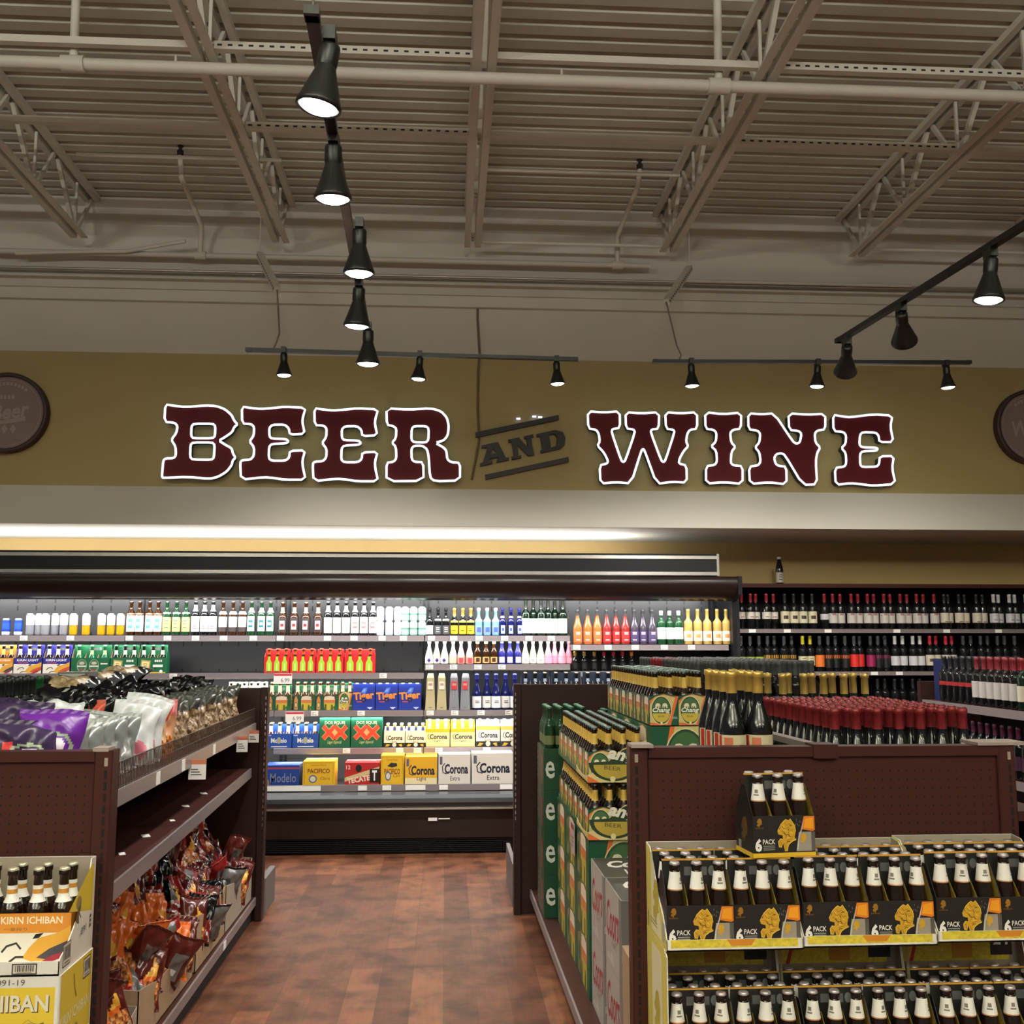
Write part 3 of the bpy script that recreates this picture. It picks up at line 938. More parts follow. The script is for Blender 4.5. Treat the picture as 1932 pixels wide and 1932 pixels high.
def plain_end(par, off, x0, x1, Y, h, edge):
    L = -Vector(off)
    MB().box(x0, Y, 0, x1, Y + 0.045, h, M_MARD).build('end_panel', par, L)
    mb = MB().bevbox(edge - 0.022, Y - 0.02, 0, edge + 0.022, Y + 0.06, h + 0.003, 0.004, M_MARD)
    mb.front(0, Y - 0.02, 0)
    zz = h - 0.05
    while zz > 0.1:
        mb.rect(edge - 0.003 + (0.012 if edge < 0 else -0.012), zz - 0.02, edge + 0.003 + (0.012 if edge < 0 else -0.012), zz, M_CHROME if zz > 0.55 else M_HOLE, 1)
        zz -= 0.036
    mb.build('upright', par, L)


def side_shelf(par, off, pts, z, depth, rail_h=0.048, tags=(), name='shelf', talkers=()):
    """Shelf along the aisle: pts are the two ends of its front edge (x, y); depth signed toward the spine."""
    L = -Vector(off)
    (xa, ya), (xb, yb) = pts
    sgn = 1 if depth > 0 else -1
    mb = MB().prism([(xa, ya), (xb, yb), (xb + depth, yb), (xa + depth, ya)], 'z', z - 0.03, z, M_MAR)
    s = mb.build(name, par, L)
    d = Vector((xb - xa, yb - ya, 0))
    n = Vector((-sgn * d.y, sgn * d.x, 0)).normalized() * (1 if True else 1)
    if n.x * sgn > 0: n = -n
    a, b = Vector((xa, ya, z - rail_h / 2)) + n * 0.006, Vector((xb, yb, z - rail_h / 2)) + n * 0.006
    MB().bar(a, b, 0.010, rail_h, M_GRAIL).build('price_rail', s)
    for f in tags:
        c = a + (b - a) * f
        t = MB().bar(c + n * 0.0062 - d.normalized() * 0.028, c + n * 0.0062 + d.normalized() * 0.028, 0.002, rail_h * 0.86, M_TAG)
        t.build('price_tag', s)
    for f, w, hh in talkers:
        c = a + (b - a) * f + n * 0.03 + Vector((0, 0, -hh * 0.45))
        t = MB().bar(c - n * (w / 2), c + n * (w / 2), 0.0015, hh, M_TAG)
        t.face(c - d.normalized() * 0.001, n, (0, 0, 1))
        t.rect(-w / 2, hh / 2 - 0.02, w / 2, hh / 2, ink(205, 120, 90), 1)
        [t.rect(-w * .36, -hh * (.02 + .13 * k), w * (.05 + .1 * k), hh * (.03 - .13 * k), M_TAGP) for k in range(3)]
        t.build('shelf_talker', s)
    return s


YE = 3.15
# ---- gondola on the left of the aisle
OA = (-1.5, 4.8, 0)
ga = thing('gondola_shelving', 'maroon gondola of snack bags at the left of the aisle', 'shelving', OA, group='store gondolas')
end_panel(ga, OA, -2.25, -1.025, YE, 1.335, [(-1.025, -0.972)])
MB().box(-1.03, YE - 0.016, 1.334, -0.985, YE + 0.05, 1.345, mat('scuffed_edge_cap', (0.30, 0.24, 0.22), 0.6)).build('corner_cap', ga, -Vector(OA))
plain_end(ga, OA, -2.25, -1.10, 6.48, 1.375, -1.112)
MB().box(-1.60, YE + 0.05, 0.02, -1.57, 6.48, 1.19, M_GBLK).build('spine_panel', ga, -Vector(OA))
s1 = side_shelf(ga, OA, ((-1.085, YE + 0.06), (-1.165, 6.47)), 1.165, -0.42, 0.055, (0.04, 0.27, 0.40, 0.60), talkers=((0.45, 0.075, 0.085), (0.80, 0.06, 0.085), (0.92, 0.06, 0.07)))
side_shelf(ga, OA, ((-1.045, YE + 0.06), (-1.185, 6.47)), 0.895, -0.40, 0.055)
side_shelf(ga, OA, ((-1.115, YE + 0.06), (-1.135, 6.47)), 0.14, -0.46, 0.045, (0.72,), name='base_deck')
MB().box(-1.5, YE + 0.06, 0, -1.15, 6.47, 0.10, M_GBLK).build('kick_plate', ga, -Vector(OA))
side_shelf(ga, OA, ((-2.25, YE + 0.06), (-2.25, 6.47)), 1.205, 0.64, 0.03)
# wire fence along the top shelf
mb = MB()
f0, f1 = Vector((-1.082, YE + 0.07, 1.166)), Vector((-1.162, 6.44, 1.166))
wire = mat('brown_basket_wire', (0.055, 0.032, 0.024), 0.4, 0.3)
FH = 0.088
for hz in (0.004, FH * 0.5, FH): mb.tube([f0 + Vector((0, 0, hz)), f1 + Vector((0, 0, hz))], 0.0028 if hz == FH else 0.0016, 5, wire)
for k in range(171): mb.bar(f0 + (f1 - f0) * (k / 170), f0 + (f1 - f0) * (k / 170) + Vector((0, 0, FH)), 0.0026, 0.0026, wire)
fence = mb.build('wire_basket_fence', s1, (0, 0, 0))
# white scraps of old price tape on the empty middle shelf
for px, py, w in ((275, 1577, .03), (230, 1611, .022), (325, 1548, .02), (350, 1521, .03), (384, 1497, .03)):
    c = atZ(px, py, 0.8955)
    sc = MB().box(-w / 2, -w, 0, w / 2, w, 0.0015, M_TAG).build('label_scrap', None, (c.x, c.y, 0.8952), (0, 0, 0.4))
    tag(sc, 'small white paper scrap on the empty middle shelf, ' + {275: 'second from the near end', 230: 'nearest the end panel', 325: 'middle one of five', 350: 'second from the far end', 384: 'nearest the far end'}[px], 'paper scrap', 'paper scraps on the empty shelf')

# ---- gondola on the right of the aisle
OB = (1.15, 4.8, 0)
gb = thing('gondola_shelving', 'maroon gondola of beer and wine at the right of the aisle', 'shelving', OB, group='store gondolas')
end_panel(gb, OB, 0.615, 1.72, YE, 1.335, [(0.557, 0.612), (1.705, 1.76)])
MB().box(0.56, YE - 0.032, 1.336, 0.625, YE + 0.05, 1.346, MATS['scuffed_edge_cap']).build('corner_cap', gb, -Vector(OB))
MB().box(1.64, YE - 0.02, 1.336, 1.80, YE + 0.09, 1.345, MATS['scuffed_edge_cap']).build('corner_cap', gb, -Vector(OB))
xj = X_(1545, YE)
MB().box(xj - 0.035, YE - 0.02, 1.30, xj + 0.04, YE + 0.06, 1.342, M_MAR).build('joint_bracket', gb, -Vector(OB))
plain_end(gb, OB, 0.44, 1.6, 6.53, 1.39, 0.448)
MB().box(1.13, YE + 0.05, 0.02, 1.16, 6.53, 1.25, M_GBLK).build('spine_panel', gb, -Vector(OB))
MB().bar((xj - 0.005, YE + 0.05, 1.328), (xj - 0.03, 4.2, 1.328), 0.035, 0.02, M_GRAIL).build('divider_rail', gb, -Vector(OB))
side_shelf(gb, OB, ((0.565, YE + 0.06), (0.535, 6.52)), 0.15, 0.55, 0.05, (), name='base_deck')
MB().box(0.60, YE + 0.06, 0, 1.1, 6.52, 0.11, M_GBLK).build('kick_plate', gb, -Vector(OB))
# stepped top decks carrying the bottles
for x0, y0, x1, y1, z in ((0.86, YE + 0.05, 1.13, 3.72, 1.245), (0.882, 4.40, 1.13, 6.5, 1.045), (1.16, YE + 0.05, 1.90, 4.46, 1.126), (1.16, 4.46, 1.98, 4.83, 1.19), (1.16, 4.83, 1.95, 6.5, 1.262)):
    MB().box(x0, y0, z - 0.03, x1, y1, z, M_MAR).build('top_deck', gb, -Vector(OB))
MB().box(1.88, YE + 0.06, 0.0, 1.90, 6.5, 1.09, M_GBLK).build('side_skirt', gb, -Vector(OB))

MB().box(0.60, 2.74, 0.0, 1.76, YE, Z_(1794, 2.862, 1382) - 0.6495, M_MARD).build('end_deck', gb, -Vector(OB))
MB().box(-2.25, 2.74, 0.0, -1.03, YE, 0.13, M_MARD).build('end_deck', ga, -Vector(OA))
# ---- low shelf bumpers beyond the two gondolas
for side, x0, x1, y0, y1, h in (('left', -1.135, -1.098, 6.62, 7.0, 0.21), ('right', 0.43, 0.455, 6.7, 7.4, 0.26)):
    t = MB().bevbox(x0, y0, 0, x1, y1, h, 0.008, mat('grey_kick_guard', (0.13, 0.115, 0.11), 0.5)).build('kick_guard')
    tag(t, 'low grey kick guard on the floor at the far end of the %s gondola' % side, 'bumper', 'floor kick guards')

# ---- gondola at the far right, seen along its aisle face
OC = (3.7, 6.2, 0)
gc = thing('gondola_shelving', 'dark wine gondola along the right edge of the picture', 'shelving', OC, group='store gondolas')
ZC1 = 1.262
side_shelf(gc, OC, ((3.28, 5.0), (3.30, 7.0)), ZC1, 0.4, 0.05, (0.12, 0.30), talkers=())
side_shelf(gc, OC, ((3.28, 5.0), (3.30, 7.0)), 0.86, 0.4, 0.05, ())
MB().box(3.70, 5.0, 0.0, 3.74, 7.0, 1.45, M_GBLK).build('spine_panel', gc, -Vector(OC))
MB().box(3.29, 7.02, 0.0, 3.74, 7.07, 1.385, M_MARD).build('end_panel', gc, -Vector(OC))
MB().box(3.32, 5.0, 0.0, 3.69, 7.0, 0.14, M_MARD).build('base_deck', gc, -Vector(OC))

# ---- wall shelving of wine at the back right
WX0, WX1, WF, WB = CXR + 0.075, 5.6, 8.70, 9.30
OW = (3.5, 8.9, 0)
wz1, wz2, wz3 = Z_(1186, WF), Z_(1268, WF), Z_(1352, WF)
wt = Z_(1099, WF)
ww = thing('wine_wall_shelving', 'tall dark wall shelving full of wine at the back right', 'shelving', OW)
MB().box(WX0, WB, 0, WX1, WB + 0.04, wt, M_GBLK).build('back_panel', ww, -Vector(OW))
MB().box(WX0, WF + 0.05, wt - 0.03, WX1, WB, wt, M_MARD).build('top_board', ww, -Vector(OW))
xs_ = [WX0, X_(1602, WF), X_(1860, WF), WX1]
for k in range(3):
    MB().box(xs_[k] + 0.002, WF + 0.036, wt - 0.032, xs_[k + 1] - 0.002, WF + 0.05, wt + 0.002, M_MAR).build('top_trim', ww, -Vector(OW))
MB().box(WX0 - 0.01, WF, 0, WX0 + 0.02, WB, wt, M_GBLK).build('side_panel', ww, -Vector(OW))
MB().box(WX0, WF + 0.1, 0, WX1, WB, 0.15, M_MARD).build('base_deck', ww, -Vector(OW))
for z, tags in ((wz1, (1420, 1486, 1563, 1693, 1787, 1885)), (wz2, (1647, 1694)), (wz3, (1500,)), (wz3 - 0.36, ())):
    s = MB().box(WX0 + 0.02, WF + 0.012, z - 0.025, WX1, WB, z - 0.001, M_MARD).build('shelf', ww, -Vector(OW))
    MB().box(WX0 + 0.02, WF, z - 0.034, WX1, WF + 0.012, z - 0.001, M_GRAIL).build('price_rail', s)
    for p in tags:
        x = X_(p, WF)
        MB().box(x - 0.03, WF - 0.004, z - 0.032, x + 0.03, WF - 0.0005, z - 0.003, M_TAG).build('price_tag', s)
# ================================================================= kinds of goods
def bprof(h, r, rn, zs, zn, lip=0.0022, flare=0.0):
    p = [(0.001, 0.002), (r * 0.8, 0.0), (r * 0.96, 0.002), (r, 0.007), (r, zs)]
    for k in range(1, 7):
        t = k / 6
        e = (1 - math.cos(t * math.pi)) / 2
        e = e * (1 - flare) + t * flare
        p.append((r + (rn - r) * e, zs + (zn - zs) * t))
    p += [(rn * 0.94, h - 0.022), (rn * 0.94 + lip, h - 0.020), (rn * 0.94 + lip, h - 0.007), (rn * 0.94, h - 0.005), (rn * 0.93, h - 0.001)]
    return p


def rad(p, z):
    for (r0, z0), (r1, z1) in zip(p[1:], p[2:]):
        if z0 <= z <= z1 and z1 > z0: return r0 + (r1 - r0) * (z - z0) / (z1 - z0)
    return p[-1][0]


def wrap(p, z0, z1, off=0.0007):
    zs = sorted({z0, z1, *[z for r, z in p if z0 < z < z1]})
    return [(rad(p, z) + off, z) for z in zs]


def glass(name, c, rough=0.06, coat=0.0, **k): return mat(name, c, rough, spec=0.6, **k)


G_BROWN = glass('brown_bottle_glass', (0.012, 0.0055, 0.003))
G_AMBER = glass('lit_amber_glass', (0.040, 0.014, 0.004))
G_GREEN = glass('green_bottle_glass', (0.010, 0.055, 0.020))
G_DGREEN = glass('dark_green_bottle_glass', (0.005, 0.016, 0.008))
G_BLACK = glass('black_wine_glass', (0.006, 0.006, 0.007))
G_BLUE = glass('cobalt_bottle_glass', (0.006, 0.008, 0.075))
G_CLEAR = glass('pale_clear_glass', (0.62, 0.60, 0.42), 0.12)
G_FROST = glass('frosted_glass', (0.55, 0.50, 0.40), 0.35)
W_ = ink(238, 236, 230)
CREAM = ink(215, 205, 178)
BLK = ink(22, 21, 22)
GOLD = mat('gold_foil', (0.66, 0.45, 0.11), 0.28, 0.55)
GOLDI = ink(196, 160, 70)
REDFOIL = mat('red_foil', (0.25, 0.024, 0.028), 0.36, 0.25, noise=0.45, scale=60)
CAPM = mat('pale_crown_cap', (0.50, 0.45, 0.47), 0.35, 0.5)
CAPG = mat('grey_green_crown_cap', (0.10, 0.15, 0.13), 0.35, 0.6)
CAPGOLD = mat('pale_gold_crown_cap', (0.62, 0.58, 0.42), 0.3, 0.5)


def crown(h, r, m, n=18):
    mb = MB()
    z = h - 0.0075
    mb.lathe([(r + 0.0014, z), (r + 0.0018, z + 0.001), (r + 0.0004, z + 0.0062), (r - 0.002, z + 0.0078), (0.0004, z + 0.0082)], n, m)
    return mb


def beer(name, g, h=0.23, r=0.029, rn=0.0135, zs=0.118, zn=0.165, labels=(), neck=None, cap=CAPM, n=18, foil=None, cat='bottle', mark=None, flare=0.0, label_arc=None):
    """labels: (z0, z1, material) bands on the body; neck: (z0, z1, material); foil: (z0, material) from z0 to the top."""
    p = bprof(h, r, rn, zs, zn, flare=flare)
    body = MB().lathe(p, n, g)
    P = Proto(name, cat, body.data(name))
    P.r = r
    for k, lb in enumerate(labels):
        a = lb[3] if len(lb) > 3 else 2 * math.pi
        mb = MB().lathe(wrap(p, lb[0], lb[1]), n, lb[2], -a / 2 if a < 6 else 0, a / 2 if a < 6 else 2 * math.pi)
        if len(lb) > 4: lb[4](mb, rad(p, (lb[0] + lb[1]) / 2) + 0.0009, lb[0], lb[1])
        P.part('label', mb)
    if neck:
        bands = neck if isinstance(neck, list) else [neck]
        mb = MB()
        for z0, z1, m in bands: mb.lathe(wrap(p, z0, z1), n, m)
        if mark: mark(mb, p)
        P.part('neck_label', mb)
    if foil:
        mb = MB().lathe(wrap(p, foil[0], h - 0.0012, 0.0011) + [(0.0004, h)], n, foil[1])
        P.part('foil', mb)
    elif cap:
        P.part('cap', crown(h, rn, cap, n))
    return P


def badge(m, frac=0.55, m2=None, oval=True):
    """Small print in the middle of a label facing -Y, following the curve as a narrow strip."""
    def f(mb, r, z0, z1):
        zc, hh = (z0 + z1) / 2, (z1 - z0) * frac / 2
        mb.lathe([(r, zc - hh), (r + 0.0002, zc - hh * 0.5), (r + 0.0002, zc + hh * 0.5), (r, zc + hh)], 6, m, -0.55, 0.55)
        if m2: mb.lathe([(r + 0.0004, zc - hh * 0.35), (r + 0.0004, zc + hh * 0.35)], 4, m2, -0.33, 0.33)
    return f


def lines(m, rows=(0.3, 0.55, 0.75)):
    def f(mb, r, z0, z1):
        for t in rows:
            z = z0 + (z1 - z0) * t
            mb.lathe([(r, z - 0.003), (r, z + 0.003)], 6, m, -0.45, 0.45)
    return f


def wine(name, g, label, capm, h=0.30, lz=(0.055, 0.135), cap_z=0.232, extra=None, n=16, top=None):
    p = bprof(h, 0.0375, 0.0150, 0.185, 0.228, 0.0012)
    P = Proto(name, 'bottle', MB().lathe(p, n, g).data(name))
    P.r = 0.0375
    mb = MB().lathe(wrap(p, lz[0], lz[1]), n, label, -1.75, 1.75)
    if extra: extra(mb, rad(p, lz[0]) + 0.0009, lz[0], lz[1])
    P.part('label', mb)
    mb = MB().lathe(wrap(p, cap_z, h - 0.001, 0.0008) + [(0.0004, h)], n, capm)
    P.part('capsule', mb)
    return P


def sparkling(name, g, foil, fz=0.225, h=0.31, r=0.0425, label=None, lz=(0.05, 0.12), n=18):
    p = bprof(h, r, 0.0158, 0.125, 0.225, 0.002, flare=0.3)
    P = Proto(name, 'bottle', MB().lathe(p, n, g).data(name))
    P.r = r
    if label:
        mb = MB().lathe(wrap(p, lz[0], lz[1]), n, label[0], -1.5, 1.5)
        if len(label) > 1: label[1](mb, rad(p, lz[0]) + 0.0009, lz[0], lz[1])
        P.part('label', mb)
    mb = MB().lathe(wrap(p, fz, h - 0.024, 0.0012) + [(0.0188, h - 0.022), (0.0190, h - 0.012), (0.0178, h - 0.003), (0.0004, h)], n, foil)
    P.part('foil', mb)
    return P


def can(name, bands, h=0.168, r=0.0322, n=18):
    p = [(r * 0.8, 0), (r, 0.008), (r, h - 0.014), (r * 0.86, h - 0.003), (r * 0.86, h)]
    mb = MB().lathe(p[:2] + [(r, 0.012)], n, bands[0][2])
    for z0, z1, m in bands: mb.lathe([(r, max(z0, 0.012)), (r, min(z1, h - 0.014))], n, m)
    P = Proto(name, 'can', mb.data(name))
    P.r = r
    P.part('lid', MB().lathe([(r, h - 0.014), (r * 0.88, h - 0.003), (r * 0.88, h), (r * 0.82, h - 0.001), (r * 0.80, h - 0.004), (0.0005, h - 0.004)], n, mat('can_aluminium', (0.55, 0.55, 0.56), 0.3, 0.9)))
    return P


# ----------------------------------------------------------------- cardboard carriers and cartons
def carrier(name, art, side, card, w=0.187, d=0.125, hf=0.12, hh=0.232, inner=None, edge=None, sideart=None, peak=None, cat='beer carrier', handle=True, divide=True, slot=True, handle_art=None, foot=None):
    """Open six-bottle carrier: printed outer panels, dividers and a raised handle board."""
    t = 0.0012
    inner = inner or M_CARD
    mb = MB()
    if foot: mb.box(-w / 2 - 0.001, -d / 2 - 0.001, 0, w / 2 + 0.001, d / 2 + 0.001, 0.012, foot)
    mb.box(-w / 2, -d / 2, 0, w / 2, d / 2, 0.002, card)
    mb.box(-w / 2, -d / 2, 0, w / 2, -d / 2 + t, hf, card)
    mb.box(-w / 2, d / 2 - t, 0, w / 2, d / 2, hf, card)
    for s in (-1, 1):
        x = s * (w / 2 - t / 2)
        mb.prism([(-d / 2, 0), (d / 2, 0), (d / 2, hf), (0.012, peak or hh * 0.86), (-0.012, peak or hh * 0.86), (-d / 2, hf)], 'x', x - t / 2, x + t / 2, side)
        mb.face((x - s * t / 2, 0, 0), (0, -s, 0))
        q = [(-d / 2 + t, 0.003), (d / 2 - t, 0.003), (d / 2 - t, hf), (0.012, peak or hh * 0.86), (-0.012, peak or hh * 0.86), (-d / 2 + t, hf)]
        mb.poly(q, inner)
    mb.front(0, -d / 2, 0)
    art(mb, w, hf)
    mb.face((0, d / 2, 0), (-1, 0, 0))
    art(mb, w, hf)
    if sideart:
        mb.face((-w / 2, 0, 0), (0, -1, 0))
        sideart(mb, d, hf)
        mb.face((w / 2, 0, 0), (0, 1, 0))
        sideart(mb, d, hf)
    P = Proto(name, cat, mb.data(name))
    if handle:
        mb = MB().box(-w / 2 + 0.002, -t, 0.004, w / 2 - 0.002, t, hh, card)
        mb.box(-w / 2 + 0.0015, -t - 0.0006, hh - 0.0045, w / 2 - 0.0015, t + 0.0006, hh, edge or card)
        if slot:
            for sg in (1, -1):
                mb.face((0, -t * sg, 0), (sg, 0, 0))
                mb.rect(-0.028, hh - 0.045, 0.036, hh - 0.022, ink(96, 98, 98), 1)
                mb.oval(0.05, hh - 0.033, 0.010, 0.014, ink(110, 112, 112), 12, lay=1)
        P.part('handle', mb)
    if divide:
        for k in (-1, 1):
            x = k * w / 6
            mb = MB().prism([(-d / 2 + 0.002, 0.02), (d / 2 - 0.002, 0.02), (d / 2 - 0.002, hf - 0.01), (0.01, hh * 0.70), (-0.01, hh * 0.70), (-d / 2 + 0.002, hf - 0.01)], 'x', x - t / 2, x + t / 2, inner)
            P.part('divider', mb)
    P.w, P.d = w, d
    return P


def fill_carrier(P, C, loc, rot, where, group, rows=(0, 1), only=None, lift=0.0025, jitter=True, ab=('front', 'back')):
    """Stand bottles P in a carrier C already placed at loc: six separate bottles."""
    for r in rows:
        for k in range(3):
            x, y = (k - 1) * C.w / 3, (-1 if r == 0 else 1) * C.d / 4
            c, s = math.cos(rot), math.sin(rot)
            P.at((loc[0] + x * c - y * s, loc[1] + x * s + y * c, loc[2] + lift), '%s bottle of the %s row in %s' % (('left', 'middle', 'right')[k], ab[r], where), group, R.uniform(-1.2, 1.2) if jitter else 0, (0.965, 0.965, 1))


def carton(name, card, arts, w, d, h, cat='beer carton', flaps=True, edge=None):
    """Closed carton; arts = {'f': fn, 'l': fn, 'r': fn, 't': fn} printing the faces."""
    mb = MB().bevbox(-w / 2, -d / 2, 0, w / 2, d / 2, h, 0.003, card)
    if 'f' in arts: mb.front(0, -d / 2, 0); arts['f'](mb, w, h)
    if 'k' in arts: mb.face((0, d / 2, 0), (-1, 0, 0)); arts['k'](mb, w, h)
    if 'l' in arts: mb.face((-w / 2, 0, 0), (0, -1, 0)); arts['l'](mb, d, h)
    if 'r' in arts: mb.face((w / 2, 0, 0), (0, 1, 0)); arts['r'](mb, d, h)
    if 't' in arts: mb.face((0, 0, h), (1, 0, 0), (0, 1, 0)); arts['t'](mb, w, d)
    P = Proto(name, cat, mb.data(name))
    P.w, P.d, P.h = w, d, h
    if flaps:
        f = MB().box(-w / 2 + 0.004, -0.001, h, w / 2 - 0.004, 0.001, h + 0.0006, edge or M_CARD)
        f.box(-w / 2 + 0.004, -0.02, h, w / 2 - 0.004, 0.02, h + 0.0003, card)
        P.part('lid_seam', f)
    return P


# ----------------------------------------------------------------- crumpled bags
def bag(name, w, h, t, paint, seed, seal, cat='snack bag', crumple=1.0, nu=18, nv=24):
    """Pillow bag standing on its lower seal, facing -Y. paint(u, v, side) gives the print at u, v in 0..1."""
    rr = random.Random(seed)
    ph = [rr.uniform(0, 6.28) for _ in range(8)]
    am = [rr.uniform(0.5, 1.0) for _ in range(8)]
    mb = MB()

    def P(u, v, s):
        a, b = 2 * u - 1, 2 * v - 1
        body = max(0.0, (1 - abs(a) ** 3.0)) ** 0.6 * max(0.0, (1 - abs(b) ** 4.0)) ** 0.75
        body *= 0.85 + 0.25 * (1 - v)
        cr = crumple * 0.010 * (am[0] * math.sin(9 * u + 5 * v + ph[0]) * math.sin(7 * v - 4 * u + ph[1]) + am[1] * 0.6 * math.sin(17 * u - 11 * v + ph[2]) + am[2] * 0.4 * math.sin(23 * v + 13 * u + ph[3]))
        crx = crumple * 0.006 * math.sin(6 * v + ph[4])
        x = a * w / 2 * (1 - 0.10 * (1 - b * b)) + crx
        y = s * body * t / 2 + cr * (0.25 + body) + crumple * 0.012 * math.sin(3 * u + ph[5]) * abs(b)
        z = v * h + crumple * 0.006 * math.sin(5 * u + ph[6]) * v
        return (x, y, z)

    for s in (-1, 1):
        vs = [P(i / nu, j / nv, s) for j in range(nv + 1) for i in range(nu + 1)]
        by = {}
        for j in range(nv):
            for i in range(nu):
                o = j * (nu + 1) + i
                f = (o, o + 1, o + nu + 2, o + nu + 1)
                by.setdefault(paint((i + .5) / nu, (j + .5) / nv, s), []).append(f if s < 0 else f[::-1])
        base = len(mb.v)
        mb.v += vs
        for m_, fs in by.items():
            i = mb.m(m_)
            for f in fs:
                mb.f.append([base + q for q in f]); mb.mi.append(i); mb.sm.append(True)
    Pr = Proto(name, cat, mb.data(name))
    for v, dz in ((1.0, 0.014), (0.0, -0.014)):
        q = MB()
        n = 14
        top = []
        for i in range(n + 1):
            x, y, z = P(i / n, v, -1)
            top.append((x, y, z))
        vs = []
        for i, (x, y, z) in enumerate(top): vs += [(x, y - 0.0008, z), (x, y - 0.0008 + (0.0015 if i % 2 else -0.0015), z + dz), (x, y + 0.0008, z), (x, y + 0.0008 + (0.0015 if i % 2 else -0.0015), z + dz)]
        fs = []
        for i in range(n): fs += [(4 * i, 4 * i + 4, 4 * i + 5, 4 * i + 1), (4 * i + 2, 4 * i + 3, 4 * i + 7, 4 * i + 6), (4 * i + 1, 4 * i + 5, 4 * i + 7, 4 * i + 3)]
        q.add(vs, fs, seal, False)
        Pr.part('seal', q)
    return Pr
# ================================================================= goods in the display cooler
GY = CYS + 0.055


def stag(P, xs, Y):
    """Set every other bottle back a little where the columns stand closer than the bottles are wide."""
    gap = min([b - a for a, b in zip(xs, xs[1:])] or [99]) * Y / FPX
    r = getattr(P, 'r', 0)
    P.off = math.sqrt(max(0, (2 * r + 0.002) ** 2 - gap * gap)) if gap < 2 * r + 0.001 else 0.0


def row(P, xs, z, what, group, Y=GY, dy=0.0):
    """Stand one bottle per pixel column in xs on a cooler shelf at height z."""
    stag(P, xs, Y)
    for k, px in enumerate(xs):
        P.at((X_(px, Y), Y + dy + P.off * (k % 2), z), '%s of the %s' % (nth(k, len(xs)), what), group, R.uniform(-0.15, 0.15))


TS = 'on top cooler shelf'
BIG = dict(h=0.285, r=0.0335, rn=0.0145, zs=0.172, zn=0.225)
za_, z5_ = SHZ['a'], SHZ['a5']
# cans
C_ = can('beer_can', [(0, 0.15, ink(24, 60, 165))], h=0.14)
mb = C_.root
blue_can = can('beer_can', [(0, 0.03, ink(235, 235, 240)), (0.03, 0.05, ink(24, 60, 165)), (0.05, 0.10, ink(40, 85, 195)), (0.10, 0.14, ink(24, 60, 165))], h=0.14)
row(blue_can, (-14, 10, 33), za_, 'short blue beer cans ' + TS, 'blue cans on the top cooler shelf')
silver = can('beer_can', [(0, 0.075, ink(150, 152, 160, 0.3, metal=0.4)), (0.075, 0.085, ink(120, 122, 130)), (0.085, 0.17, ink(240, 240, 242))], h=0.18)
row(silver, (55, 70, 84, 101, 119), za_, 'tall silver and white beer cans ' + TS, 'silver cans on the top cooler shelf')
gold = can('beer_can', [(0, 0.075, ink(205, 160, 20, 0.3, metal=0.3)), (0.075, 0.085, ink(140, 110, 40)), (0.085, 0.17, ink(238, 236, 228))], h=0.18)
row(gold, (137, 161, 190, 208, 226), za_, 'tall gold and white beer cans ' + TS, 'gold cans on the top cooler shelf')
TEAL = ink(90, 175, 160)
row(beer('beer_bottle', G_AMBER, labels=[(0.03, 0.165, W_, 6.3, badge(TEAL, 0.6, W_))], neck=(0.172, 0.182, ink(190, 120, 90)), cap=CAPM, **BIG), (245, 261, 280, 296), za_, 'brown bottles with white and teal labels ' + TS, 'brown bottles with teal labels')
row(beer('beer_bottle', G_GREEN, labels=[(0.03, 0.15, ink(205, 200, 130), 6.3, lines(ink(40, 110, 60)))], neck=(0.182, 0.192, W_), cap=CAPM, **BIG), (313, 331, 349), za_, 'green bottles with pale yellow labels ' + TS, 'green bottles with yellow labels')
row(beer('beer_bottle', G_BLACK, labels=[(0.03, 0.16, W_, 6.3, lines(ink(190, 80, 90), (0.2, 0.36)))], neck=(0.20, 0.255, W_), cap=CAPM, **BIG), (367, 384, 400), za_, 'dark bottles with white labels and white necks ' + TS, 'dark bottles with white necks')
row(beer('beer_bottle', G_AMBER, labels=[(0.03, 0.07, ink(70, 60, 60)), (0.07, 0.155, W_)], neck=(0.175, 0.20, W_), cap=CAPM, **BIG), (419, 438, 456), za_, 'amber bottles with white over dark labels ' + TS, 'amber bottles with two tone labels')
row(beer('beer_bottle', G_GREEN, labels=[(0.035, 0.16, ink(225, 235, 235), 2.1, badge(ink(40, 110, 120), 0.5, W_))], neck=(0.19, 0.23, ink(215, 225, 215)), cap=CAPM, **BIG), (473, 492, 509), za_, 'green bottles with round white labels ' + TS, 'green bottles with round labels')
row(beer('beer_bottle', G_AMBER, labels=[(0.025, 0.145, ink(60, 48, 50), 2.2, badge(ink(190, 185, 180), 0.6, ink(150, 40, 50)))], neck=(0.185, 0.235, ink(175, 150, 135)), cap=CAPGOLD, h=0.28, r=0.039, rn=0.0155, zs=0.15, zn=0.205), (532, 554, 576, 599), za_, 'brown bottles with dark shield labels ' + TS, 'brown bottles with shield labels')
row(beer('beer_bottle', G_BLACK, labels=[(0.02, 0.15, W_, 6.3)], neck=(0.195, 0.25, W_), cap=CAPM, **BIG), (618, 635, 652), za_, 'black bottles with plain white labels ' + TS, 'black bottles with plain white labels')
row(beer('beer_bottle', G_BLACK, labels=[(0.02, 0.155, W_, 6.3, badge(ink(150, 110, 110), 0.4, W_))], neck=(0.195, 0.25, W_), cap=CAPM, **BIG), (669, 686, 703), za_, 'black bottles with white emblem labels ' + TS, 'black bottles with emblem labels')
can_w = can('beer_can', [(0, 0.05, ink(205, 212, 235)), (0.05, 0.13, ink(244, 244, 246))], h=0.122, r=0.0325)
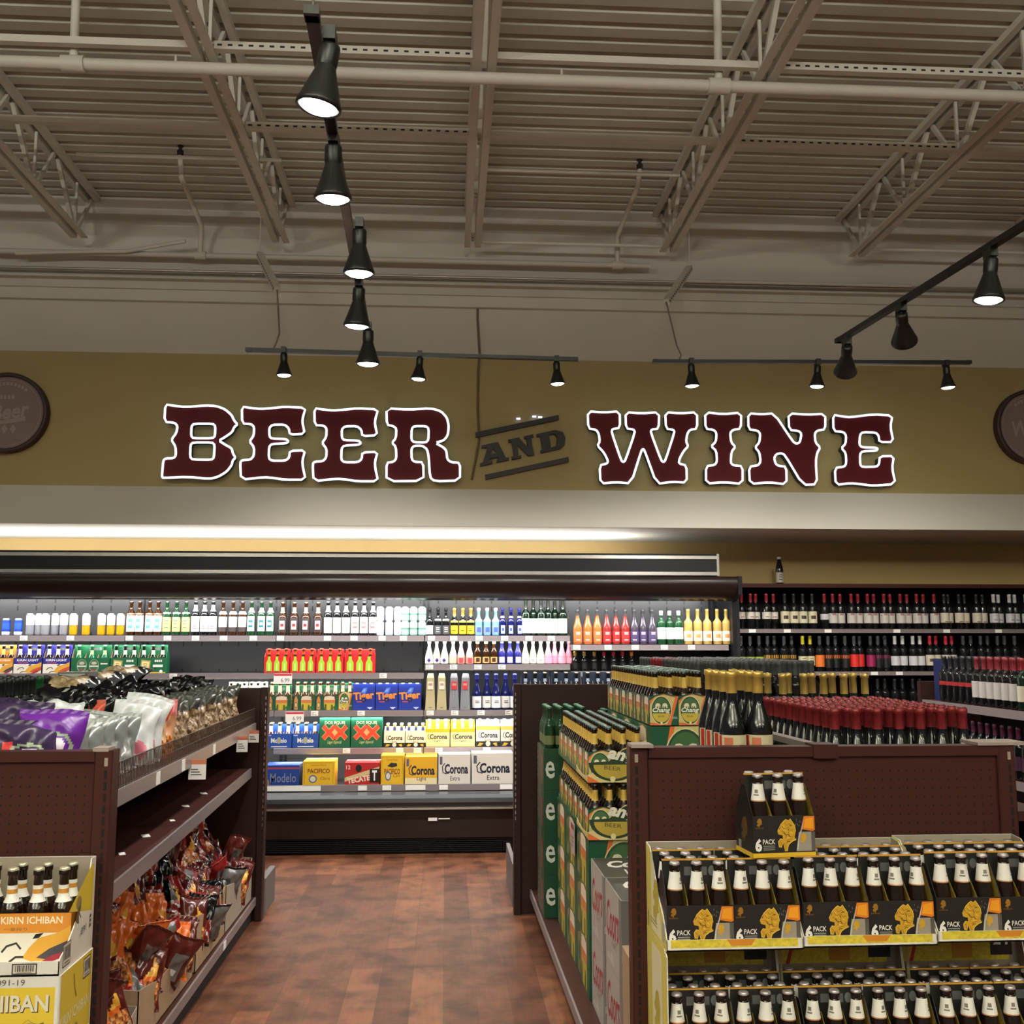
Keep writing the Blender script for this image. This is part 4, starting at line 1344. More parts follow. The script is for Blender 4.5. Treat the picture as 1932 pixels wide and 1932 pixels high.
can_g = can('beer_can', [(0, 0.05, ink(150, 195, 180)), (0.05, 0.065, ink(90, 140, 120)), (0.065, 0.13, ink(190, 225, 215))], h=0.122, r=0.0335)
for nm, P, xs in (('white', can_w, (717, 734, 750)), ('pale green', can_g, (764, 780, 796))):
    for lv in (0, 1):
        row(P, xs, za_ + 0.122 * lv, '%s cans in the %s tier %s' % (nm, ('lower', 'upper')[lv], TS), '%s stacked cans' % nm)
SML = dict(h=0.235, r=0.031, rn=0.013, zs=0.115, zn=0.17)
row(beer('sake_bottle', G_BLACK, labels=[(0.01, 0.085, W_, 6.3)], neck=(0.16, 0.20, BLK), cap=None, foil=(0.19, BLK), **SML), (810,), za_, 'small black bottles with white labels ' + TS, 'small black bottles')
row(beer('sake_bottle', G_BLACK, labels=[(0.01, 0.085, ink(75, 75, 80), 6.3, lines(W_))], neck=(0.125, 0.14, ink(170, 170, 175)), cap=None, foil=(0.19, BLK), **SML), (826, 841), za_, 'small black bottles with grey labels ' + TS, 'small black bottles')
row(beer('sake_bottle', G_BLACK, labels=[(0.012, 0.085, ink(225, 180, 40), 6.3, lines(BLK, (0.4,)))], neck=(0.11, 0.125, ink(240, 205, 80)), cap=None, foil=(0.165, GOLD), **SML), (857, 873, 888), za_, 'small bottles with gold foil and yellow labels ' + TS, 'small gold foil bottles')
row(beer('sake_bottle', glass('pale_blue_glass', (0.16, 0.42, 0.60), 0.12), labels=[(0.012, 0.085, ink(120, 150, 205), 6.3, badge(ink(70, 90, 180), 0.6))], neck=(0.12, 0.135, W_), cap=None, foil=(0.205, W_), **SML), (903, 919, 935), za_, 'small light blue bottles with white caps ' + TS, 'small light blue bottles')
row(beer('sake_bottle', G_BLUE, labels=[(0.012, 0.09, ink(20, 22, 60), 2.2, badge(ink(170, 200, 220), 0.9, ink(60, 80, 150)))], neck=(0.15, 0.165, W_), cap=None, foil=(0.20, ink(35, 40, 110)), **SML), (948, 964, 980), za_, 'small dark blue bottles with blue caps ' + TS, 'small dark blue bottles')
row(wine('wine_bottle', G_DGREEN, W_, ink(40, 50, 40), h=0.30, lz=(0.02, 0.145), cap_z=0.24), (992, 1007, 1021), za_, 'green wine bottles with large white labels ' + TS, 'green wine bottles in the cooler')
row(wine('wine_bottle', G_DGREEN, W_, ink(55, 62, 48), h=0.30, lz=(0.02, 0.145), cap_z=0.24, extra=lines(ink(150, 205, 215), (0.15, 0.3))), (1035, 1049, 1063), za_, 'wine bottles with white and pale blue labels ' + TS, 'green wine bottles in the cooler', dy=0.045)


def flavoured(c, c2, lab):
    p = glass(c, c2, 0.16)
    return beer('flavoured_wine_bottle', p, h=0.30, r=0.0385, rn=0.0155, zs=0.135, zn=0.235, labels=[(0.02, 0.115, ink(*lab), 2.4, lines(W_, (0.2, 0.72, 0.85)))], cap=None, foil=(0.245, ink(64, 62, 66)), flare=0.4)


RS = 'on the raised right shelf of the cooler'
row(flavoured('orange_juice_glass', (0.46, 0.12, 0.03), (225, 110, 60)), (1090, 1109, 1127), z5_, 'orange flavoured wine bottles ' + RS, 'flavoured wine bottles')
row(flavoured('red_juice_glass', (0.24, 0.022, 0.02), (190, 45, 45)), (1145, 1163, 1180), z5_, 'red flavoured wine bottles ' + RS, 'flavoured wine bottles')
row(flavoured('plum_juice_glass', (0.05, 0.042, 0.06), (75, 60, 100)), (1197, 1214, 1231), z5_, 'dark plum flavoured wine bottles ' + RS, 'flavoured wine bottles')
row(wine('wine_bottle', G_GREEN, W_, ink(235, 238, 228), h=0.29, lz=(0.045, 0.145), cap_z=0.25), (1248, 1265, 1281), z5_, 'white-capped green wines ' + RS, 'green white-capped wine bottles')
row(wine('wine_bottle', glass('golden_wine_glass', (0.42, 0.28, 0.08), 0.08), ink(240, 225, 200), GOLD, h=0.305, lz=(0.03, 0.115), cap_z=0.245, extra=badge(ink(225, 140, 80), 0.4)), (1299, 1317, 1335, 1354, 1371), z5_, 'clear gold-capsuled wines ' + RS, 'gold capsule wine bottles')

# second tier, right sections
zb4 = SHZ['b4']
SS = 'on the second cooler shelf'
ICE = dict(h=0.195, r=0.033, rn=0.0125, zs=0.06, zn=0.15)


def ice(g, lab, ex=None, foil=W_): return beer('wine_cooler_bottle', g, labels=[(0.008, 0.055, lab, 6.3) + ((ex,) if ex else ())], cap=None, foil=(0.172, foil), flare=0.35, **ICE)


def diamond(m):
    def f(mb, r, z0, z1):
        zc = (z0 + z1) / 2
        mb.lathe([(r, zc - 0.016), (r, zc - 0.008)], 3, m, -0.18, 0.18)
        mb.lathe([(r, zc - 0.008), (r, zc + 0.008)], 5, m, -0.42, 0.42)
        mb.lathe([(r, zc + 0.008), (r, zc + 0.016)], 3, m, -0.18, 0.18)
    return f


row(ice(G_CLEAR, W_, diamond(ink(70, 40, 130))), (810, 824, 839), zb4, 'pale bottles with purple diamond labels ' + SS, 'pale diamond label bottles')
row(ice(G_FROST, ink(200, 190, 165)), (855,), zb4, 'frosted beige bottles ' + SS, 'frosted bottle')
row(ice(glass('pale_pink_glass', (0.70, 0.42, 0.36), 0.25), ink(235, 150, 140), badge(ink(225, 70, 80), 0.9)), (870, 886), zb4, 'pale pink bottles with red emblems ' + SS, 'pale pink bottles')
row(beer('beer_bottle', G_AMBER, h=0.195, r=0.029, rn=0.013, zs=0.10, zn=0.14, labels=[(0.01, 0.06, ink(225, 180, 110), 6.3, badge(ink(70, 40, 30), 0.7))], cap=None, foil=(0.17, ink(225, 205, 140))), (901, 917, 932), zb4, 'small dark bottles with tan labels ' + SS, 'small tan label bottles')
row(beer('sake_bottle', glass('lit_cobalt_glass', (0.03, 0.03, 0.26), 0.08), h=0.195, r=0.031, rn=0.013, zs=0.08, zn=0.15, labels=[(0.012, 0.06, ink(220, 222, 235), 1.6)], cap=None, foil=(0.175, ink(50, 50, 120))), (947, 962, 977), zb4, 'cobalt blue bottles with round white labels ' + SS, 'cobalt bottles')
row(ice(G_CLEAR, W_, lines(ink(150, 160, 150), (0.4, 0.6))), (991, 1006, 1020), zb4, 'pale green-white bottles with white labels ' + SS, 'pale white label bottles')
row(ice(glass('pink_fizz_glass', (0.75, 0.28, 0.38), 0.2), ink(240, 165, 190), None, ink(240, 170, 185)), (1034, 1047, 1060, 1074), zb4, 'bright pink bottles with pink caps ' + SS, 'bright pink bottles')
zb5 = zb4 - 0.06
row(beer('wine_bottle', G_BLACK, h=0.17, r=0.031, rn=0.0135, zs=0.085, zn=0.125, labels=[(0.02, 0.07, BLK)], cap=None, foil=(0.128, GOLD)), (1085, 1102, 1121), zb5, 'black bottles with gold collars in the dim right bay', 'black bottles with bright collars')
row(beer('wine_bottle', G_BLACK, h=0.17, r=0.031, rn=0.0135, zs=0.085, zn=0.125, labels=[(0.02, 0.07, BLK)], cap=None, foil=(0.128, ink(190, 40, 60))), (1139, 1157, 1174), zb5, 'black bottles with red collars in the dim right bay', 'black bottles with bright collars')
row(beer('wine_bottle', G_BLACK, h=0.17, r=0.031, rn=0.0135, zs=0.085, zn=0.125, labels=[(0.02, 0.07, BLK)], cap=None, foil=(0.128, ink(225, 130, 40))), (1191,), zb5, 'black bottle with orange collar in the dim right bay', 'black bottles with bright collars')


# gift boxes and blue bottles on the third shelf
def tall_box(card, tagm):
    mb = MB()
    a, b, h = 0.042, 0.030, 0.30
    vs = [(-a, -a, 0), (a, -a, 0), (a, a, 0), (-a, a, 0), (-b, -b, h * .88), (b, -b, h * .88), (b, b, h * .88), (-b, b, h * .88), (-b * .75, -b * .75, h), (b * .75, -b * .75, h), (b * .75, b * .75, h), (-b * .75, b * .75, h)]
    fs = [(3, 2, 1, 0), (8, 9, 10, 11)] + [(k, (k + 1) % 4, 4 + (k + 1) % 4, 4 + k) for k in range(4)] + [(4 + k, 4 + (k + 1) % 4, 8 + (k + 1) % 4, 8 + k) for k in range(4)]
    mb.add(vs, fs, card)
    mb.front(0, -a - 0.0002, 0)
    mb.rect(-0.012, 0.016, 0.012, 0.022, ink(120, 110, 90), 1)
    P = Proto('gift_box', 'gift box', mb.data('gift_box'))
    t = MB().box(-0.022, -a - 0.004, 0.17, 0.022, -a - 0.003, 0.235, tagm)
    t.front(0, -a - 0.004, 0.2)
    t.rect(-0.016, 0.0, 0.016, 0.02, ink(170, 140, 130), 1)
    P.part('hang_tag', t)
    return P


TH = 'on the third cooler shelf'
gb1 = tall_box(ink(190, 178, 140, 0.35, metal=0.3), ink(225, 215, 200))
gb2 = tall_box(ink(140, 142, 150, 0.35, metal=0.4), ink(205, 50, 55))
for P, xs, nm in ((gb1, (813, 834), 'tall champagne coloured tapering gift boxes'), (gb2, (857, 879), 'tall silver tapering gift boxes')):
    row(P, xs, SHZ['c'], nm + ' ' + TH, 'tapering gift boxes')
row(sparkling('sparkling_bottle', G_BLUE, ink(40, 44, 120, 0.3), fz=0.25, h=0.30, r=0.0385, label=(ink(225, 225, 225), lines(BLK, (0.45, 0.6))), lz=(0.015, 0.11)), (900, 919, 936, 954, 971), SHZ['c'], 'dark blue white-label sparkling bottles ' + TH, 'blue sparkling bottles')

# ----------------------------------------------------------------- six-packs and cartons in the cooler
PXM = CYS / FPX          # metres per pixel at the shelf fronts


def pack_at(P, x0, x1, z, label, group, Y=CYS + 0.02, **k):
    xa, xb = X_(x0, Y), X_(x1, Y)
    s = (xb - xa) / P.w
    y = Y + 0.01 + P.d / 2
    P.at(((xa + xb) / 2, y, z), label, group, 0, (s * 0.985, 1, k.get('sz', 1)))
    return ((xa + xb) / 2, y, z, s)


def caps_in(P, c, loc, what, group):
    """Three bottles in front and three behind, standing in a carrier."""
    q = min(0.965, loc[3] * c.w / 0.187 * 0.93)
    bs = (q, q, 1)
    for k in range(3):
        P.at((loc[0] + (k - 1) * c.w / 3 * loc[3], loc[1] - c.d / 4, loc[2] + 0.0025), '%s bottle in %s' % (('left', 'middle', 'right')[k], what), group, 0, bs)
    for k in range(3):
        P.at((loc[0] + (k - 1) * c.w / 3 * loc[3], loc[1] + c.d / 4, loc[2] + 0.0025), '%s rear bottle in %s' % (('left', 'middle', 'right')[k], what), group, 0, bs)


def art_kirin(blue):
    top = ink(42, 40, 130) if blue else ink(215, 140, 50)

    def f(mb, w, h):
        mb.rect(-w / 2, 0, w / 2, h, ink(232, 228, 214))
        mb.rect(-w / 2, h * 0.60, w / 2, h, top)
        mb.text('KIRIN LIGHT' if blue else 'KIRIN ICHIBAN', -0.0 * w, h * 0.86, w * 0.78, h * 0.15, W_ if blue else ink(245, 235, 205), bold=0.02)
        if blue: mb.rect(-w * .36, h * .66, w * .02, h * .70, ink(220, 90, 90))
        else: mb.text('一番搾り', -w * 0.2, h * 0.68, w * 0.30, h * 0.07, ink(120, 90, 40))
        mb.poly([(-w * .02, h * .30), (w * .10, h * .50), (w * .34, h * .60), (w * .5, h * .74), (w * .5, h * .30), (w * .30, h * .06), (w * .02, h * .02), (-w * .1, h * .1)], ink(222, 165, 60))
        mb.poly([(w * .02, h * .48), (w * .06, h * .58), (w * .16, h * .60), (w * .10, h * .50)], BLK)
        mb.poly([(w * .08, h * .10), (w * .24, h * .28), (w * .5, h * .46), (w * .5, h * .22), (w * .32, h * .04)], ink(70, 66, 74) if not blue else ink(190, 80, 45))
        mb.poly([(w * .12, 0), (w * .30, h * .16), (w * .42, h * .2), (w * .38, h * .08), (w * .24, 0)], ink(165, 40, 62))
        mb.stroke([(-w * .36, h * .22), (-w * .30, h * .34), (-w * .18, h * .40), (-w * .12, h * .28)], h * .045, ink(50, 44, 40))
        mb.stroke([(-w * .26, h * .02), (-w * .18, h * .12), (-w * .08, h * .12)], h * .045, ink(50, 44, 40))
    return f


def side_plain(m, stripe=None):
    def f(mb, d, h):
        mb.rect(-d / 2, 0, d / 2, h, m)
        if stripe: mb.rect(-d / 2, h * 0.3, d / 2, h * 0.55, stripe)
    return f


kl_b = beer('beer_bottle', G_BROWN, labels=[(0.03, 0.1, W_)], neck=(0.15, 0.195, W_), n=12)
ki_c = carrier('beer_carrier', art_kirin(False), ink(215, 140, 50), ink(215, 140, 50), hf=0.125)
kl_c = carrier('beer_carrier', art_kirin(True), ink(42, 40, 130), ink(42, 40, 130), hf=0.125)
zb_ = SHZ['b']
L2 = 'on the second cooler shelf'
kgold = beer('beer_bottle', G_BROWN, labels=[(0.03, 0.1, CREAM)], neck=(0.15, 0.195, ink(215, 170, 90)), cap=CAPGOLD, n=12)
l = pack_at(ki_c, -18, 26, zb_, 'orange beer carrier at the picture edge ' + L2, 'carriers on the second cooler shelf')
caps_in(kgold, ki_c, l, 'the orange carrier on the second cooler shelf', 'bottles in the orange cooler carrier')
for k, (a, b) in enumerate(((27, 80), (82, 133))):
    l = pack_at(kl_c, a, b, zb_, '%s white and indigo beer carrier with orange beast %s' % (('left', 'right')[k], L2), 'carriers on the second cooler shelf')
    caps_in(kl_b, kl_c, l, 'the %s white and indigo cooler carrier' % ('left', 'right')[k], 'bottles in the indigo carriers')
GRN = ink(14, 92, 56)


def art_pilsner(mb, w, h):
    mb.rect(-w / 2, 0, w / 2, h, GRN)
    for x in (-0.22, 0.10):
        mb.oval(w * x, h * 0.50, w * 0.13, h * 0.42, ink(150, 165, 140))
        mb.oval(w * x, h * 0.52, w * 0.115, h * 0.38, ink(60, 105, 75))
        mb.oval(w * x, h * 0.66, w * 0.07, h * 0.10, ink(190, 175, 160))
        mb.rect(w * (x - .12), h * 0.42, w * (x + .12), h * 0.50, ink(205, 215, 200))
        mb.rect(w * (x - .08), h * 0.22, w * (x + .08), h * 0.28, ink(150, 60, 50))
    mb.rect(w * .27, h * .58, w * .45, h * .66, W_)
    mb.oval(w * .36, h * .16, w * .05, h * .08, ink(190, 90, 80))


def art_square(mb, w, h):
    mb.rect(-w / 2, 0, w / 2, h, GRN)
    mb.rect(-w / 2, 0, w / 2, h * 0.07, ink(215, 175, 60))
    mb.poly([(-w * .42, h * .22), (-w * .08, h * .16), (-w * .04, h * .82), (-w * .38, h * .88)], ink(165, 150, 80))
    mb.poly([(-w * .38, h * .30), (-w * .12, h * .25), (-w * .09, h * .74), (-w * .35, h * .79)], ink(228, 212, 150))
    for k in range(3): mb.rect(-w * .30, h * (.42 + .09 * k), -w * .17, h * (.46 + .09 * k), ink(150, 120, 60))
    for k in range(4): mb.rect(w * (.10 + .07 * k), h * .73, w * (.15 + .07 * k), h * .87, W_)
    mb.rect(w * .04, h * .40, w * .40, h * .56, ink(220, 228, 222))
    mb.oval(w * .34, h * .12, w * .06, h * .1, W_)


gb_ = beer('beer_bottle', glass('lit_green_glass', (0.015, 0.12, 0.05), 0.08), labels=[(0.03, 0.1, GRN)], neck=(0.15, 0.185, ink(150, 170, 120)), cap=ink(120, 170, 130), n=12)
gw_ = beer('beer_bottle', G_DGREEN, labels=[(0.03, 0.1, GRN)], neck=(0.15, 0.185, ink(240, 232, 190)), cap=ink(40, 110, 70), n=12)
pc = carrier('beer_carrier', art_pilsner, GRN, GRN, w=0.26, hf=0.125)
l = pack_at(pc, 135, 208, zb_, 'wide green carrier with twin oval labels ' + L2, 'carriers on the second cooler shelf')
caps_in(gb_, pc, l, 'the wide green carrier', 'bottles in the wide green carrier')
sq = carrier('beer_carrier', art_square, GRN, GRN, hf=0.125)
for k, (a, b) in enumerate(((209, 260), (261, 314))):
    l = pack_at(sq, a, b, zb_, '%s green carrier with slanted cream square label %s' % (('left', 'right')[k], L2), 'carriers on the second cooler shelf')
    caps_in(gw_, sq, l, 'the %s green carrier with cream square' % ('left', 'right')[k], 'bottles in the square label carriers')
RED = ink(205, 24, 30)


def art_lime(mb, w, h):
    mb.rect(-w / 2, 0, w / 2, h, RED)
    for k in (-1, 0, 1):
        x = k * w * 0.31
        c, c2 = ink(150, 195, 50), ink(195, 225, 110)
        mb.poly([(x - w * .11, h * .06), (x + w * .11, h * .06), (x + w * .11, h * .62), (x + w * .05, h * .80), (x + w * .045, h * 1.0), (x - w * .045, h * 1.0), (x - w * .05, h * .80), (x - w * .11, h * .62)], c)
        mb.rect(x - w * .03, h * .1, x + w * .03, h * .6, c2)
        mb.rect(x - w * .10, h * .06, x + w * .10, h * .12, ink(90, 60, 30))


lime = carrier('beer_carrier', art_lime, RED, RED, hf=0.135, hh=0.195, slot=False, edge=ink(235, 90, 70))
lb_ = beer('beer_bottle', G_AMBER, h=0.20, labels=[(0.03, 0.1, ink(150, 195, 50))], neck=(0.15, 0.18, ink(200, 90, 50)), cap=ink(215, 60, 40), n=12, zs=0.10, zn=0.14)
for k, (a, b) in enumerate(((499, 547), (548, 596), (597, 649), (650, 708))):
    l = pack_at(lime, a, b, zb_, '%s red carrier picturing lime green bottles %s' % (nth(k, 4), L2), 'red lime bottle carriers')
    caps_in(lb_, lime, l, 'the %s red carrier' % nth(k, 4), 'bottles in the red carriers')


# third shelf: green elephant carriers and blue tiger boxes
def elephant(mb, x, y, s, m, flip=1):
    pts = [(-.9, -.9), (-.9, .1), (-.5, .7), (.2, .8), (.7, .6), (.95, .1), (.98, -.8), (.75, -.8), (.72, -.1), (.5, -.3), (.45, -.9), (.15, -.9), (.1, -.4), (-.35, -.4), (-.4, -.9)]
    mb.poly([(x + a * s * flip, y + b * s) for a, b in (pts if flip > 0 else pts[::-1])], m)


CG, CB, CO = ink(16, 78, 50), ink(196, 180, 120), ink(214, 108, 50)


def chang_oval(mb, x, y, a, b, sc=1.0):
    mb.oval(x, y, a, b, ink(214, 202, 150), 28)
    mb.oval(x, y, a * .94, b * .95, ink(30, 70, 42), 28)
    mb.oval(x, y + b * 0.02, a * .84, b * .84, ink(64, 100, 60), 28)
    n = 28
    mb.poly([(x + a * .84 * math.cos(math.pi + t * math.pi / 14), y - b * .22 + b * .62 * math.sin(math.pi + t * math.pi / 14)) for t in range(15)], ink(196, 172, 66))
    elephant(mb, x - a * .34, y + b * .34, a * .26, ink(226, 218, 190))
    elephant(mb, x + a * .36, y + b * .34, a * .26, ink(226, 218, 190), -1)
    mb.text('Chang', x, y - b * .02, a * 1.72, b * .40, ink(240, 236, 220), shear=0.25, bold=0.02)
    mb.text('BEER', x, y - b * .42, a * .62, b * .13, ink(90, 80, 40))
    mb.oval(x, y - b * .88, a * .12, a * .12, ink(225, 215, 180), 12)


def art_chang_end(mb, w, h):
    mb.rect(-w / 2, 0, w / 2, h, CG)
    mb.poly([(-w * .5, 0), (w * .22, 0), (w * .5, h * 1.0), (w * .30, h * 1.0), (-w * .02, h * 1.08), (-w * .3, h), (-w * .5, h * .85)], CO)
    mb.poly([(-w * .5, h * .1), (w * .10, h * .02), (w * .38, h * .95), (0, h * 1.06), (-w * .32, h * .98), (-w * .5, h * .7)], CB)
    chang_oval(mb, -w * .10, h * .52, w * .36, h * .50)
    mb.text('CHANG', w * .36, h * .26, w * .18, h * .08, ink(205, 215, 205))


def beer_glass(mb, x, w, h, foam=True):
    mb.poly([(x - w * .36, h * .02), (x + w * .36, h * .02), (x + w * .40, h * .55), (x - w * .40, h * .55)], ink(190, 168, 55))
    mb.poly([(x - w * .40, h * .50), (x + w * .40, h * .50), (x + w * .40, h * .74), (x - w * .40, h * .74)], ink(206, 118, 62))
    mb.poly([(x - w * .40, h * .70), (x + w * .40, h * .70), (x + w * .34, h * .93), (x, h * .98), (x - w * .34, h * .93)], ink(222, 205, 180))
    mb.poly([(x - w * .38, h * .02), (x - w * .2, h * .02), (x - w * .2, h * .4), (x - w * .32, h * .42)], ink(70, 84, 30))
    mb.poly([(x + w * .1, h * .02), (x + w * .24, h * .02), (x + w * .26, h * .34), (x + w * .12, h * .38)], ink(70, 84, 30))


def art_chang_long(mb, w, h):
    mb.rect(-w / 2, 0, w / 2, h, CG)
    mb.poly([(-w * .46, h * .05), (-w * .30, h * .05), (-w * .30, h * .7), (-w * .35, h * .95), (-w * .41, h * .95), (-w * .46, h * .7)], ink(200, 130, 70))
    mb.oval(-w * .38, h * .36, w * .065, h * .2, CG)
    mb.oval(-w * .38, h * .36, w * .05, h * .15, CB)
    beer_glass(mb, w * .10, w * .62, h)
    elephant(mb, w * .36, h * .16, w * .11, ink(24, 96, 46), -1)
    mb.rect(w * .3, h * .76, w * .46, h * .80, ink(160, 40, 50))


chb = beer('beer_bottle', G_AMBER, labels=[(0.03, 0.1, CG)], neck=(0.15, 0.2, ink(222, 200, 110)), cap=ink(40, 110, 60), n=12)
chc = carrier('beer_carrier', art_chang_long, CG, CG, hf=0.120, hh=0.205, sideart=art_chang_end, peak=0.150, edge=ink(40, 130, 70))
zc_ = SHZ['c']
for k, (a, b) in enumerate(((507, 552), (556, 597), (598, 641))):
    l = pack_at(chc, a, b, zc_, '%s green elephant beer carrier on the third cooler shelf' % nth(k, 3), 'green elephant carriers in the cooler')
    caps_in(chb, chc, l, 'the %s green elephant cooler carrier' % nth(k, 3), 'bottles in the elephant cooler carriers')
che = carrier('beer_carrier', art_chang_end, CG, CG, w=0.125, d=0.187, hf=0.14, hh=0.22, edge=ink(40, 130, 70), divide=False)
l = pack_at(che, 641, 667, zc_, 'green elephant beer carrier turned end-on beside the blue boxes', 'green elephant carriers in the cooler')
for k in range(2): chb.at((l[0] + (k - .5) * 0.06, l[1] - 0.05, l[2] + 0.0025), '%s bottle in the end-on elephant carrier' % ('left', 'right')[k], 'bottles in the elephant cooler carriers', 0, (0.9, 0.9, 1))
TB = ink(26, 50, 150)


def art_tiger(mb, w, h):
    mb.rect(-w / 2, 0, w / 2, h, TB)
    mb.poly([(-w * .15, h * .66), (-w * .02, h * .84), (w * .16, h * .86), (w * .12, h * .70), (w * .04, h * .60)], ink(70, 110, 210))
    mb.poly([(-w * .10, h * .70), (0, h * .80), (w * .08, h * .82), (w * .05, h * .70)], ink(120, 155, 230))
    mb.text('Tiger', 0.004 * w, h * .50, w * .96, h * .40, ink(40, 30, 80), bold=0.05, rot=0.09)
    mb.text('Tiger', 0, h * .51, w * .94, h * .38, ink(235, 140, 50), bold=0.035, rot=0.09)
    mb.rect(-w * .32, h * .30, -w * .08, h * .33, ink(225, 90, 60))
    mb.poly([(w * .14, h * .11), (w * .42, h * .11), (w * .28, h * .02)], ink(190, 200, 225))


tg = carton('beer_carton', TB, {'f': art_tiger}, 0.186, 0.125, 0.215, edge=ink(60, 90, 190))
for k in (-1, 0, 1): tg.part('bottle_cap', MB().lathe([(0.0, 0.0)] and [(0.014, 0.215), (0.0135, 0.221), (0.0005, 0.222)], 10, ink(150, 165, 205)) if k == 0 else (lambda b: (setattr(b, 'M', Matrix.Translation((k * 0.06, -0.03, 0))), b.lathe([(0.014, 0.215), (0.0135, 0.221), (0.0005, 0.222)], 10, ink(150, 165, 205)))[1])(MB()))
for k, (a, b) in enumerate(((667, 709), (710, 752), (753, 796))):
    pack_at(tg, a, b, zc_, '%s blue beer box with orange lettering on the third shelf' % nth(k, 3), 'blue boxes with orange lettering')
NAVY = ink(24, 40, 66)


def art_star(mb, w, h):
    mb.rect(-w / 2, 0, w / 2, h, NAVY)
    p = []
    for k in range(10):
        r = (0.13, 0.055)[k % 2] * w
        p.append((r * math.sin(k * math.pi / 5), h * .5 + r * math.cos(k * math.pi / 5)))
    mb.poly(p[::-1], ink(190, 110, 60))


nb = beer('beer_bottle', G_BLACK, labels=[(0.03, 0.1, NAVY)], neck=(0.155, 0.18, ink(150, 165, 185)), cap=ink(190, 180, 160), n=12)
nc = carrier('beer_carrier', art_star, NAVY, NAVY, hf=0.125, slot=False)
for k, (a, b) in enumerate(((983, 1038), (1040, 1098), (1100, 1158))):
    l = pack_at(nc, a, b, ZN, '%s navy carrier with orange star behind the right gondola' % nth(k, 3), 'navy star carriers', Y=8.49)
    caps_in(nb, nc, l, 'the %s navy star carrier' % nth(k, 3), 'bottles in the navy star carriers')
# cream capped carriers half hidden behind the left gondola
cw = beer('beer_bottle', G_BROWN, labels=[(0.03, 0.1, CREAM)], neck=(0.15, 0.2, CREAM), cap=ink(245, 235, 205), n=12)
cc = carrier('beer_carrier', side_plain(CREAM), CREAM, CREAM, slot=False)
for k, (a, b) in enumerate(((431, 468), (469, 506))):
    l = pack_at(cc, a, b, zc_, '%s cream carrier mostly hidden behind the left gondola' % nth(k, 2), 'cream carriers behind the left gondola')
    caps_in(cw, cc, l, 'the %s cream carrier behind the gondola' % nth(k, 2), 'cream capped bottles')

# fourth shelf
MBL = ink(28, 70, 150)


def art_modelo(mb, w, h):
    mb.rect(-w / 2, 0, w / 2, h, MBL)
    mb.text('Modelo', 0, h * .52, w * .62, h * .34, ink(215, 215, 205), bold=0.03)
    mb.oval(0, h * .52, w * .09, h * .24, ink(150, 150, 130))
    mb.rect(-w * .3, h * .06, w * .32, h * .12, W_)
    mb.rect(-w * .46, h * .84, -w * .3, h * .92, ink(160, 180, 215))


zd_ = SHZ['d']
mo = carrier('beer_carrier', art_modelo, MBL, MBL, hf=0.115, hh=0.19, slot=False)
mob = beer('beer_bottle', G_AMBER, h=0.20, zs=0.10, zn=0.14, labels=[(0.03, 0.09, MBL)], neck=(0.13, 0.175, W_), cap=ink(215, 190, 110), n=12)
F4 = 'on the fourth cooler shelf'
for k, (a, b) in enumerate(((507, 555), (556, 605))):
    l = pack_at(mo, a, b, zd_, '%s blue carrier with silver lettering %s' % (nth(k, 2), F4), 'blue carriers on the fourth shelf')
    caps_in(mob, mo, l, 'the %s blue fourth shelf carrier' % nth(k, 2), 'bottles in the blue carriers')
DG = ink(18, 92, 62)


def art_xx(mb, w, h):
    mb.rect(-w / 2, 0, w / 2, h, DG)
    mb.text('DOS EQUIS', 0, h * .83, w * .66, h * .12, ink(205, 205, 170), bold=0.01)
    for m_, ww_ in ((ink(210, 170, 110), w * .155), (ink(215, 70, 45), w * .125)):
        for s in (-1, 1):
            c = s * w * .19
            mb.stroke([(c - w * .19, h * .72), (c + w * .19, h * .30)], ww_, m_)
            mb.stroke([(c + w * .19, h * .72), (c - w * .19, h * .30)], ww_, m_)
    mb.poly([(0, h * .38), (w * .08, h * .51), (0, h * .64), (-w * .08, h * .51)], ink(225, 170, 110))
    mb.text('Lager Especial', 0, h * .17, w * .46, h * .13, ink(205, 210, 150), shear=0.3)


xx = carton('beer_carton', DG, {'f': art_xx}, 0.262, 0.18, 0.235, edge=ink(60, 130, 90))
for k, (a, b) in enumerate(((606, 664), (665, 724))):
    pack_at(xx, a, b, zd_, '%s dark green box with large red crosses %s' % (nth(k, 2), F4), 'green boxes with red crosses', sz=1.03)


def art_corona(base, band, txt, sub, dark=False, lo=0.0):
    def f(mb, w, h):
        mb.rect(-w / 2, 0, w / 2, h, base)
        if band: mb.rect(-w / 2, h * .80, w / 2, h, band)
        if dark:
            mb.rect(-w / 2, 0, w / 2, h * .26, BLK)
            for s in (-1, 1): mb.poly([(s * w * .42 - w * .03, h * .04), (s * w * .36, h * .2), (s * w * .2, h * .16), (s * w * .3, h * .04)][::s], ink(205, 165, 50))
            mb.oval(0, h * .14, w * .10, h * .13, ink(215, 212, 195))
        mb.text('Corona' if 'ona' in txt else txt, w * .04, h * (.56 + lo), w * .72, h * .28, ink(28, 36, 60) if not dark or True else BLK, bold=0.035)
        mb.stroke([(-w * .34, h * (.70 + lo)), (-w * .40, h * (.60 + lo)), (-w * .38, h * (.46 + lo)), (-w * .28, h * (.42 + lo))], w * .025, ink(28, 36, 60))
        mb.text(sub, 0, h * (.32 + lo), w * .26, h * .13, ink(110, 90, 50) if sub == 'Extra' else ink(40, 60, 120), bold=0.01)
    return f


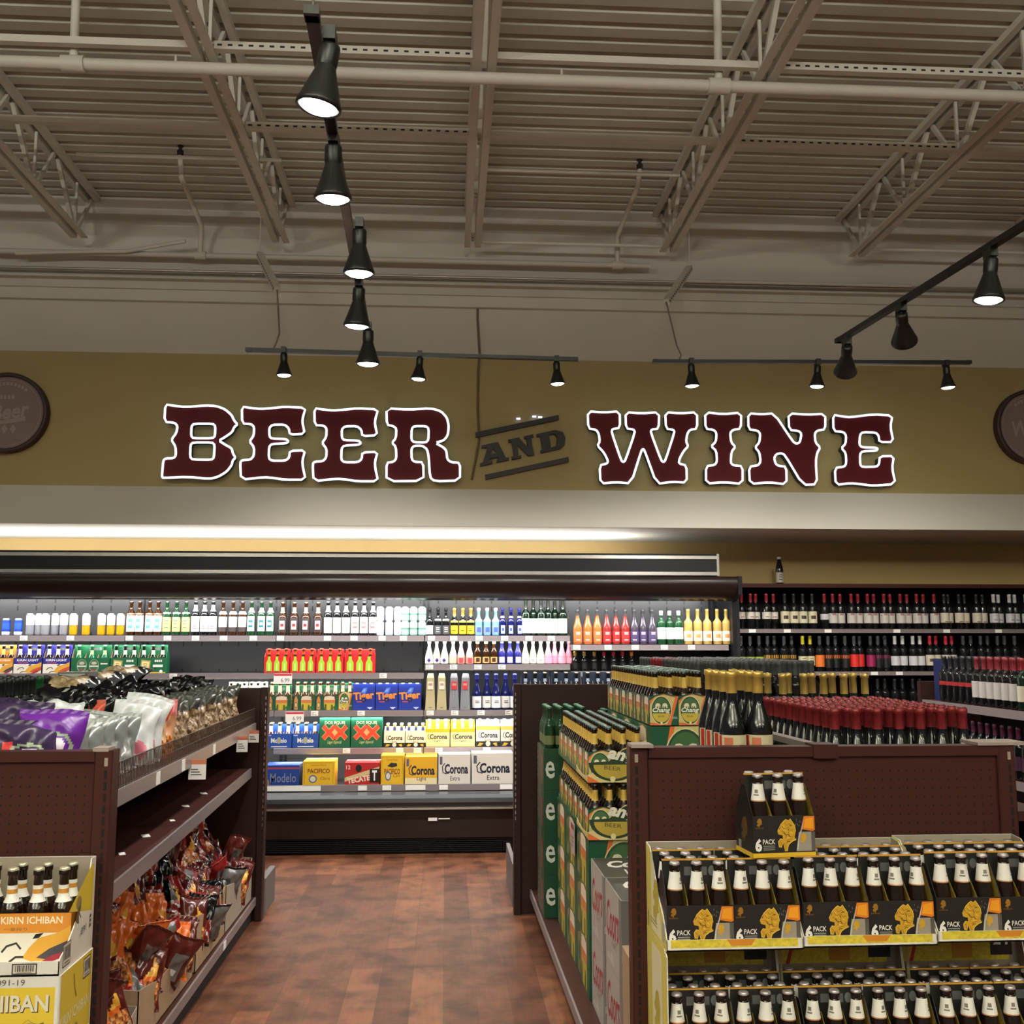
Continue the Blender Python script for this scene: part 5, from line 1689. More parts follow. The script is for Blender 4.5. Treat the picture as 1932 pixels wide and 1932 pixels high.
CRE, YEL = ink(226, 220, 205), ink(228, 176, 28)
cor1 = carrier('beer_carrier', art_corona(CRE, None, 'Corona', 'Extra', True), CRE, CRE, hf=0.135, hh=0.17, slot=False, edge=BLK)
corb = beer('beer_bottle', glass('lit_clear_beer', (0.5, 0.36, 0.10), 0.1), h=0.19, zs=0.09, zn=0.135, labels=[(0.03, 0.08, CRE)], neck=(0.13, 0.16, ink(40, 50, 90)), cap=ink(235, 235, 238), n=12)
cobb = beer('beer_bottle', MATS['lit_clear_beer'], h=0.22, labels=[(0.03, 0.1, CRE)], neck=(0.165, 0.195, W_), cap=ink(240, 240, 242), n=12)
for k, (a, b) in enumerate(((727, 766), (767, 806))):
    l = pack_at(cor1, a, b, zd_, '%s small cream and black carrier %s' % (nth(k, 2), F4), 'small cream and black carriers')
    caps_in(corb, cor1, l, 'the %s small cream and black carrier' % nth(k, 2), 'bottles in the small cream carriers')
cor2 = carrier('beer_carrier', art_corona(ink(236, 214, 150), YEL, 'Corona', 'Light'), YEL, YEL, hf=0.15, hh=0.22, slot=False, edge=ink(245, 200, 60))
for k, (a, b) in enumerate(((804, 850), (851, 897))):
    l = pack_at(cor2, a, b, zd_, '%s yellow and cream carrier %s' % (nth(k, 2), F4), 'yellow and cream carriers')
    caps_in(cobb, cor2, l, 'the %s yellow and cream carrier' % nth(k, 2), 'bottles in the yellow carriers')
cor3 = carrier('beer_carrier', art_corona(CRE, ink(225, 190, 90), 'Corona', 'Extra', True), CRE, CRE, hf=0.17, hh=0.22, slot=False, edge=ink(120, 125, 190))
for k, (a, b) in enumerate(((899, 944), (945, 991))):
    l = pack_at(cor3, a, b, zd_, '%s tall white and black carrier %s' % (nth(k, 2), F4), 'tall white and black carriers')
    caps_in(cobb, cor3, l, 'the %s tall white and black carrier' % nth(k, 2), 'bottles in the tall white carriers')

# bottom deck cartons, set back from the clear rail
YB_ = 8.47


def box_at(art, card, x0, x1, ytop, label, d=0.24, name='beer_carton', edge=None, side=None, lid=None, deck=zb + 0.0):
    xa, xb = X_(x0, YB_ + .03), X_(x1, YB_ + .03)
    h = Z_(ytop, YB_ + .03) - deck
    arts = {'f': art}
    if side: arts['l'] = arts['r'] = side
    if lid: arts['t'] = lid
    P = carton(name, card, arts, xb - xa - 0.004, d, h, edge=edge)
    P.at(((xa + xb) / 2, YB_ + .03 + d / 2, deck + 0.001), label, 'beer cartons on the bottom cooler deck')


def art_mb(mb, w, h):
    mb.rect(-w / 2, 0, w / 2, h, ink(26, 62, 140))
    mb.text('Modelo', w * .06, h * .52, w * .74, h * .34, ink(30, 36, 70), bold=0.03)
    mb.text('Modelo', w * .05, h * .53, w * .74, h * .34, ink(120, 130, 170), bold=0.01)
    mb.rect(-w * .5, h * .86, w * .5, h * .92, ink(170, 60, 70))
    mb.oval(-w * .42, h * .3, w * .08, h * .2, ink(150, 120, 90))


def art_pac(badge_):
    def f(mb, w, h):
        Y = ink(222, 176, 36)
        mb.rect(-w / 2, 0, w / 2, h, Y)
        mb.stroke([(-w * .45, h * .25), (-w * .45, h * .95), (w * .45, h * .95), (w * .45, h * .25)], w * .015, ink(160, 110, 30))
        mb.text('Cerveza Pilsner', 0, h * .88, w * .5, h * .06, ink(150, 80, 40))
        if badge_: mb.poly([(-w * .22, h * .70), (-w * .05, h * .80), (w * .2, h * .78), (w * .22, h * .70), (0, h * .66)], ink(40, 40, 44))
        mb.text('PACIFICO', 0, h * (.55 if badge_ else .68), w * .7, h * .16, ink(120, 60, 30), bold=0.03)
        mb.text('Clara', w * .2, h * .44, w * .3, h * .10, ink(130, 70, 40), shear=0.2)
        mb.oval(-w * .18, h * .42, w * .13, h * .13, ink(70, 100, 150))
        mb.oval(-w * .18, h * .42, w * .09, h * .09, ink(215, 205, 180))
    return f


def art_tecate(mb, w, h):
    RD = ink(178, 34, 36)
    mb.rect(-w / 2, 0, w / 2, h, RD)
    mb.poly([(-w * .5, h * .34), (w * .5, h * .72), (w * .5, h * .86), (-w * .5, h * .48)], ink(205, 180, 130))
    mb.text('TECATE', -w * .10, h * .42, w * .66, h * .20, ink(225, 205, 180), bold=0.05, rot=0.16)
    mb.text('12', -w * .40, h * .84, w * .12, h * .13, W_)
    mb.rect(w * .22, h * .30, w * .5, h * .78, BLK)
    mb.text('T', w * .36, h * .55, w * .14, h * .36, W_, bold=0.04)
    mb.oval(-w * .1, h * .80, w * .09, h * .13, BLK)


def art_cor(base, top, sub):
    def f(mb, w, h):
        mb.rect(-w / 2, 0, w / 2, h, base)
        if top: mb.rect(-w / 2, h * .38, w / 2, h, top)
        mb.rect(-w * .46, h * .72, -w * .38, h * .94, ink(90, 90, 110))
        mb.text('Corona', w * .06, h * .60, w * .74, h * .28, ink(26, 34, 56), bold=0.04)
        mb.stroke([(-w * .30, h * .76), (-w * .38, h * .66), (-w * .36, h * .50), (-w * .24, h * .46)], w * .03, ink(26, 34, 56))
        mb.text(sub, w * .02, h * .34, w * .3, h * .13, ink(60, 60, 80), bold=0.01)
        if not top:
            mb.rect(-w / 2, 0, w / 2, h * .16, ink(60, 60, 66))
            mb.oval(0, h * .17, w * .14, h * .10, ink(215, 205, 190))
    return f


box_at(art_mb, ink(26, 62, 140), 505, 571, 1441, 'blue beer carton at the left end of the bottom cooler deck', side=side_plain(ink(26, 62, 140)), edge=ink(150, 160, 200))
box_at(art_pac(False), ink(222, 176, 36), 577, 637, 1434, 'yellow carton standing alone left of the red one on bottom deck', edge=ink(240, 215, 110))
box_at(art_tecate, ink(178, 34, 36), 655, 720, 1437, 'red and black beer carton on the bottom cooler deck', edge=ink(215, 130, 110))
box_at(art_pac(True), ink(222, 176, 36), 722, 765, 1424, 'narrow yellow carton touching the red one on the bottom deck', edge=ink(240, 215, 110))
box_at(art_cor(ink(228, 215, 170), ink(222, 168, 36), 'Light'), ink(222, 168, 36), 767, 827, 1427, 'yellow-topped cream carton on the bottom cooler deck', edge=ink(240, 215, 110))
box_at(art_cor(ink(214, 208, 200), None, 'Extra'), ink(214, 208, 200), 829, 889, 1423, 'white carton with dark lettering beside the yellow-topped carton', edge=W_)
box_at(art_cor(ink(214, 208, 200), None, 'Extra'), ink(214, 208, 200), 891, 968, 1421, 'widest white carton at the right end of the bottom deck', edge=W_)

# ----------------------------------------------------------------- wine on the wall shelving
WS = WF + 0.05
K_RED = mat('dark_red_capsule', (0.22, 0.012, 0.022), 0.4)
K_BLK = mat('black_capsule', (0.016, 0.016, 0.018), 0.4)
K_GRY = mat('charcoal_capsule', (0.055, 0.058, 0.062), 0.5)
K_WHT = ink(200, 200, 200)


def wrow(P, xs, z, what, group, Y=WS):
    stag(P, xs, Y)
    for k, px in enumerate(xs):
        P.at((X_(px, Y), Y + P.off * (k % 2), z), '%s of the %s' % (nth(k, len(xs)), what), group, R.uniform(-0.12, 0.12))


T1, T2 = 'on the top wine shelf', 'on the second wine shelf'
wl = lambda m, ex=None, cap=K_RED, lz=(0.085, 0.145), h=0.305: wine('wine_bottle', G_BLACK, m, cap, lz=lz, h=h, extra=ex, n=12)
OFF = ink(196, 192, 186)
wrow(wl(ink(205, 200, 190), lines(ink(120, 60, 60), (0.3,))), (1391, 1404, 1418, 1431, 1448, 1465), wz1, 'red-capped bottles with pale labels ' + T1, 'red-capped wines with pale labels')
wrow(wl(ink(206, 200, 170), badge(ink(60, 50, 40), 0.3), K_BLK, (0.05, 0.15)), (1483, 1500, 1517, 1535), wz1, 'dark-capped bottles with cream labels ' + T1, 'dark-capped cream label wines')
wrow(wl(ink(195, 195, 200), None, K_RED, (0.08, 0.13)), (1558,), wz1, 'red-capped bottle with small label ' + T1, 'small label wine')
wrow(wl(OFF, lines(ink(150, 60, 60), (0.85, 0.95)), K_RED, (0.05, 0.135)), (1574, 1591, 1609, 1625, 1640, 1655, 1671, 1686, 1702, 1718, 1733, 1749, 1766), wz1, 'red-capped white label wines ' + T1, 'red-capped white label wines')
wrow(wl(ink(208, 200, 180), lines(BLK, (0.1,)), K_BLK, (0.055, 0.14)), (1785, 1798, 1813, 1829, 1846, 1863), wz1, 'black-capped cream label wines ' + T1, 'black-capped cream label wines')
wrow(wl(ink(208, 208, 212), lines(ink(90, 90, 100), (0.3,)), K_WHT, (0.055, 0.135)), (1879, 1893, 1909, 1924, 1940), wz1, 'white-capped white label wines ' + T1, 'white-capped wines')
wrow(wl(ink(150, 175, 45), lines(W_, (0.1,)), K_GRY, (0.07, 0.125)), (1398, 1415, 1432), wz2, 'bottles with lime green labels ' + T2, 'lime label wines')
two = lambda m: wl(BLK, lambda mb, r, z0, z1: mb.lathe([(r, z1 - 0.03), (r, z1)], 8, m, -1.6, 1.6), K_GRY, (0.03, 0.14))
wrow(two(ink(215, 165, 50)), (1448, 1463, 1479, 1496), wz2, 'black label wines with yellow bands ' + T2, 'yellow band wines')
wrow(wl(ink(205, 200, 165), lines(ink(120, 120, 90)), ink(200, 190, 40), (0.05, 0.13)), (1514, 1530), wz2, 'yellow-capped pale label wines ' + T2, 'yellow-capped wines')
wrow(wl(ink(220, 115, 40), None, K_GRY, (0.04, 0.14)), (1546,), wz2, 'bottle with plain orange label ' + T2, 'orange label wine')
wrow(two(ink(220, 110, 45)), (1562, 1578, 1594), wz2, 'black label wines with orange bands ' + T2, 'orange band wines')
wrow(wl(ink(215, 45, 40), None, K_GRY, (0.04, 0.145)), (1611, 1625), wz2, 'bottles with bright red labels ' + T2, 'bright red label wines')
wrow(wl(ink(150, 30, 85), None, K_GRY, (0.04, 0.14)), (1642,), wz2, 'bottle with magenta label ' + T2, 'magenta label wine')
wrow(two(ink(150, 40, 95)), (1656, 1672), wz2, 'black label wines with magenta bands ' + T2, 'magenta band wines')
wrow(wl(ink(205, 205, 210), None, K_WHT, (0.05, 0.13)), (1688, 1705, 1722, 1738), wz2, 'white-capped white label wines ' + T2, 'white-capped wines, second shelf')
wrow(wl(ink(208, 200, 180), badge(ink(80, 70, 50), 0.3), ink(190, 40, 60), (0.05, 0.14)), (1754, 1769, 1784, 1799), wz2, 'red-capped cream label wines ' + T2, 'red-capped cream wines')
wrow(wl(ink(60, 50, 50), None, K_GRY, (0.05, 0.13)), (1817, 1834, 1850, 1866, 1882, 1898, 1914), wz2, 'unlit dark wines ' + T2, 'unlit dark wines')
wrow(wl(ink(196, 188, 165), None, K_BLK, (0.04, 0.10)), (1652, 1668, 1684, 1701, 1718, 1734), wz3, 'dark wines on the third wine shelf', 'dark wines on the third shelf')
P = sparkling('sparkling_bottle', G_BLACK, ink(200, 200, 195), fz=0.225, h=0.245, r=0.033, label=(ink(205, 200, 190), lines(BLK)), lz=(0.015, 0.105))
P.at((X_(1475, 8.86), 8.86, wt + 0.001), 'single dark bottle standing alone on top of the wine shelving', None)
# ================================================================= black six-packs with a gold lion at the near end of the right gondola
SBK, SGD, SGD2 = ink(30, 28, 28), ink(200, 155, 40), ink(150, 105, 28)
GREYP = ink(150, 142, 130)
LION = [(740, 790), (765, 803), (782, 785), (800, 812), (826, 850), (833, 900), (822, 950), (836, 972), (800, 985), (764, 1010), (752, 1040), (747, 1070), (722, 1070), (715, 1030), (706, 1000), (692, 1040), (666, 1034), (660, 985), (680, 960), (706, 966), (704, 932), (662, 922), (654, 893), (682, 868), (690, 832), (718, 803)]


def mini_lion(mb, x, y, s, m):
    mb.poly([(x + (a - 745) / 180 * s, y + (925 - b) / 180 * s) for a, b in LION][::-1], m)


def art_lion(mb, w, h):
    mb.rect(-w / 2, 0, w / 2, h, SBK)
    f = lambda a, b: ((a - 720) / 610 * w, (0.12 + 0.87 * (1078 - b) / 315) * h)
    mb.poly([f(*p) for p in LION][::-1], SGD)
    for pts in (((700, 850), (730, 880), (760, 860), (790, 890), (815, 880)), ((690, 890), (720, 905), (745, 930), (730, 960)), ((760, 900), (770, 940), (800, 950), (815, 930)), ((740, 980), (765, 970), (800, 965)), ((725, 820), (745, 845), (770, 830), (795, 850)), ((720, 1000), (735, 1030), (730, 1060)), ((672, 985), (690, 995), (685, 1020))):
        mb.stroke([f(*p) for p in pts], w * 0.010, SGD2)
    for pts in (((655, 893), (690, 832), (740, 792), (765, 805), (782, 787), (826, 850), (833, 900)), ((836, 972), (800, 985), (764, 1010), (752, 1040), (747, 1070)), ((706, 966), (680, 960), (660, 985), (666, 1034))):
        mb.stroke([f(*p) for p in pts], w * 0.007, ink(240, 208, 90))
    for pts in (((730, 930), (760, 925), (778, 945)), ((770, 850), (800, 845)), ((712, 905), (728, 925)), ((742, 1000), (752, 985), (775, 985)), ((756, 870), (766, 895))):
        mb.stroke([f(*p) for p in pts], w * 0.009, SBK)
    rr = random.Random(5)
    for k in range(14):
        x, y = rr.uniform(835, 900), rr.uniform(770, 1050)
        mb.stroke([f(x, y), f(x + rr.uniform(-6, 6), y + rr.uniform(8, 20))], w * 0.005, ink(150, 148, 140))
    for pts in (((705, 840), (722, 862)), ((780, 905), (800, 915)), ((745, 950), (765, 955)), ((715, 880), (735, 890))):
        mb.stroke([f(*p) for p in pts], w * 0.008, ink(235, 205, 95))
    mb.poly([f(*p) for p in ((862, 905), (1022, 905), (1022, 1072), (835, 1072))][::-1], GREYP)
    mb.poly([f(*p) for p in ((985, 905), (1022, 905), (1022, 1072), (985, 1072))][::-1], ink(90, 84, 78))
    mb.poly([f(*p) for p in ((915, 768), (1020, 768), (1022, 890), (1000, 900), (885, 880))][::-1], ink(214, 120, 30))
    mb.poly([f(*p) for p in ((930, 790), (1005, 782), (1008, 880), (912, 868))][::-1], ink(232, 156, 30))
    mini_lion(mb, f(905, 0)[0], f(0, 960)[1], w * 0.10, SGD)
    mb.stroke([f(*p) for p in ((912, 800), (890, 880), (860, 960), (845, 1060))], [w * .008, w * .016, w * .02, w * .022], ink(190, 186, 176))
    mini_lion(mb, f(475, 0)[0], f(0, 815)[1], w * 0.085, SGD2)
    mb.text('SINGHA', f(475, 0)[0], f(0, 862)[1], w * .14, h * .035, SGD2)
    mb.text('6', f(462, 0)[0], f(0, 1010)[1], w * .11, h * .32, W_, bold=0.05)
    mb.text('PACK', f(565, 0)[0], f(0, 983)[1], w * .20, h * .12, W_, bold=0.015)
    for k in range(3): mb.rect(f(508, 0)[0], f(0, 1024 + k * 16)[1], f(622, 0)[0], f(0, 1016 + k * 16)[1], ink(150, 148, 142))


def art_lion_side(mb, d, h):
    mb.rect(-d / 2, 0, d / 2, h, ink(34, 31, 30))
    mini_lion(mb, 0, h * .62, d * .36, ink(92, 66, 30))
    mb.rect(-d * .36, h * .1, -d * .2, h * .3, ink(130, 126, 120))


def collar_mark(mb, p):
    """Small dark emblem on the white neck paper."""
    for z0, z1, a in ((0.170, 0.180, 0.28), (0.163, 0.167, 0.42)):
        mb.lathe(wrap(p, z0, z1, 0.0011), 3, ink(120, 118, 108), -a, a)


TORN = ink(205, 200, 186)
lion_bottle = beer('beer_bottle', G_BROWN, labels=[(0.03, 0.095, CREAM)], neck=[(0.150, 0.195, W_), (0.147, 0.150, ink(176, 120, 70))], cap=CAPM, n=20, mark=collar_mark, h=0.221, zs=0.094, zn=0.198, flare=0.75)
lion_car = carrier('beer_carrier', art_lion, ink(30, 28, 27), SBK, w=0.184, d=0.127, hf=0.113, hh=0.224, inner=ink(150, 124, 44), edge=ink(196, 146, 52), sideart=art_lion_side)
YLW = mat('yellow_foil_print', srgb(212, 190, 60), 0.5, noise=0.55, scale=90)
WCARD = mat('white_carton_board', srgb(222, 220, 214), 0.6, noise=0.03, scale=9)
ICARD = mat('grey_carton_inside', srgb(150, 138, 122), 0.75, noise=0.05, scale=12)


def open_case(name, w, d, h, fh, cut, frontart, sideart, backart=None, cat='beer case', cut_l=None):
    """Shipping case with the front torn low and the sides cut on a slope."""
    t = 0.003
    mb = MB().box(-w / 2, -d / 2, 0, w / 2, d / 2, 0.004, WCARD)
    mb.box(-w / 2, -d / 2, 0, w / 2, -d / 2 + t, fh, WCARD)
    mb.front(0, -d / 2, 0)
    frontart(mb, w, fh)
    P = Proto(name, cat, mb.data(name))
    b = MB().box(-w / 2, d / 2 - t, 0.004, w / 2, d / 2, h, WCARD)
    b.front(0, d / 2 - t, 0)
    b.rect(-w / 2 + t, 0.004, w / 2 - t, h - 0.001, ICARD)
    if backart: backart(b, w, h)
    P.part('back_flap', b)
    for s in (-1, 1):
        x = s * (w / 2 - t / 2)
        prof = [(-d / 2, 0), (d / 2 - t, 0), (d / 2 - t, h)] + (cut_l if cut_l and s < 0 else cut)(d, h) + [(-d / 2, fh)]
        b = MB().prism(prof, 'x', x - t / 2, x + t / 2, WCARD)
        b.face((s * w / 2, 0, 0), (0, s, 0))
        n = [(s * py, pz) for py, pz in prof]
        sideart(b, n if s > 0 else n[::-1], d, h)
        b.face((s * (w / 2 - t), 0, 0), (0, -s, 0))
        n = [(-s * py, pz) for py, pz in prof]
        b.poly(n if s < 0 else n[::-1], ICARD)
        P.part('side_flap', b)
    P.w, P.d, P.h = w, d, h
    return P


def lion_front(mb, w, h):
    mb.rect(-w / 2 + 0.012, h * .30, w / 2 - 0.014, h, YLW)
    mb.poly([(w * -.06, h * .99), (-w * .03, h * .45), (w * .12, h * .45), (w * .15, h * .99)], ink(205, 130, 40))


def lion_side(mb, outline, d, h):
    mb.poly(outline, ink(214, 200, 96))
    sgn = 1
    mb.poly([(a * 0.5, b * 0.9 + 0.01) for a, b in outline], ink(224, 216, 176))
    mb.rect(-d * .44, 0.004, -d * .40, h * .2, ink(110, 100, 60))
    mini_lion(mb, 0.0, h * .42, d * .3, ink(186, 168, 70))
    for k in range(2): mb.rect(-d * .3, h * (.12 + .04 * k), d * .05, h * (.135 + .04 * k), ink(150, 138, 70))
    mb.rect(d * .30, h * .06, d * .42, h * .28, ink(170, 166, 158))


def lion_back(mb, w, h):
    mb.rect(-w / 2 + .01, h * .66, w / 2 - .03, h * .94, YLW)
    mb.poly([(-w * .40, h * .66), (-w * .37, h * .66), (-w * .30, h * .94), (-w * .33, h * .94)], ink(190, 50, 44))
    mb.rect(-w * .05, h * .68, w * .12, h * .93, ink(196, 140, 50))
    mb.rect(w * .27, h * .70, w * .45, h * .92, SBK)
    mb.text('24', w * .36, h * .83, w * .13, h * .09, W_, bold=0.03)


up_case = open_case('beer_case', 0.3755, 0.272, 0.238, 0.030, lambda d, h: [(d * .30, h * .98), (d * .12, h * .80), (-d * .10, h * .52), (-d * .34, h * .34)], lion_front, lion_side)
lo_case = open_case('beer_case', 0.3755, 0.272, 0.345, 0.05, lambda d, h: [(d * .40, h * .9), (d * .26, h * .40), (-d * .30, h * .26)], lion_front, lion_side, lion_back)
lo_case_l = open_case('beer_case', 0.3755, 0.272, 0.345, 0.05, lambda d, h: [(d * .40, h * .9), (d * .26, h * .40), (-d * .30, h * .26)], lion_front, lion_side, lion_back, cut_l=lambda d, h: [(-d * .36, h), (-d * .5, h * .96)])
YF = 2.855
zu = Z_(1794, YF, 1382)
CXS = (0.787, 1.1635, 1.540)
SIDE3 = ('left', 'middle', 'right')
PK = ('front left', 'front right', 'rear left', 'rear right')
for lev, (P, z, lw) in enumerate(((up_case, zu, 'upper'), (lo_case, zu - 0.346, 'lower'))):
    for k, cx in enumerate(CXS):
        yc = YF + P.d / 2 + (0.004 if lev else 0)
        zz = z + (0.0, 0.004, 0.01)[k] * (1 - lev)
        (lo_case_l if lev and k == 0 else P).at((cx, yc, zz), '%s torn-open yellow and white beer case in the %s tier' % (SIDE3[k], lw), 'yellow beer cases at the gondola end')
        for q in range(4):
            x = cx + (-1, 1)[q % 2] * 0.0922
            y = yc + (-1, 1)[q // 2] * 0.0645 + (0.001 if q // 2 else -0.001)
            c = lion_car.at((x, y, zz + 0.0045), '%s black gold-lion carrier in the %s %s case' % (PK[q], lw, SIDE3[k]), 'black gold-lion carriers', 0)
            fill_carrier(lion_bottle, lion_car, (x, y, zz + 0.0045), 0, 'the %s carrier, %s %s case' % (PK[q], lw, SIDE3[k]), 'white-necked bottles in lion carriers')
base_case = carton('beer_carton', WCARD, {'l': lambda mb, d, h: (mb.rect(-d * .48, 0, d * .48, h, ink(214, 200, 96)), mini_lion(mb, 0, h * .5, d * .3, ink(186, 168, 70))), 'f': lambda mb, w, h: mb.rect(-w * .47, h * .05, w * .47, h * .9, YLW)}, 0.374, 0.27, 0.30, cat='beer case')
for k, cx in enumerate(CXS): base_case.at((cx, YF + 0.14, zu - 0.346 - 0.3015), '%s closed yellow beer case at the bottom of the stack' % SIDE3[k], 'yellow beer cases at the gondola end')
# the single carrier standing on the caps
sx, sy, sz_ = X_(1462, 2.93), 2.985, zu + 0.2295
lone = carrier('beer_carrier', art_lion, ink(30, 28, 27), SBK, w=0.184, d=0.127, hf=0.113, hh=0.224, inner=ink(150, 124, 44), edge=ink(196, 146, 52), sideart=art_lion_side, foot=ink(216, 176, 40))
lone.at((sx, sy, sz_), 'black gold-lion carrier standing alone on top of the bottle caps', 'black gold-lion carriers', 0.10)
fill_carrier(lion_bottle, lone, (sx, sy, sz_), 0.10, 'the lone carrier on top of the caps', 'white-necked bottles in lion carriers', lift=0.004)

# ================================================================= yellow and white cases at the near end of the left gondola
kb = beer('beer_bottle', G_BROWN, labels=[(0.03, 0.1, CREAM)], neck=[(0.150, 0.172, W_), (0.172, 0.184, ink(200, 140, 60)), (0.184, 0.194, W_)], cap=CAPGOLD, h=0.24, r=0.0305, zs=0.125, zn=0.172, n=20)
kcar = carrier('beer_carrier', art_kirin(False), ink(215, 140, 50), ink(215, 140, 50), w=0.208, d=0.128, hf=0.128, hh=0.15, inner=M_CARD, slot=False, divide=False, handle=False)
kcar.w, kcar.d = 0.206, 0.128


def barcode(mb, x, y, w, h):
    mb.rect(x - w / 2, y - h / 2, x + w / 2, y + h / 2, ink(44, 36, 34))
    mb.rect(x - w / 2 + .003, y - h / 2 + .003, x + w / 2 - .003, y + h / 2 - .003, ink(214, 208, 196))
    rr = random.Random(3)
    a = x - w * .40
    while a < x + w * .38:
        b = rr.choice((.0012, .002, .003))
        mb.rect(a, y - h * .22, a + b, y + h * .36, ink(60, 52, 48), mb.lay)
        a += b + rr.choice((.0015, .0025))
    mb.rect(x - w * .3, y - h * .36, x + w * .3, y - h * .30, ink(110, 102, 96))


KY = ink(218, 190, 58)


def k_front(mb, w, h):
    barcode(mb, w * .30, h * .5, .064, h * .76)
    mb.poly([(w * .10, h * .95), (w * .04, h * .40), (-w * .08, h * .25), (-w * .2, h * .4), (-w * .2, h * .95)], ink(170, 50, 56))
    mb.stroke([(w * .13, h * .7), (w * .07, h * .45), (w * .03, h * .2)], .003, ink(120, 112, 100))


def beast(mb, x, y, s, m, m2):
    mb.oval(x, y + s * .3, s * .30, s * .26, m2, 14)
    mb.poly([(x - s * .30, y - s * .3), (x - s * .05, y + s * .1), (x + s * .22, y + s * .28), (x + s * .26, y + s * .05), (x + s * .05, y - s * .2), (x + s * .1, y - s * .5), (x - s * .12, y - s * .45)], m)
    mb.stroke([(x - s * .2, y - s * .2), (x - s * .36, y - s * .5)], s * .06, m)
    mb.stroke([(x + s * .1, y - s * .1), (x + s * .3, y - s * .34)], s * .06, m)


def k_side(mb, outline, d, h):
    up = [(a, b) for a, b in outline]
    mb.poly(up, ink(222, 216, 204))
    mb.poly([(-d * .30, h * .58), (d * .44, h * .42), (d * .44, h * .93), (d * .36, h * .93)], KY)
    beast(mb, 0.0, h * .52, .07, ink(96, 86, 60), ink(150, 130, 70))
    barcode(mb, -d * .30, h * .16, .056, h * .24)
    mb.text('-091', d * .16, h * .28, .05, .02, ink(70, 64, 60), rot=0.1)
    for k in range(3): mb.rect(d * .36, h * (.26 + .05 * k), d * .41, h * (.29 + .05 * k), ink(90, 84, 78))


kcase = open_case('beer_case', 0.44, 0.252, 0.252, 0.036, lambda d, h: [(d * .36, h), (d * .30, h * .82), (d * .05, h * .50), (-d * .30, h * .24), (-d * .47, h * .17)], k_front, k_side)
KX, KYF = -1.0, 2.868
zk = Z_(1841, KYF, 110)
kcase.at((KX - 0.22, KYF + 0.126, zk), 'open white and yellow beer case at the left edge, orange carriers inside', 'white and yellow beer cases')
for k in range(2):
    x = KX - 0.114 - k * 0.2095
    loc = (x, KYF + 0.165, zk + 0.0045)
    kcar.at(loc, '%s orange and cream carrier in the open yellow case' % ('right', 'left')[k], 'orange and cream carriers at the left edge')
    fill_carrier(kb, kcar, loc, 0, 'the %s orange carrier, left edge case' % ('right', 'left')[k], 'bottles in the orange carriers')


def k2_front(mb, w, h):
    mb.rect(-w * .48, 0.0, w * .475, h * .91, KY)
    for c, dx in ((ink(70, 60, 50), .0025), (ink(226, 220, 200), 0)):
        mb.text('ICHIBAN', w * .22 + dx, h * .78 - dx, w * .44, h * .14, c, bold=0.025)
    for k in range(26):
        rr = random.Random(k)
        x = rr.uniform(-.42, .36) * w
        y = rr.uniform(.2, .64) * h
        mb.stroke([(x, y), (x + .012, y + rr.uniform(0, .010)), (x + .03, y + rr.uniform(-.004, .012))], .0012, ink(140, 120, 50))
    mb.stroke([(w * .12, h * .42), (w * .26, h * .54), (w * .42, h * .62)], .004, ink(110, 96, 60))
    mb.text('-091-19', w * .21, h * .955, w * .18, h * .05, ink(96, 88, 80))


def k2_side(mb, d, h):
    mb.rect(-d * .46, 0, d * .46, h, KY)
    mb.poly([(-d * .46, 0), (d * .46, 0), (d * .46, h * .34), (-d * .46, h * .08)], ink(222, 216, 204))
    mb.text('KIRIN ICHIBAN', -d * .02, h * .58, d * .86, h * .10, ink(226, 216, 170), rot=0.0, bold=0.02)
    beast(mb, d * .02, h * .32, .08, ink(96, 86, 60), ink(160, 140, 70))
    barcode(mb, d * .30, h * .88, .056, h * .18)
    mb.stroke([(-d * .1, h * .92), (-d * .05, h * .78), (0, h * .70)], .004, ink(110, 90, 50))


k2 = carton('beer_carton', WCARD, {'f': k2_front, 'r': k2_side}, 0.44, 0.255, 0.30, cat='beer case')
k2.at((KX - 0.22 + 0.004, KYF + 0.1275, zk - 0.3012), 'closed yellow beer case with large pale lettering under the open case', 'white and yellow beer cases')
k3 = carton('beer_carton', WCARD, {'f': k2_front, 'r': k2_side}, 0.44, 0.255, zk - 0.3012 - 0.132, cat='beer case')
k3.at((KX - 0.22 + 0.004, KYF + 0.1275, 0.131), 'lowest closed yellow beer case of the stack at the left edge', 'white and yellow beer cases')

# ================================================================= green elephant beer along the right gondola's aisle face
cgb = beer('lager_bottle', G_BROWN, labels=[(0.03, 0.1, CG)], neck=(0.155, 0.2, ink(200, 166, 74)), cap=CAPG, h=0.228, n=14)
CR = -math.pi / 2
chg = carrier('beer_carrier', art_chang_long, CG, CG, hf=0.122, hh=0.15, sideart=art_chang_end, peak=0.134, handle=False)
chang_tray_c = ink(20, 84, 54)


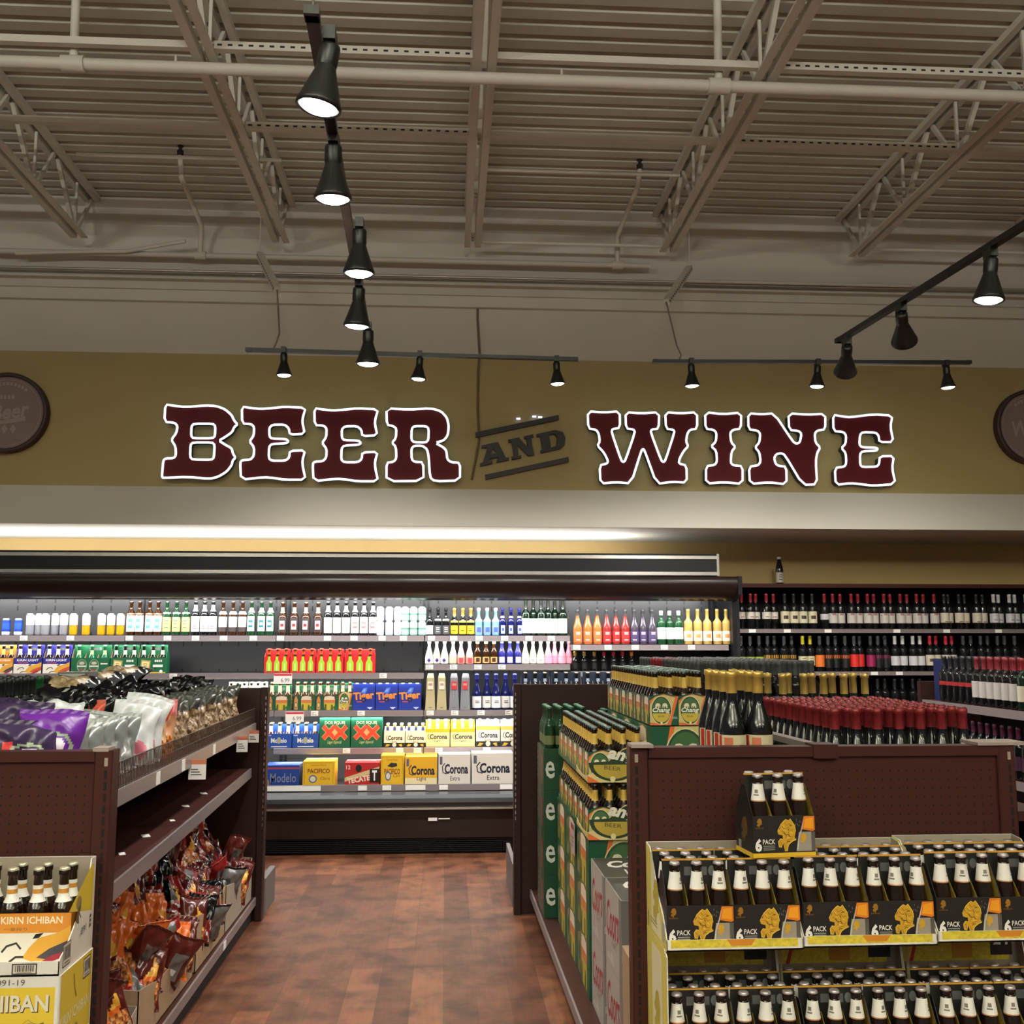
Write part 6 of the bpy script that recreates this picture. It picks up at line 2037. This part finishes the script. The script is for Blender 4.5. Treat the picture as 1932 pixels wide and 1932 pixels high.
def tray(name, w, d, fh, sh, printed):
    t = 0.003
    mb = MB().box(-w / 2, -d / 2, 0, w / 2, d / 2, 0.003, chang_tray_c)
    fp = [(-w / 2, 0), (w / 2, 0), (w / 2, fh * 1.2), (w * .10, fh * .95), (-w * .14, fh * .62), (-w * .40, fh * .28), (-w / 2, fh * .22)]
    mb.prism(fp, 'y', -d / 2, -d / 2 + t, chang_tray_c)
    mb.box(-w / 2, d / 2 - t, 0, w / 2, d / 2, sh, chang_tray_c)
    sp = [(-d / 2, 0), (d / 2, 0), (d / 2, sh * 1.6), (d * .3, sh), (0, sh * .7), (-d * .3, sh), (-d / 2, sh * 1.5)]
    for s in (-1, 1): mb.prism(sp, 'x', s * (w / 2 - t / 2) - t / 2, s * (w / 2 - t / 2) + t / 2, CB if printed else chang_tray_c)
    if printed:
        mb.front(0, -d / 2, 0)
        mb.poly(fp, ink(208, 190, 130))
        n = 16
        mb.poly([(-w * .06 + w * .42 * math.cos(math.pi + k * math.pi / n), fh * .56 + fh * .53 * math.sin(math.pi + k * math.pi / n)) for k in range(n + 1)] + [(w * .36, fh * 1.1), (w * .08, fh * .90), (-w * .14, fh * .60)], ink(36, 58, 34))
        mb.poly([(-w * .06 + w * .34 * math.cos(math.pi + k * math.pi / n), fh * .50 + fh * .40 * math.sin(math.pi + k * math.pi / n)) for k in range(n + 1)], ink(176, 152, 60))
        mb.text('BEER', -w * .08, fh * .40, w * .28, fh * .11, ink(70, 60, 30), rot=-0.12)
        mb.text('ang', w * .06, fh * .68, w * .46, fh * .36, ink(232, 228, 210), shear=0.25, bold=0.04, rot=-0.2)
        mb.oval(-w * .08, fh * .10, w * .045, w * .045, ink(220, 208, 160), 12)
        mb.poly([(-w / 2, 0), (-w * .30, 0), (-w / 2, fh * .2)], CO)
    P = Proto(name, 'beer tray', mb.data(name))
    P.w, P.d = w, d
    return P


tr_p = tray('beer_tray', 0.2615, 0.3875, 0.15, 0.02, True)
tr_n = tray('beer_tray', 0.2615, 0.3875, 0.03, 0.02, False)
DEPTH = ['nearest', 'second', 'third', 'fourth', 'fifth', 'sixth', 'seventh', 'farthest']


def tier(x0, y0, z, ncol, nrow, nm, rows=(0, 1), trays=True, full=True):
    if trays:
        for k in range((nrow + 1) // 2):
            (tr_p if k == 0 else tr_n).at((x0 + 0.1268, y0 + 0.195 + k * 0.388, z), '%s printed tray under the %s' % (DEPTH[k], nm), 'trays under the elephant carriers')
    for r in range(nrow):
        for c in range(ncol):
            loc = (x0 + 0.064 + c * 0.1255, y0 + 0.098 + r * 0.194, z + 0.0035)
            where = '%s %s carrier, %s' % (DEPTH[r], ('aisle side', 'inner')[c] if ncol > 1 else 'aisle side', nm)
            chg.at(loc, 'green elephant beer carrier, %s' % where.replace(' carrier', '', 1), 'green elephant carriers on the gondola', CR)
            rw = rows if (full or r < 1) else (0,)
            if full or r < 2 or c == 0:
                for q in rw:
                    for k in range(3):
                        dx, dy = (-0.0315, 0.0315)[q], (k - 1) * 0.0622
                        cgb.at((loc[0] + dx, loc[1] + dy, loc[2] + 0.0025), '%s bottle, %s row, %s' % (('near', 'middle', 'far')[k], ('aisle', 'inner')[q], where), 'gold-necked bottles in the elephant carriers', R.uniform(-1, 1), (0.965, 0.965, 1))


tier(0.873, 4.42, 1.296, 2, 6, 'top elephant tier', trays=False)
tier(0.617, 4.50, 1.052, 2, 6, 'middle elephant tier')
tier(0.617, 4.50, 0.812, 2, 6, 'lower elephant tier', rows=(0, 1), full=False)


def art_case_big(mb, w, h):
    mb.rect(-w / 2, 0, w / 2, h, CG)
    mb.poly([(-w * .34, 0), (w * .5, 0), (w * .5, h), (-w * .16, h)], CO)
    mb.poly([(-w * .28, 0), (w * .36, 0), (w * .48, h), (-w * .08, h)], CB)
    chang_oval(mb, w * .10, h * .46, w * .36, h * .52)


def art_case_side(mb, d, h):
    mb.rect(-d / 2, 0, d / 2, h, CG)
    mb.poly([(-d * .44, h * .06), (-d * .24, h * .06), (-d * .2, h * .94), (-d * .44, h * .8)], ink(120, 118, 70))
    mb.oval(-d * .33, h * .5, d * .07, h * .2, CG)
    mb.rect(-d * .16, 0, d * .30, h, ink(110, 112, 50))
    beer_glass(mb, d * .06, d * .56, h)
    mb.rect(d * .36, h * .1, d * .46, h * .5, ink(30, 100, 64))


bigc = carton('beer_carton', CG, {'f': art_case_big, 'l': art_case_side}, 0.256, 0.386, 0.248, cat='beer case')
for k in range(3): bigc.at((1.001, 4.42 + 0.193 + k * 0.388, 1.0465), '%s closed green elephant case under the top tier' % DEPTH[k], 'green elephant cases')
lowc = carton('beer_carton', CG, {'f': art_case_big, 'l': art_case_side}, 0.256, 0.416, 0.2185, cat='beer case')
for lv in range(3):
    for k in range(3):
        lowc.at((0.746, 4.52 + 0.21 + k * 0.419, 0.1515 + lv * 0.2195), '%s closed case picturing a beer glass, %s layer' % (DEPTH[k], ('bottom', 'middle', 'top')[lv]), 'green cases picturing a beer glass')
# price card on the stack
c = atY(1067, 1600, 5.0)
t = MB().box(-0.001, -0.075, 0, 0.001, 0.075, 0.145, ink(176, 160, 158))
t.face((-0.001, 0, 0.0), (0, -1, 0))
t.rect(-0.06, 0.11, 0.06, 0.135, ink(150, 60, 60))
[t.rect(-.05, .03 + .02 * k, .02 + .01 * k, .038 + .02 * k, ink(120, 104, 104)) for k in range(3)]
tag(t.build('price_card', None, (0.607, 5.0, 0.66)), 'pinkish price card clipped on the stacked green cases', 'price card')
# silver cases nearer the viewer
SIL = ink(150, 146, 142, 0.4, metal=0.25)


def art_silver(mb, d, h):
    mb.rect(-d / 2, 0, d / 2, h, ink(168, 160, 154))
    mb.rect(d * .36, 0, d * .5, h, ink(120, 118, 116))
    mb.text('Coors', -d * .04, h * .60, d * .78, h * .46, ink(150, 40, 46), shear=0.35, bold=0.02, rot=0.12)
    mb.text('LIGHT', d * .06, h * .34, d * .34, h * .12, ink(110, 104, 104), shear=0.2)
    mb.poly([(-d * .4, h * .06), (-d * .3, h * .16), (-d * .2, h * .08), (-d * .08, h * .22), (d * .06, h * .06)], ink(186, 182, 178))


def art_silver_front(mb, w, h):
    mb.rect(-w / 2, 0, w / 2, h, ink(118, 116, 114))
    mb.poly([(-w * .5, h * .36), (-w * .34, h * .58), (-w * .24, h * .46), (-w * .1, h * .64), (w * .1, h * .40), (w * .3, h * .6), (w * .5, h * .36), (w * .5, h * .28), (-w * .5, h * .28)], ink(176, 172, 168))
    mb.rect(-w * .44, h * .02, -w * .36, h * .16, ink(60, 58, 58))


def art_silver_top(mb, w, d):
    mb.rect(-w / 2 + .004, -d / 2 + .004, w / 2 - .004, d / 2 - .004, ink(62, 62, 56))
    mb.text('Coors', w * .06, d * .16, w * .8, d * .36, ink(215, 213, 205), shear=0.35, bold=0.04)
    mb.text('LIGHT', w * .12, -d * .24, w * .56, d * .24, ink(215, 213, 205), bold=0.02)


silc = carton('beer_carton', SIL, {'f': art_silver_front, 'l': art_silver, 't': art_silver_top}, 0.30, 0.365, 0.293, cat='beer case', flaps=False)
for k in range(2):
    for lv in range(2):
        silc.at((0.778 - (0.0 if k == 0 else 0.004), 3.76 + 0.184 + k * 0.368, 0.151 + lv * 0.2945), '%s silver case with red script, %s of its stack' % (('nearer', 'farther')[k], ('bottom', 'top')[lv]), 'silver beer cases')
P = sparkling('sparkling_bottle', G_BLACK, BLK, h=0.31, label=(ink(205, 110, 70), lines(ink(170, 40, 40))))
P.at((0.70, 3.50, 0.62), 'dark bottle with orange label peeking past the maroon upright')
(carton('cardboard_carton', M_CARD, {}, 0.26, 0.3, 0.468, cat='carton').at((0.74, 3.50, 0.151), 'plain brown carton behind the maroon upright under a dark bottle'))
# green cases with a white letter at the far end
GE = ink(14, 66, 40)


def art_e_front(mb, w, h):
    mb.rect(-w / 2, 0, w / 2, h, GE)
    mb.text('e', -w * .36, h * .50, w * .20, h * .42, ink(205, 208, 200), bold=0.015)
    mb.text('e', w * .0, h * .50, w * .20, h * .42, ink(205, 208, 200), bold=0.015)
    mb.text('e', w * .3, h * .50, w * .20, h * .42, ink(205, 208, 200), bold=0.015)


def art_e_side(mb, d, h):
    mb.rect(-d / 2, 0, d / 2, h, ink(30, 48, 38))
    mb.rect(-d * .30, 0, d * .10, h, ink(70, 84, 60))
    mb.rect(d * .16, h * .1, d * .28, h * .8, ink(150, 60, 56))
    for k in range(5): mb.rect(-d * .46, h * (.15 + .15 * k), -d * .34, h * (.22 + .15 * k), ink(120, 126, 118))


ec = carton('beer_carton', GE, {'f': art_e_front, 'l': art_e_side}, 0.262, 0.39, 0.2265, cat='beer case')
for lv in range(4): ec.at((0.679, 5.83 + 0.2, 0.1515 + lv * 0.2275), 'dark green case with white letters, %s from the bottom of the far stack' % ('first', 'second', 'third', 'fourth')[lv], 'dark green lettered cases')
egb = beer('beer_bottle', glass('mid_green_glass', (0.012, 0.05, 0.022), 0.1), labels=[(0.02, 0.07, ink(110, 120, 80))], cap=ink(60, 110, 84), n=14)
for r in range(5):
    for c in range(4):
        egb.at((0.585 + c * 0.0625, 5.88 + r * 0.068, 1.062), '%s green bottle, %s row, on the dark green cases' % (('aisle side', 'second', 'third', 'innermost')[c], DEPTH[r]), 'green bottles on the dark green cases', R.uniform(-1, 1))
dkb = beer('beer_bottle', G_DGREEN, labels=[(0.03, 0.10, GE)], cap=ink(40, 90, 70), n=12)
for r in range(2):
    for c in range(3):
        dkb.at((0.905 + c * 0.064, 5.90 + r * 0.07, 1.0465), '%s dark green bottle, %s row, behind the middle elephant tier' % (('left', 'middle', 'right')[c], ('front', 'rear')[r]), 'dark green bottles behind the elephant tier')

# ================================================================= bottles on top of the right gondola
gl = sparkling('sparkling_bottle', G_BLACK, GOLD, fz=0.243, h=0.315, r=0.0425, label=(ink(206, 194, 160), lambda mb, r, z0, z1: (mb.lathe([(r, z0 + .008), (r, z1 - .008)], 6, ink(196, 110, 80), -0.75, -0.05), mb.lathe([(r, z0 + .002), (r, z1 - .002)], 3, ink(176, 50, 36), -1.35, -1.0))), lz=(0.035, 0.112), n=24)
for c in range(2):
    for r in range(4):
        gl.at((0.925 + c * 0.087 + r * 0.0, 3.32 + r * 0.092, 1.246), '%s black bottle with gold neck foil, %s column above the maroon panel' % (DEPTH[r] if r < 3 else 'farthest', ('left', 'right')[c]), 'gold-foil bottles above the panel', R.uniform(-0.25, 0.25))
rf = sparkling('sparkling_bottle', G_BLACK, REDFOIL, fz=0.226, h=0.30, r=0.0372, n=20)
for r in range(11):
    for c in range(7):
        rf.at((1.352 + c * 0.0765 + R.uniform(-.001, .001), 3.555 + r * 0.0765, 1.1265), 'red-foiled dark bottle, %s row from the front, %s column from the left' % (ORD[r], ORD[c]), 'red-foiled bottles on the gondola top', R.uniform(-3, 3))
gn = sparkling('sparkling_bottle', G_DGREEN, mat('dull_gold_foil', (0.58, 0.40, 0.11), 0.32, 0.5), fz=0.232, h=0.325, r=0.040, n=16)
for r, xs in ((0, (1474, 1514, 1551, 1589, 1628)), (1, (1446, 1484, 1529, 1567, 1606))):
    for k, px in enumerate(xs):
        Y = 4.56 + r * 0.09
        gn.at((X_(px, Y), Y, 1.191), '%s green bottle with dull gold neck, %s row behind the red foils' % (nth(k, 5), ('front', 'rear')[r]), 'gold-necked bottles behind the red foils')
wk = wine('wine_bottle', G_BLACK, ink(120, 116, 108), K_GRY, n=12, h=0.302)
wr = wine('wine_bottle', G_BLACK, ink(120, 116, 108), K_RED, n=12, h=0.302)
for r in range(18):
    for c in range(8):
        red = c < 2 and 10 <= r <= 13
        (wr if red else wk).at((1.205 + c * 0.079, 4.90 + r * 0.083, 1.263), '%s-capped wine bottle, %s row, %s column on the gondola top' % ('red' if red else 'charcoal', ORD[r], ORD[c]), 'wine bottles packed on the gondola top')

# wine on the gondola along the right edge
GCX = lambda y: 3.285
wa = wine('wine_bottle', G_BLACK, ink(176, 170, 168), mat('dull_red_capsule', (0.17, 0.012, 0.02), 0.45), lz=(0.05, 0.15), n=16, cap_z=0.225)
wb_ = wine('wine_bottle', G_BLACK, ink(150, 36, 36), K_BLK, lz=(0.11, 0.135), n=16)
wc = wine('wine_bottle', G_DGREEN, ink(196, 188, 168), K_RED, lz=(0.05, 0.14), n=16)
wd_ = wine('wine_bottle', G_BLACK, ink(60, 24, 50), ink(70, 22, 52), n=14)
y = 5.20
k = 0
while y < 6.80:
    for c in range(2):
        P, nm = (wc, 'red-capped wine with cream label') if y < 5.85 else (wa, 'red-capped wine with white label') if y < 6.35 else (wb_, 'black-capped wine with narrow red label')
        P.at((GCX(y) + 0.05 + c * 0.082, y, ZC1 + 0.001), '%s, %s along the %s row of the right edge shelf' % (nm, ORD[k], ('aisle', 'inner')[c]), 'wines on the right edge gondola', -math.pi / 2 * 0.55)
    wd_.at((GCX(y) + 0.05, y, 0.861), 'purple-capped dark wine, %s along the lower shelf of the right edge gondola' % ORD[k], 'lower shelf wines at the right edge', -1)
    y += 0.086
    k += 1
nvc = carton('wine_carton', ink(24, 34, 80), {}, 0.2, 0.16, 0.28, cat='carton')
nvc.at((3.46, 6.88, ZC1 + 0.001), 'navy blue carton at the far end of the right edge gondola', None)
# ================================================================= snacks on the left gondola
FO = 0.30
PUR, PURD, DKG = ink(104, 40, 150, FO), ink(58, 44, 78, FO), ink(10, 62, 34, FO)
GRYB = ink(142, 146, 146, FO, metal=0.3)
WHB = ink(196, 200, 202, FO)


def paint_purple(base, low):
    def f(u, v, s):
        if s > 0: return base
        if v < 0.24 and u > 0.2: return (ink(222, 190, 130, FO), ink(190, 146, 90, FO), ink(226, 200, 150, FO), ink(140, 96, 56, FO))[hash((int(u * 22), int(v * 30))) % 4]
        if 0.24 <= v < 0.31 and u > 0.3: return ink(235, 232, 225, FO) if int(u * 30 + v * 40) % 4 < 2 else low
        e = ((u - .58) / .30) ** 2 + ((v - .56) / .17) ** 2
        if e < 0.45: return ink(225, 218, 232, FO)
        if e < 0.75: return base
        if e < 1.1: return ink(150, 170, 140, FO)
        if 0.64 < v < 0.74 and 0.16 < u < 0.32: return ink(214, 70, 70, FO)
        return low if u < 0.2 and v < 0.7 else base
    return f


bp1 = bag('snack_bag', 0.21, 0.245, 0.075, paint_purple(PUR, PUR), 1, PUR, nu=30, nv=36)
bp2 = bag('snack_bag', 0.21, 0.235, 0.075, paint_purple(PURD, DKG), 2, PURD, nu=30, nv=36)
bp3 = bag('snack_bag', 0.21, 0.225, 0.07, paint_purple(DKG, DKG), 3, PURD, nu=30, nv=36)
bp4 = bag('snack_bag', 0.21, 0.235, 0.075, lambda u, v, s: PURD, 4, PURD, crumple=1.6)
GP = 'purple chip bags at the near end of the top shelf'
SH = 1.166
for P, px, Y, lab, rot, dz in ((bp1, 118, 3.42, 'bright purple chip bag with white emblem, nearest the maroon corner', (-0.22, 0.12, 0.25), 0),
                               (bp2, 70, 3.36, 'dark purple and green chip bag, second from the maroon corner', (-0.25, 0.15, 0.2), -.02),
                               (bp3, 18, 3.36, 'green chip bag at the left edge of the top shelf', (-0.3, 0.12, 0.1), -.03),
                               (bp2, -28, 3.40, 'purple chip bag cut by the left picture edge', (-0.25, 0.1, 0.0), -.02),
                               (bp4, 88, 3.56, 'plain dark purple bag top showing behind the bright purple bag', (-0.15, -0.1, 0.3), .02),
                               (bp4, 42, 3.52, 'crumpled dark purple bag behind the green and purple bags', (-0.1, 0.2, -0.1), .03),
                               (bp4, -5, 3.55, 'crumpled dark purple bag at the left edge behind the green bag', (-0.2, 0.0, 0.2), .03)):
    P.at((X_(px, Y) - 0.05, Y, SH + 0.016 + dz), lab, GP, rot)
bs1 = bag('snack_bag', 0.25, 0.195, 0.05, lambda u, v, s: GRYB, 11, GRYB)
bs2 = bag('snack_bag', 0.25, 0.19, 0.055, lambda u, v, s: ink(150, 152, 150, FO, metal=0.3), 12, GRYB, crumple=1.4)
for k in range(9):
    Y = 3.50 + k * 0.078
    (bs1, bs2)[k % 2].at((-1.302 - 0.002 * k, Y, SH + 0.016), 'plain silver bag, %s of the silver row on the top shelf' % ORD[k], 'plain silver bags', (-0.34 + R.uniform(-.05, .05), R.uniform(-.04, .08), 0.32 + R.uniform(-.08, .08)))
P = bag('snack_bag', 0.26, 0.22, 0.05, lambda u, v, s: WHB, 13, WHB, crumple=1.3)
P.at((-1.37, 3.86, SH + 0.19), 'pale silver bag lying across the tops of the silver row', None, (-1.25, 0.15, 0.7))


def paint_shrimp(top, body, food):
    def f(u, v, s):
        if v > 0.72: return top
        if v < 0.30: return food[hash((int(u * 18), int(v * 24))) % len(food)]
        if 0.42 < v < 0.62 and 0.25 < u < 0.7: return ink(205, 110, 130, FO)
        return body
    return f


ORF = [ink(222, 150, 60, FO), ink(190, 92, 40, FO), ink(230, 180, 90, FO), ink(150, 70, 40, FO)]
bw = bag('snack_bag', 0.19, 0.235, 0.05, lambda u, v, s: (ink(70, 70, 74, FO) if (.3 < u < .5 and .55 < v < .75 and int(v * 16) % 2) else WHB if v > .35 else (ink(214, 120, 140, FO) if (u - .7) ** 2 + (v - .2) ** 2 < .02 else WHB)), 21, WHB)
bo = bag('snack_bag', 0.18, 0.20, 0.07, paint_shrimp(ink(196, 84, 60, FO), ink(214, 170, 130, FO), ORF), 22, ink(196, 100, 80, FO))
bo2 = bag('snack_bag', 0.18, 0.205, 0.08, paint_shrimp(ink(200, 110, 110, FO), ink(206, 150, 110, FO), ORF), 23, ink(200, 110, 110, FO))
NUTS = [ink(158, 132, 100, FO), ink(128, 104, 78, FO), ink(178, 154, 122, FO), ink(104, 82, 60, FO)]
CLR = ink(70, 72, 66, 0.18)
bn = [bag('nut_bag', 0.17, 0.205, 0.075, (lambda sd: lambda u, v, s: NUTS[hash((int(u * 18), int(v * 24), sd)) % 4] if v < .68 + .05 * math.sin(9 * u) else CLR)(sd), 30 + sd, CLR, crumple=1.3) for sd in range(3)]
GW = 'printed snack bags on the top shelf'
xs = lambda Y: -1.235 - (Y - 3.2) * 0.024
bw.at((xs(4.26), 4.26, SH + .016), 'white bag with dark characters, nearer of two leaning beyond the silver row', GW, (-.35, .15, .35))
bw.at((xs(4.36), 4.37, SH + .03), 'white bag with dark characters, farther of the leaning two', GW, (-.22, .2, .3))
bo.at((xs(4.50), 4.50, SH + .016), 'orange and tan snack bag just beyond the white bags', GW, (-.2, .1, .4))
bo2.at((xs(4.66), 4.66, SH + .016), 'pink-topped tan snack bag before the nut bags', GW, (-.18, .05, .45))
bo.at((xs(4.4) - .20, 4.34, SH + .03), 'orange snack bag behind the white leaning bags', GW, (-.2, -.1, .2))
Y, k = 4.78, 0
while Y < 6.35:
    bn[k % 3].at((xs(Y), Y, SH + .016), 'clear bag of nuts, %s along the wire fence' % ORD[k], 'clear nut bags', (-.2 + R.uniform(-.08, .08), R.uniform(-.08, .08), .5 + R.uniform(-.15, .15)))
    Y += 0.125
    k += 1
BKB = ink(14, 14, 17, 0.16)
bb = [bag('nut_bag', 0.22, 0.25, 0.08, lambda u, v, s: BKB, 40 + k, BKB, crumple=2.0) for k in range(2)]
Y, k = 4.05, 0
while Y < 6.4:
    bb[k % 2].at((-1.475, Y, SH + .016), 'glossy black bag, %s along the back of the top shelf' % ORD[k], 'glossy black bags', (-.1 + R.uniform(-.15, .1), R.uniform(-.1, .1), .6 + R.uniform(-.3, .3)))
    Y += 0.16
    k += 1
TAN = [ink(150, 132, 96, 0.4), ink(128, 108, 76, 0.4), ink(170, 150, 112, 0.4)]
bf = bag('nut_bag', 0.26, 0.26, 0.07, lambda u, v, s: TAN[hash((int(u * 18), int(v * 24))) % 3] if s < 0 and ((u - .5) / .34) ** 2 + ((v - .5) / .34) ** 2 < 1 else BKB, 50, BKB)
for k, (X, Y, z) in enumerate(((-1.66, 4.62, 1.425), (-1.70, 5.05, 1.435), (-1.70, 5.40, 1.45))):
    sup = bag('nut_bag', 0.26, 0.22, 0.10, lambda u, v, s: BKB, 60 + k, BKB, crumple=1.5)
    sup.at((X, Y + 0.14, 1.206 + .015), 'black bag standing upright under the %s flat nut bag' % ('nearest', 'middle', 'farthest')[k], 'black bags under the flat ones', (-.05, 0, .1))
    bf.at((X, Y, z), 'black bag with oval tan window lying flat, %s of three' % ('nearest', 'middle', 'farthest')[k], 'flat black nut bags', (-1.30, 0, .12 - .1 * k))
# dark bottles standing on the far half of the left gondola
lb1 = wine('wine_bottle', G_DGREEN, ink(30, 34, 30), ink(18, 22, 20), h=0.302, lz=(0.05, 0.12), n=14)
lb2 = wine('wine_bottle', glass('bright_green_glass', (0.01, 0.10, 0.03), 0.08), ink(30, 60, 36), ink(16, 80, 36), h=0.302, n=14)
for c in range(3):
    for r in range(12):
        P = lb2 if (r == 10 and c == 0) else lb1
        P.at((-1.765 - c * 0.08, 3.86 + r * 0.078, 1.2065), 'dark green bottle, %s row %s file, back half of the left gondola' % (ORD[r], ('inner', 'middle', 'outer')[c]), 'dark bottles on the left gondola')
cb = carton('clear_box', ink(92, 98, 98, 0.2), {'f': lambda mb, w, h: (mb.rect(-w * .45, h * .84, w * .45, h * .98, ink(176, 182, 168)), mb.rect(w * .30, 0, w * .36, h * .84, ink(60, 66, 64)), mb.rect(-w * .4, h * .1, w * .2, h * .8, ink(108, 112, 114)))}, 0.13, 0.16, 0.31, cat='box', edge=ink(176, 182, 168))
cb.at((X_(151, 4.95), 4.95, 1.2065), 'tall grey see-through box at the end of the dark bottles', None)

# ----------------------------------------------------------------- cardboard boxes of crumpled snack bags on the base deck
def open_box(w, d, h, dip, m):
    """Tray-like box: w across the deck, d along the aisle; the aisle side is cut down."""
    t = 0.004
    mb = MB().box(-w / 2, -d / 2, 0, w / 2, d / 2, 0.004, m)
    mb.box(-w / 2, -d / 2, 0, -w / 2 + t, d / 2, h * 1.25, m)
    for s in (-1, 1):
        y = s * (d / 2 - t / 2)
        mb.prism([(-w / 2, 0), (w / 2, 0), (w / 2, h), (w * .2, h * 1.05), (-w / 2, h * 1.25)], 'y', y - t / 2, y + t / 2, m)
    P = Proto('cardboard_box', 'box', mb.data('cardboard_box'))
    f = MB().prism([(-d / 2, 0), (d / 2, 0), (d / 2, h), (d * .36, h * (1 - dip * .5)), (d * .1, h * (1 - dip)), (-d * .2, h * (1 - dip * .8)), (-d * .4, h * (1 - dip * .2)), (-d / 2, h)], 'x', w / 2 - t, w / 2, m)
    P.part('front_flap', f)
    return P


BOX = ((3.27, 4.12, .16, .35, M_CARDG), (4.13, 4.98, .21, .25, M_CARD), (5.03, 5.66, .25, .15, M_CARD), (5.67, 6.40, .24, .15, M_CARDG))
BN = ('nearest', 'second', 'third', 'farthest')
for k, (a, b, h, dip, m) in enumerate(BOX):
    open_box(.385, b - a, h, dip, m).at((-1.335, (a + b) / 2, .141), '%s open cardboard box of snack bags on the bottom shelf' % BN[k], 'cardboard boxes of snack bags')
MR = ink(86, 28, 24, 0.22)
ORG, YLF, RDF = ink(216, 104, 34, FO), ink(226, 170, 60, FO), ink(140, 30, 28, FO)
FOOD = [ink(190, 120, 60, FO), ink(150, 84, 44, FO), ink(214, 156, 84, FO), ink(120, 60, 34, FO)]
BACK = ink(120, 120, 120, FO, metal=0.4)


def paint_hot(base, hi):
    def f(u, v, s):
        if s > 0:
            if .3 < u < .7 and .2 < v < .75: return BACK if not (.4 < u < .6 and .28 < v < .42) else WHB
            return base
        if v < .40 and .12 < u < .88: return FOOD[hash((int(u * 18), int(v * 24))) % 4]
        if abs(u - .5 + .12 * math.sin(7 * v)) < .46 * (.86 - v): return hi if v < .50 else YLF
        return base
    return f


KINDS = [('dark red', [bag('snack_bag', .17, .25, .075, paint_hot(MR, ORG), 70 + k, MR, crumple=0.8) for k in range(3)]),
         ('orange', [bag('snack_bag', .18, .26, .08, paint_hot(ORG, MR), 80, ORG, crumple=0.9)]),
         ('black and red', [bag('snack_bag', .17, .24, .07, lambda u, v, s: (BKB if v > .5 else (RDF if (int(u * 12) + int(v * 16)) % 4 else WHB)) if s < 0 else BACK, 90, BKB, crumple=1.0)]),
         ('silver and red', [bag('snack_bag', .16, .24, .06, lambda u, v, s: BACK if .25 < u < .75 else RDF, 91, RDF, crumple=0.9)]),
         ('bright red', [bag('snack_bag', .16, .24, .07, paint_hot(RDF, YLF), 92, RDF, crumple=1.0)])]
rg = random.Random(21)
for bi, (a, b, h, dip, m) in enumerate(BOX):
    for rw, (X, z0, lean) in enumerate(((-1.195, .21, -.35), (-1.28, .31, -.6), (-1.37, .40, -.5), (-1.44, .52, -.3))):
        n = int((b - a) / .088)
        for k in range(n):
            Y = a + .07 + (b - a - .14) * (k + .5) / n + rg.uniform(-.02, .02)
            w = (0, 0, 0, 0, 1, 3) if bi == 0 else (0, 0, 0, 1, 3) if bi == 1 else (0, 2, 0, 3, 2, 4)
            ki = rg.choice(w)
            if bi == 0 and rw < 2 and k < 2: ki = 1
            nm, vs = KINDS[ki]
            yaw = math.pi / 2 * rg.uniform(.30, .75) + (math.pi if rg.random() < .22 else 0)
            rg.choice(vs).at((X + rg.uniform(-.02, .02), Y, .141 + z0 - .14 + rg.uniform(-.02, .03)), '%s snack bag, %s along the %s row in the %s cardboard box' % (nm, ORD[k], ('aisle side', 'second', 'third', 'back')[rw], BN[bi]), 'snack bags in the cardboard boxes', (lean + rg.uniform(-.25, .2), rg.uniform(-.45, .45), yaw), (0.86, 1.0, 0.86))
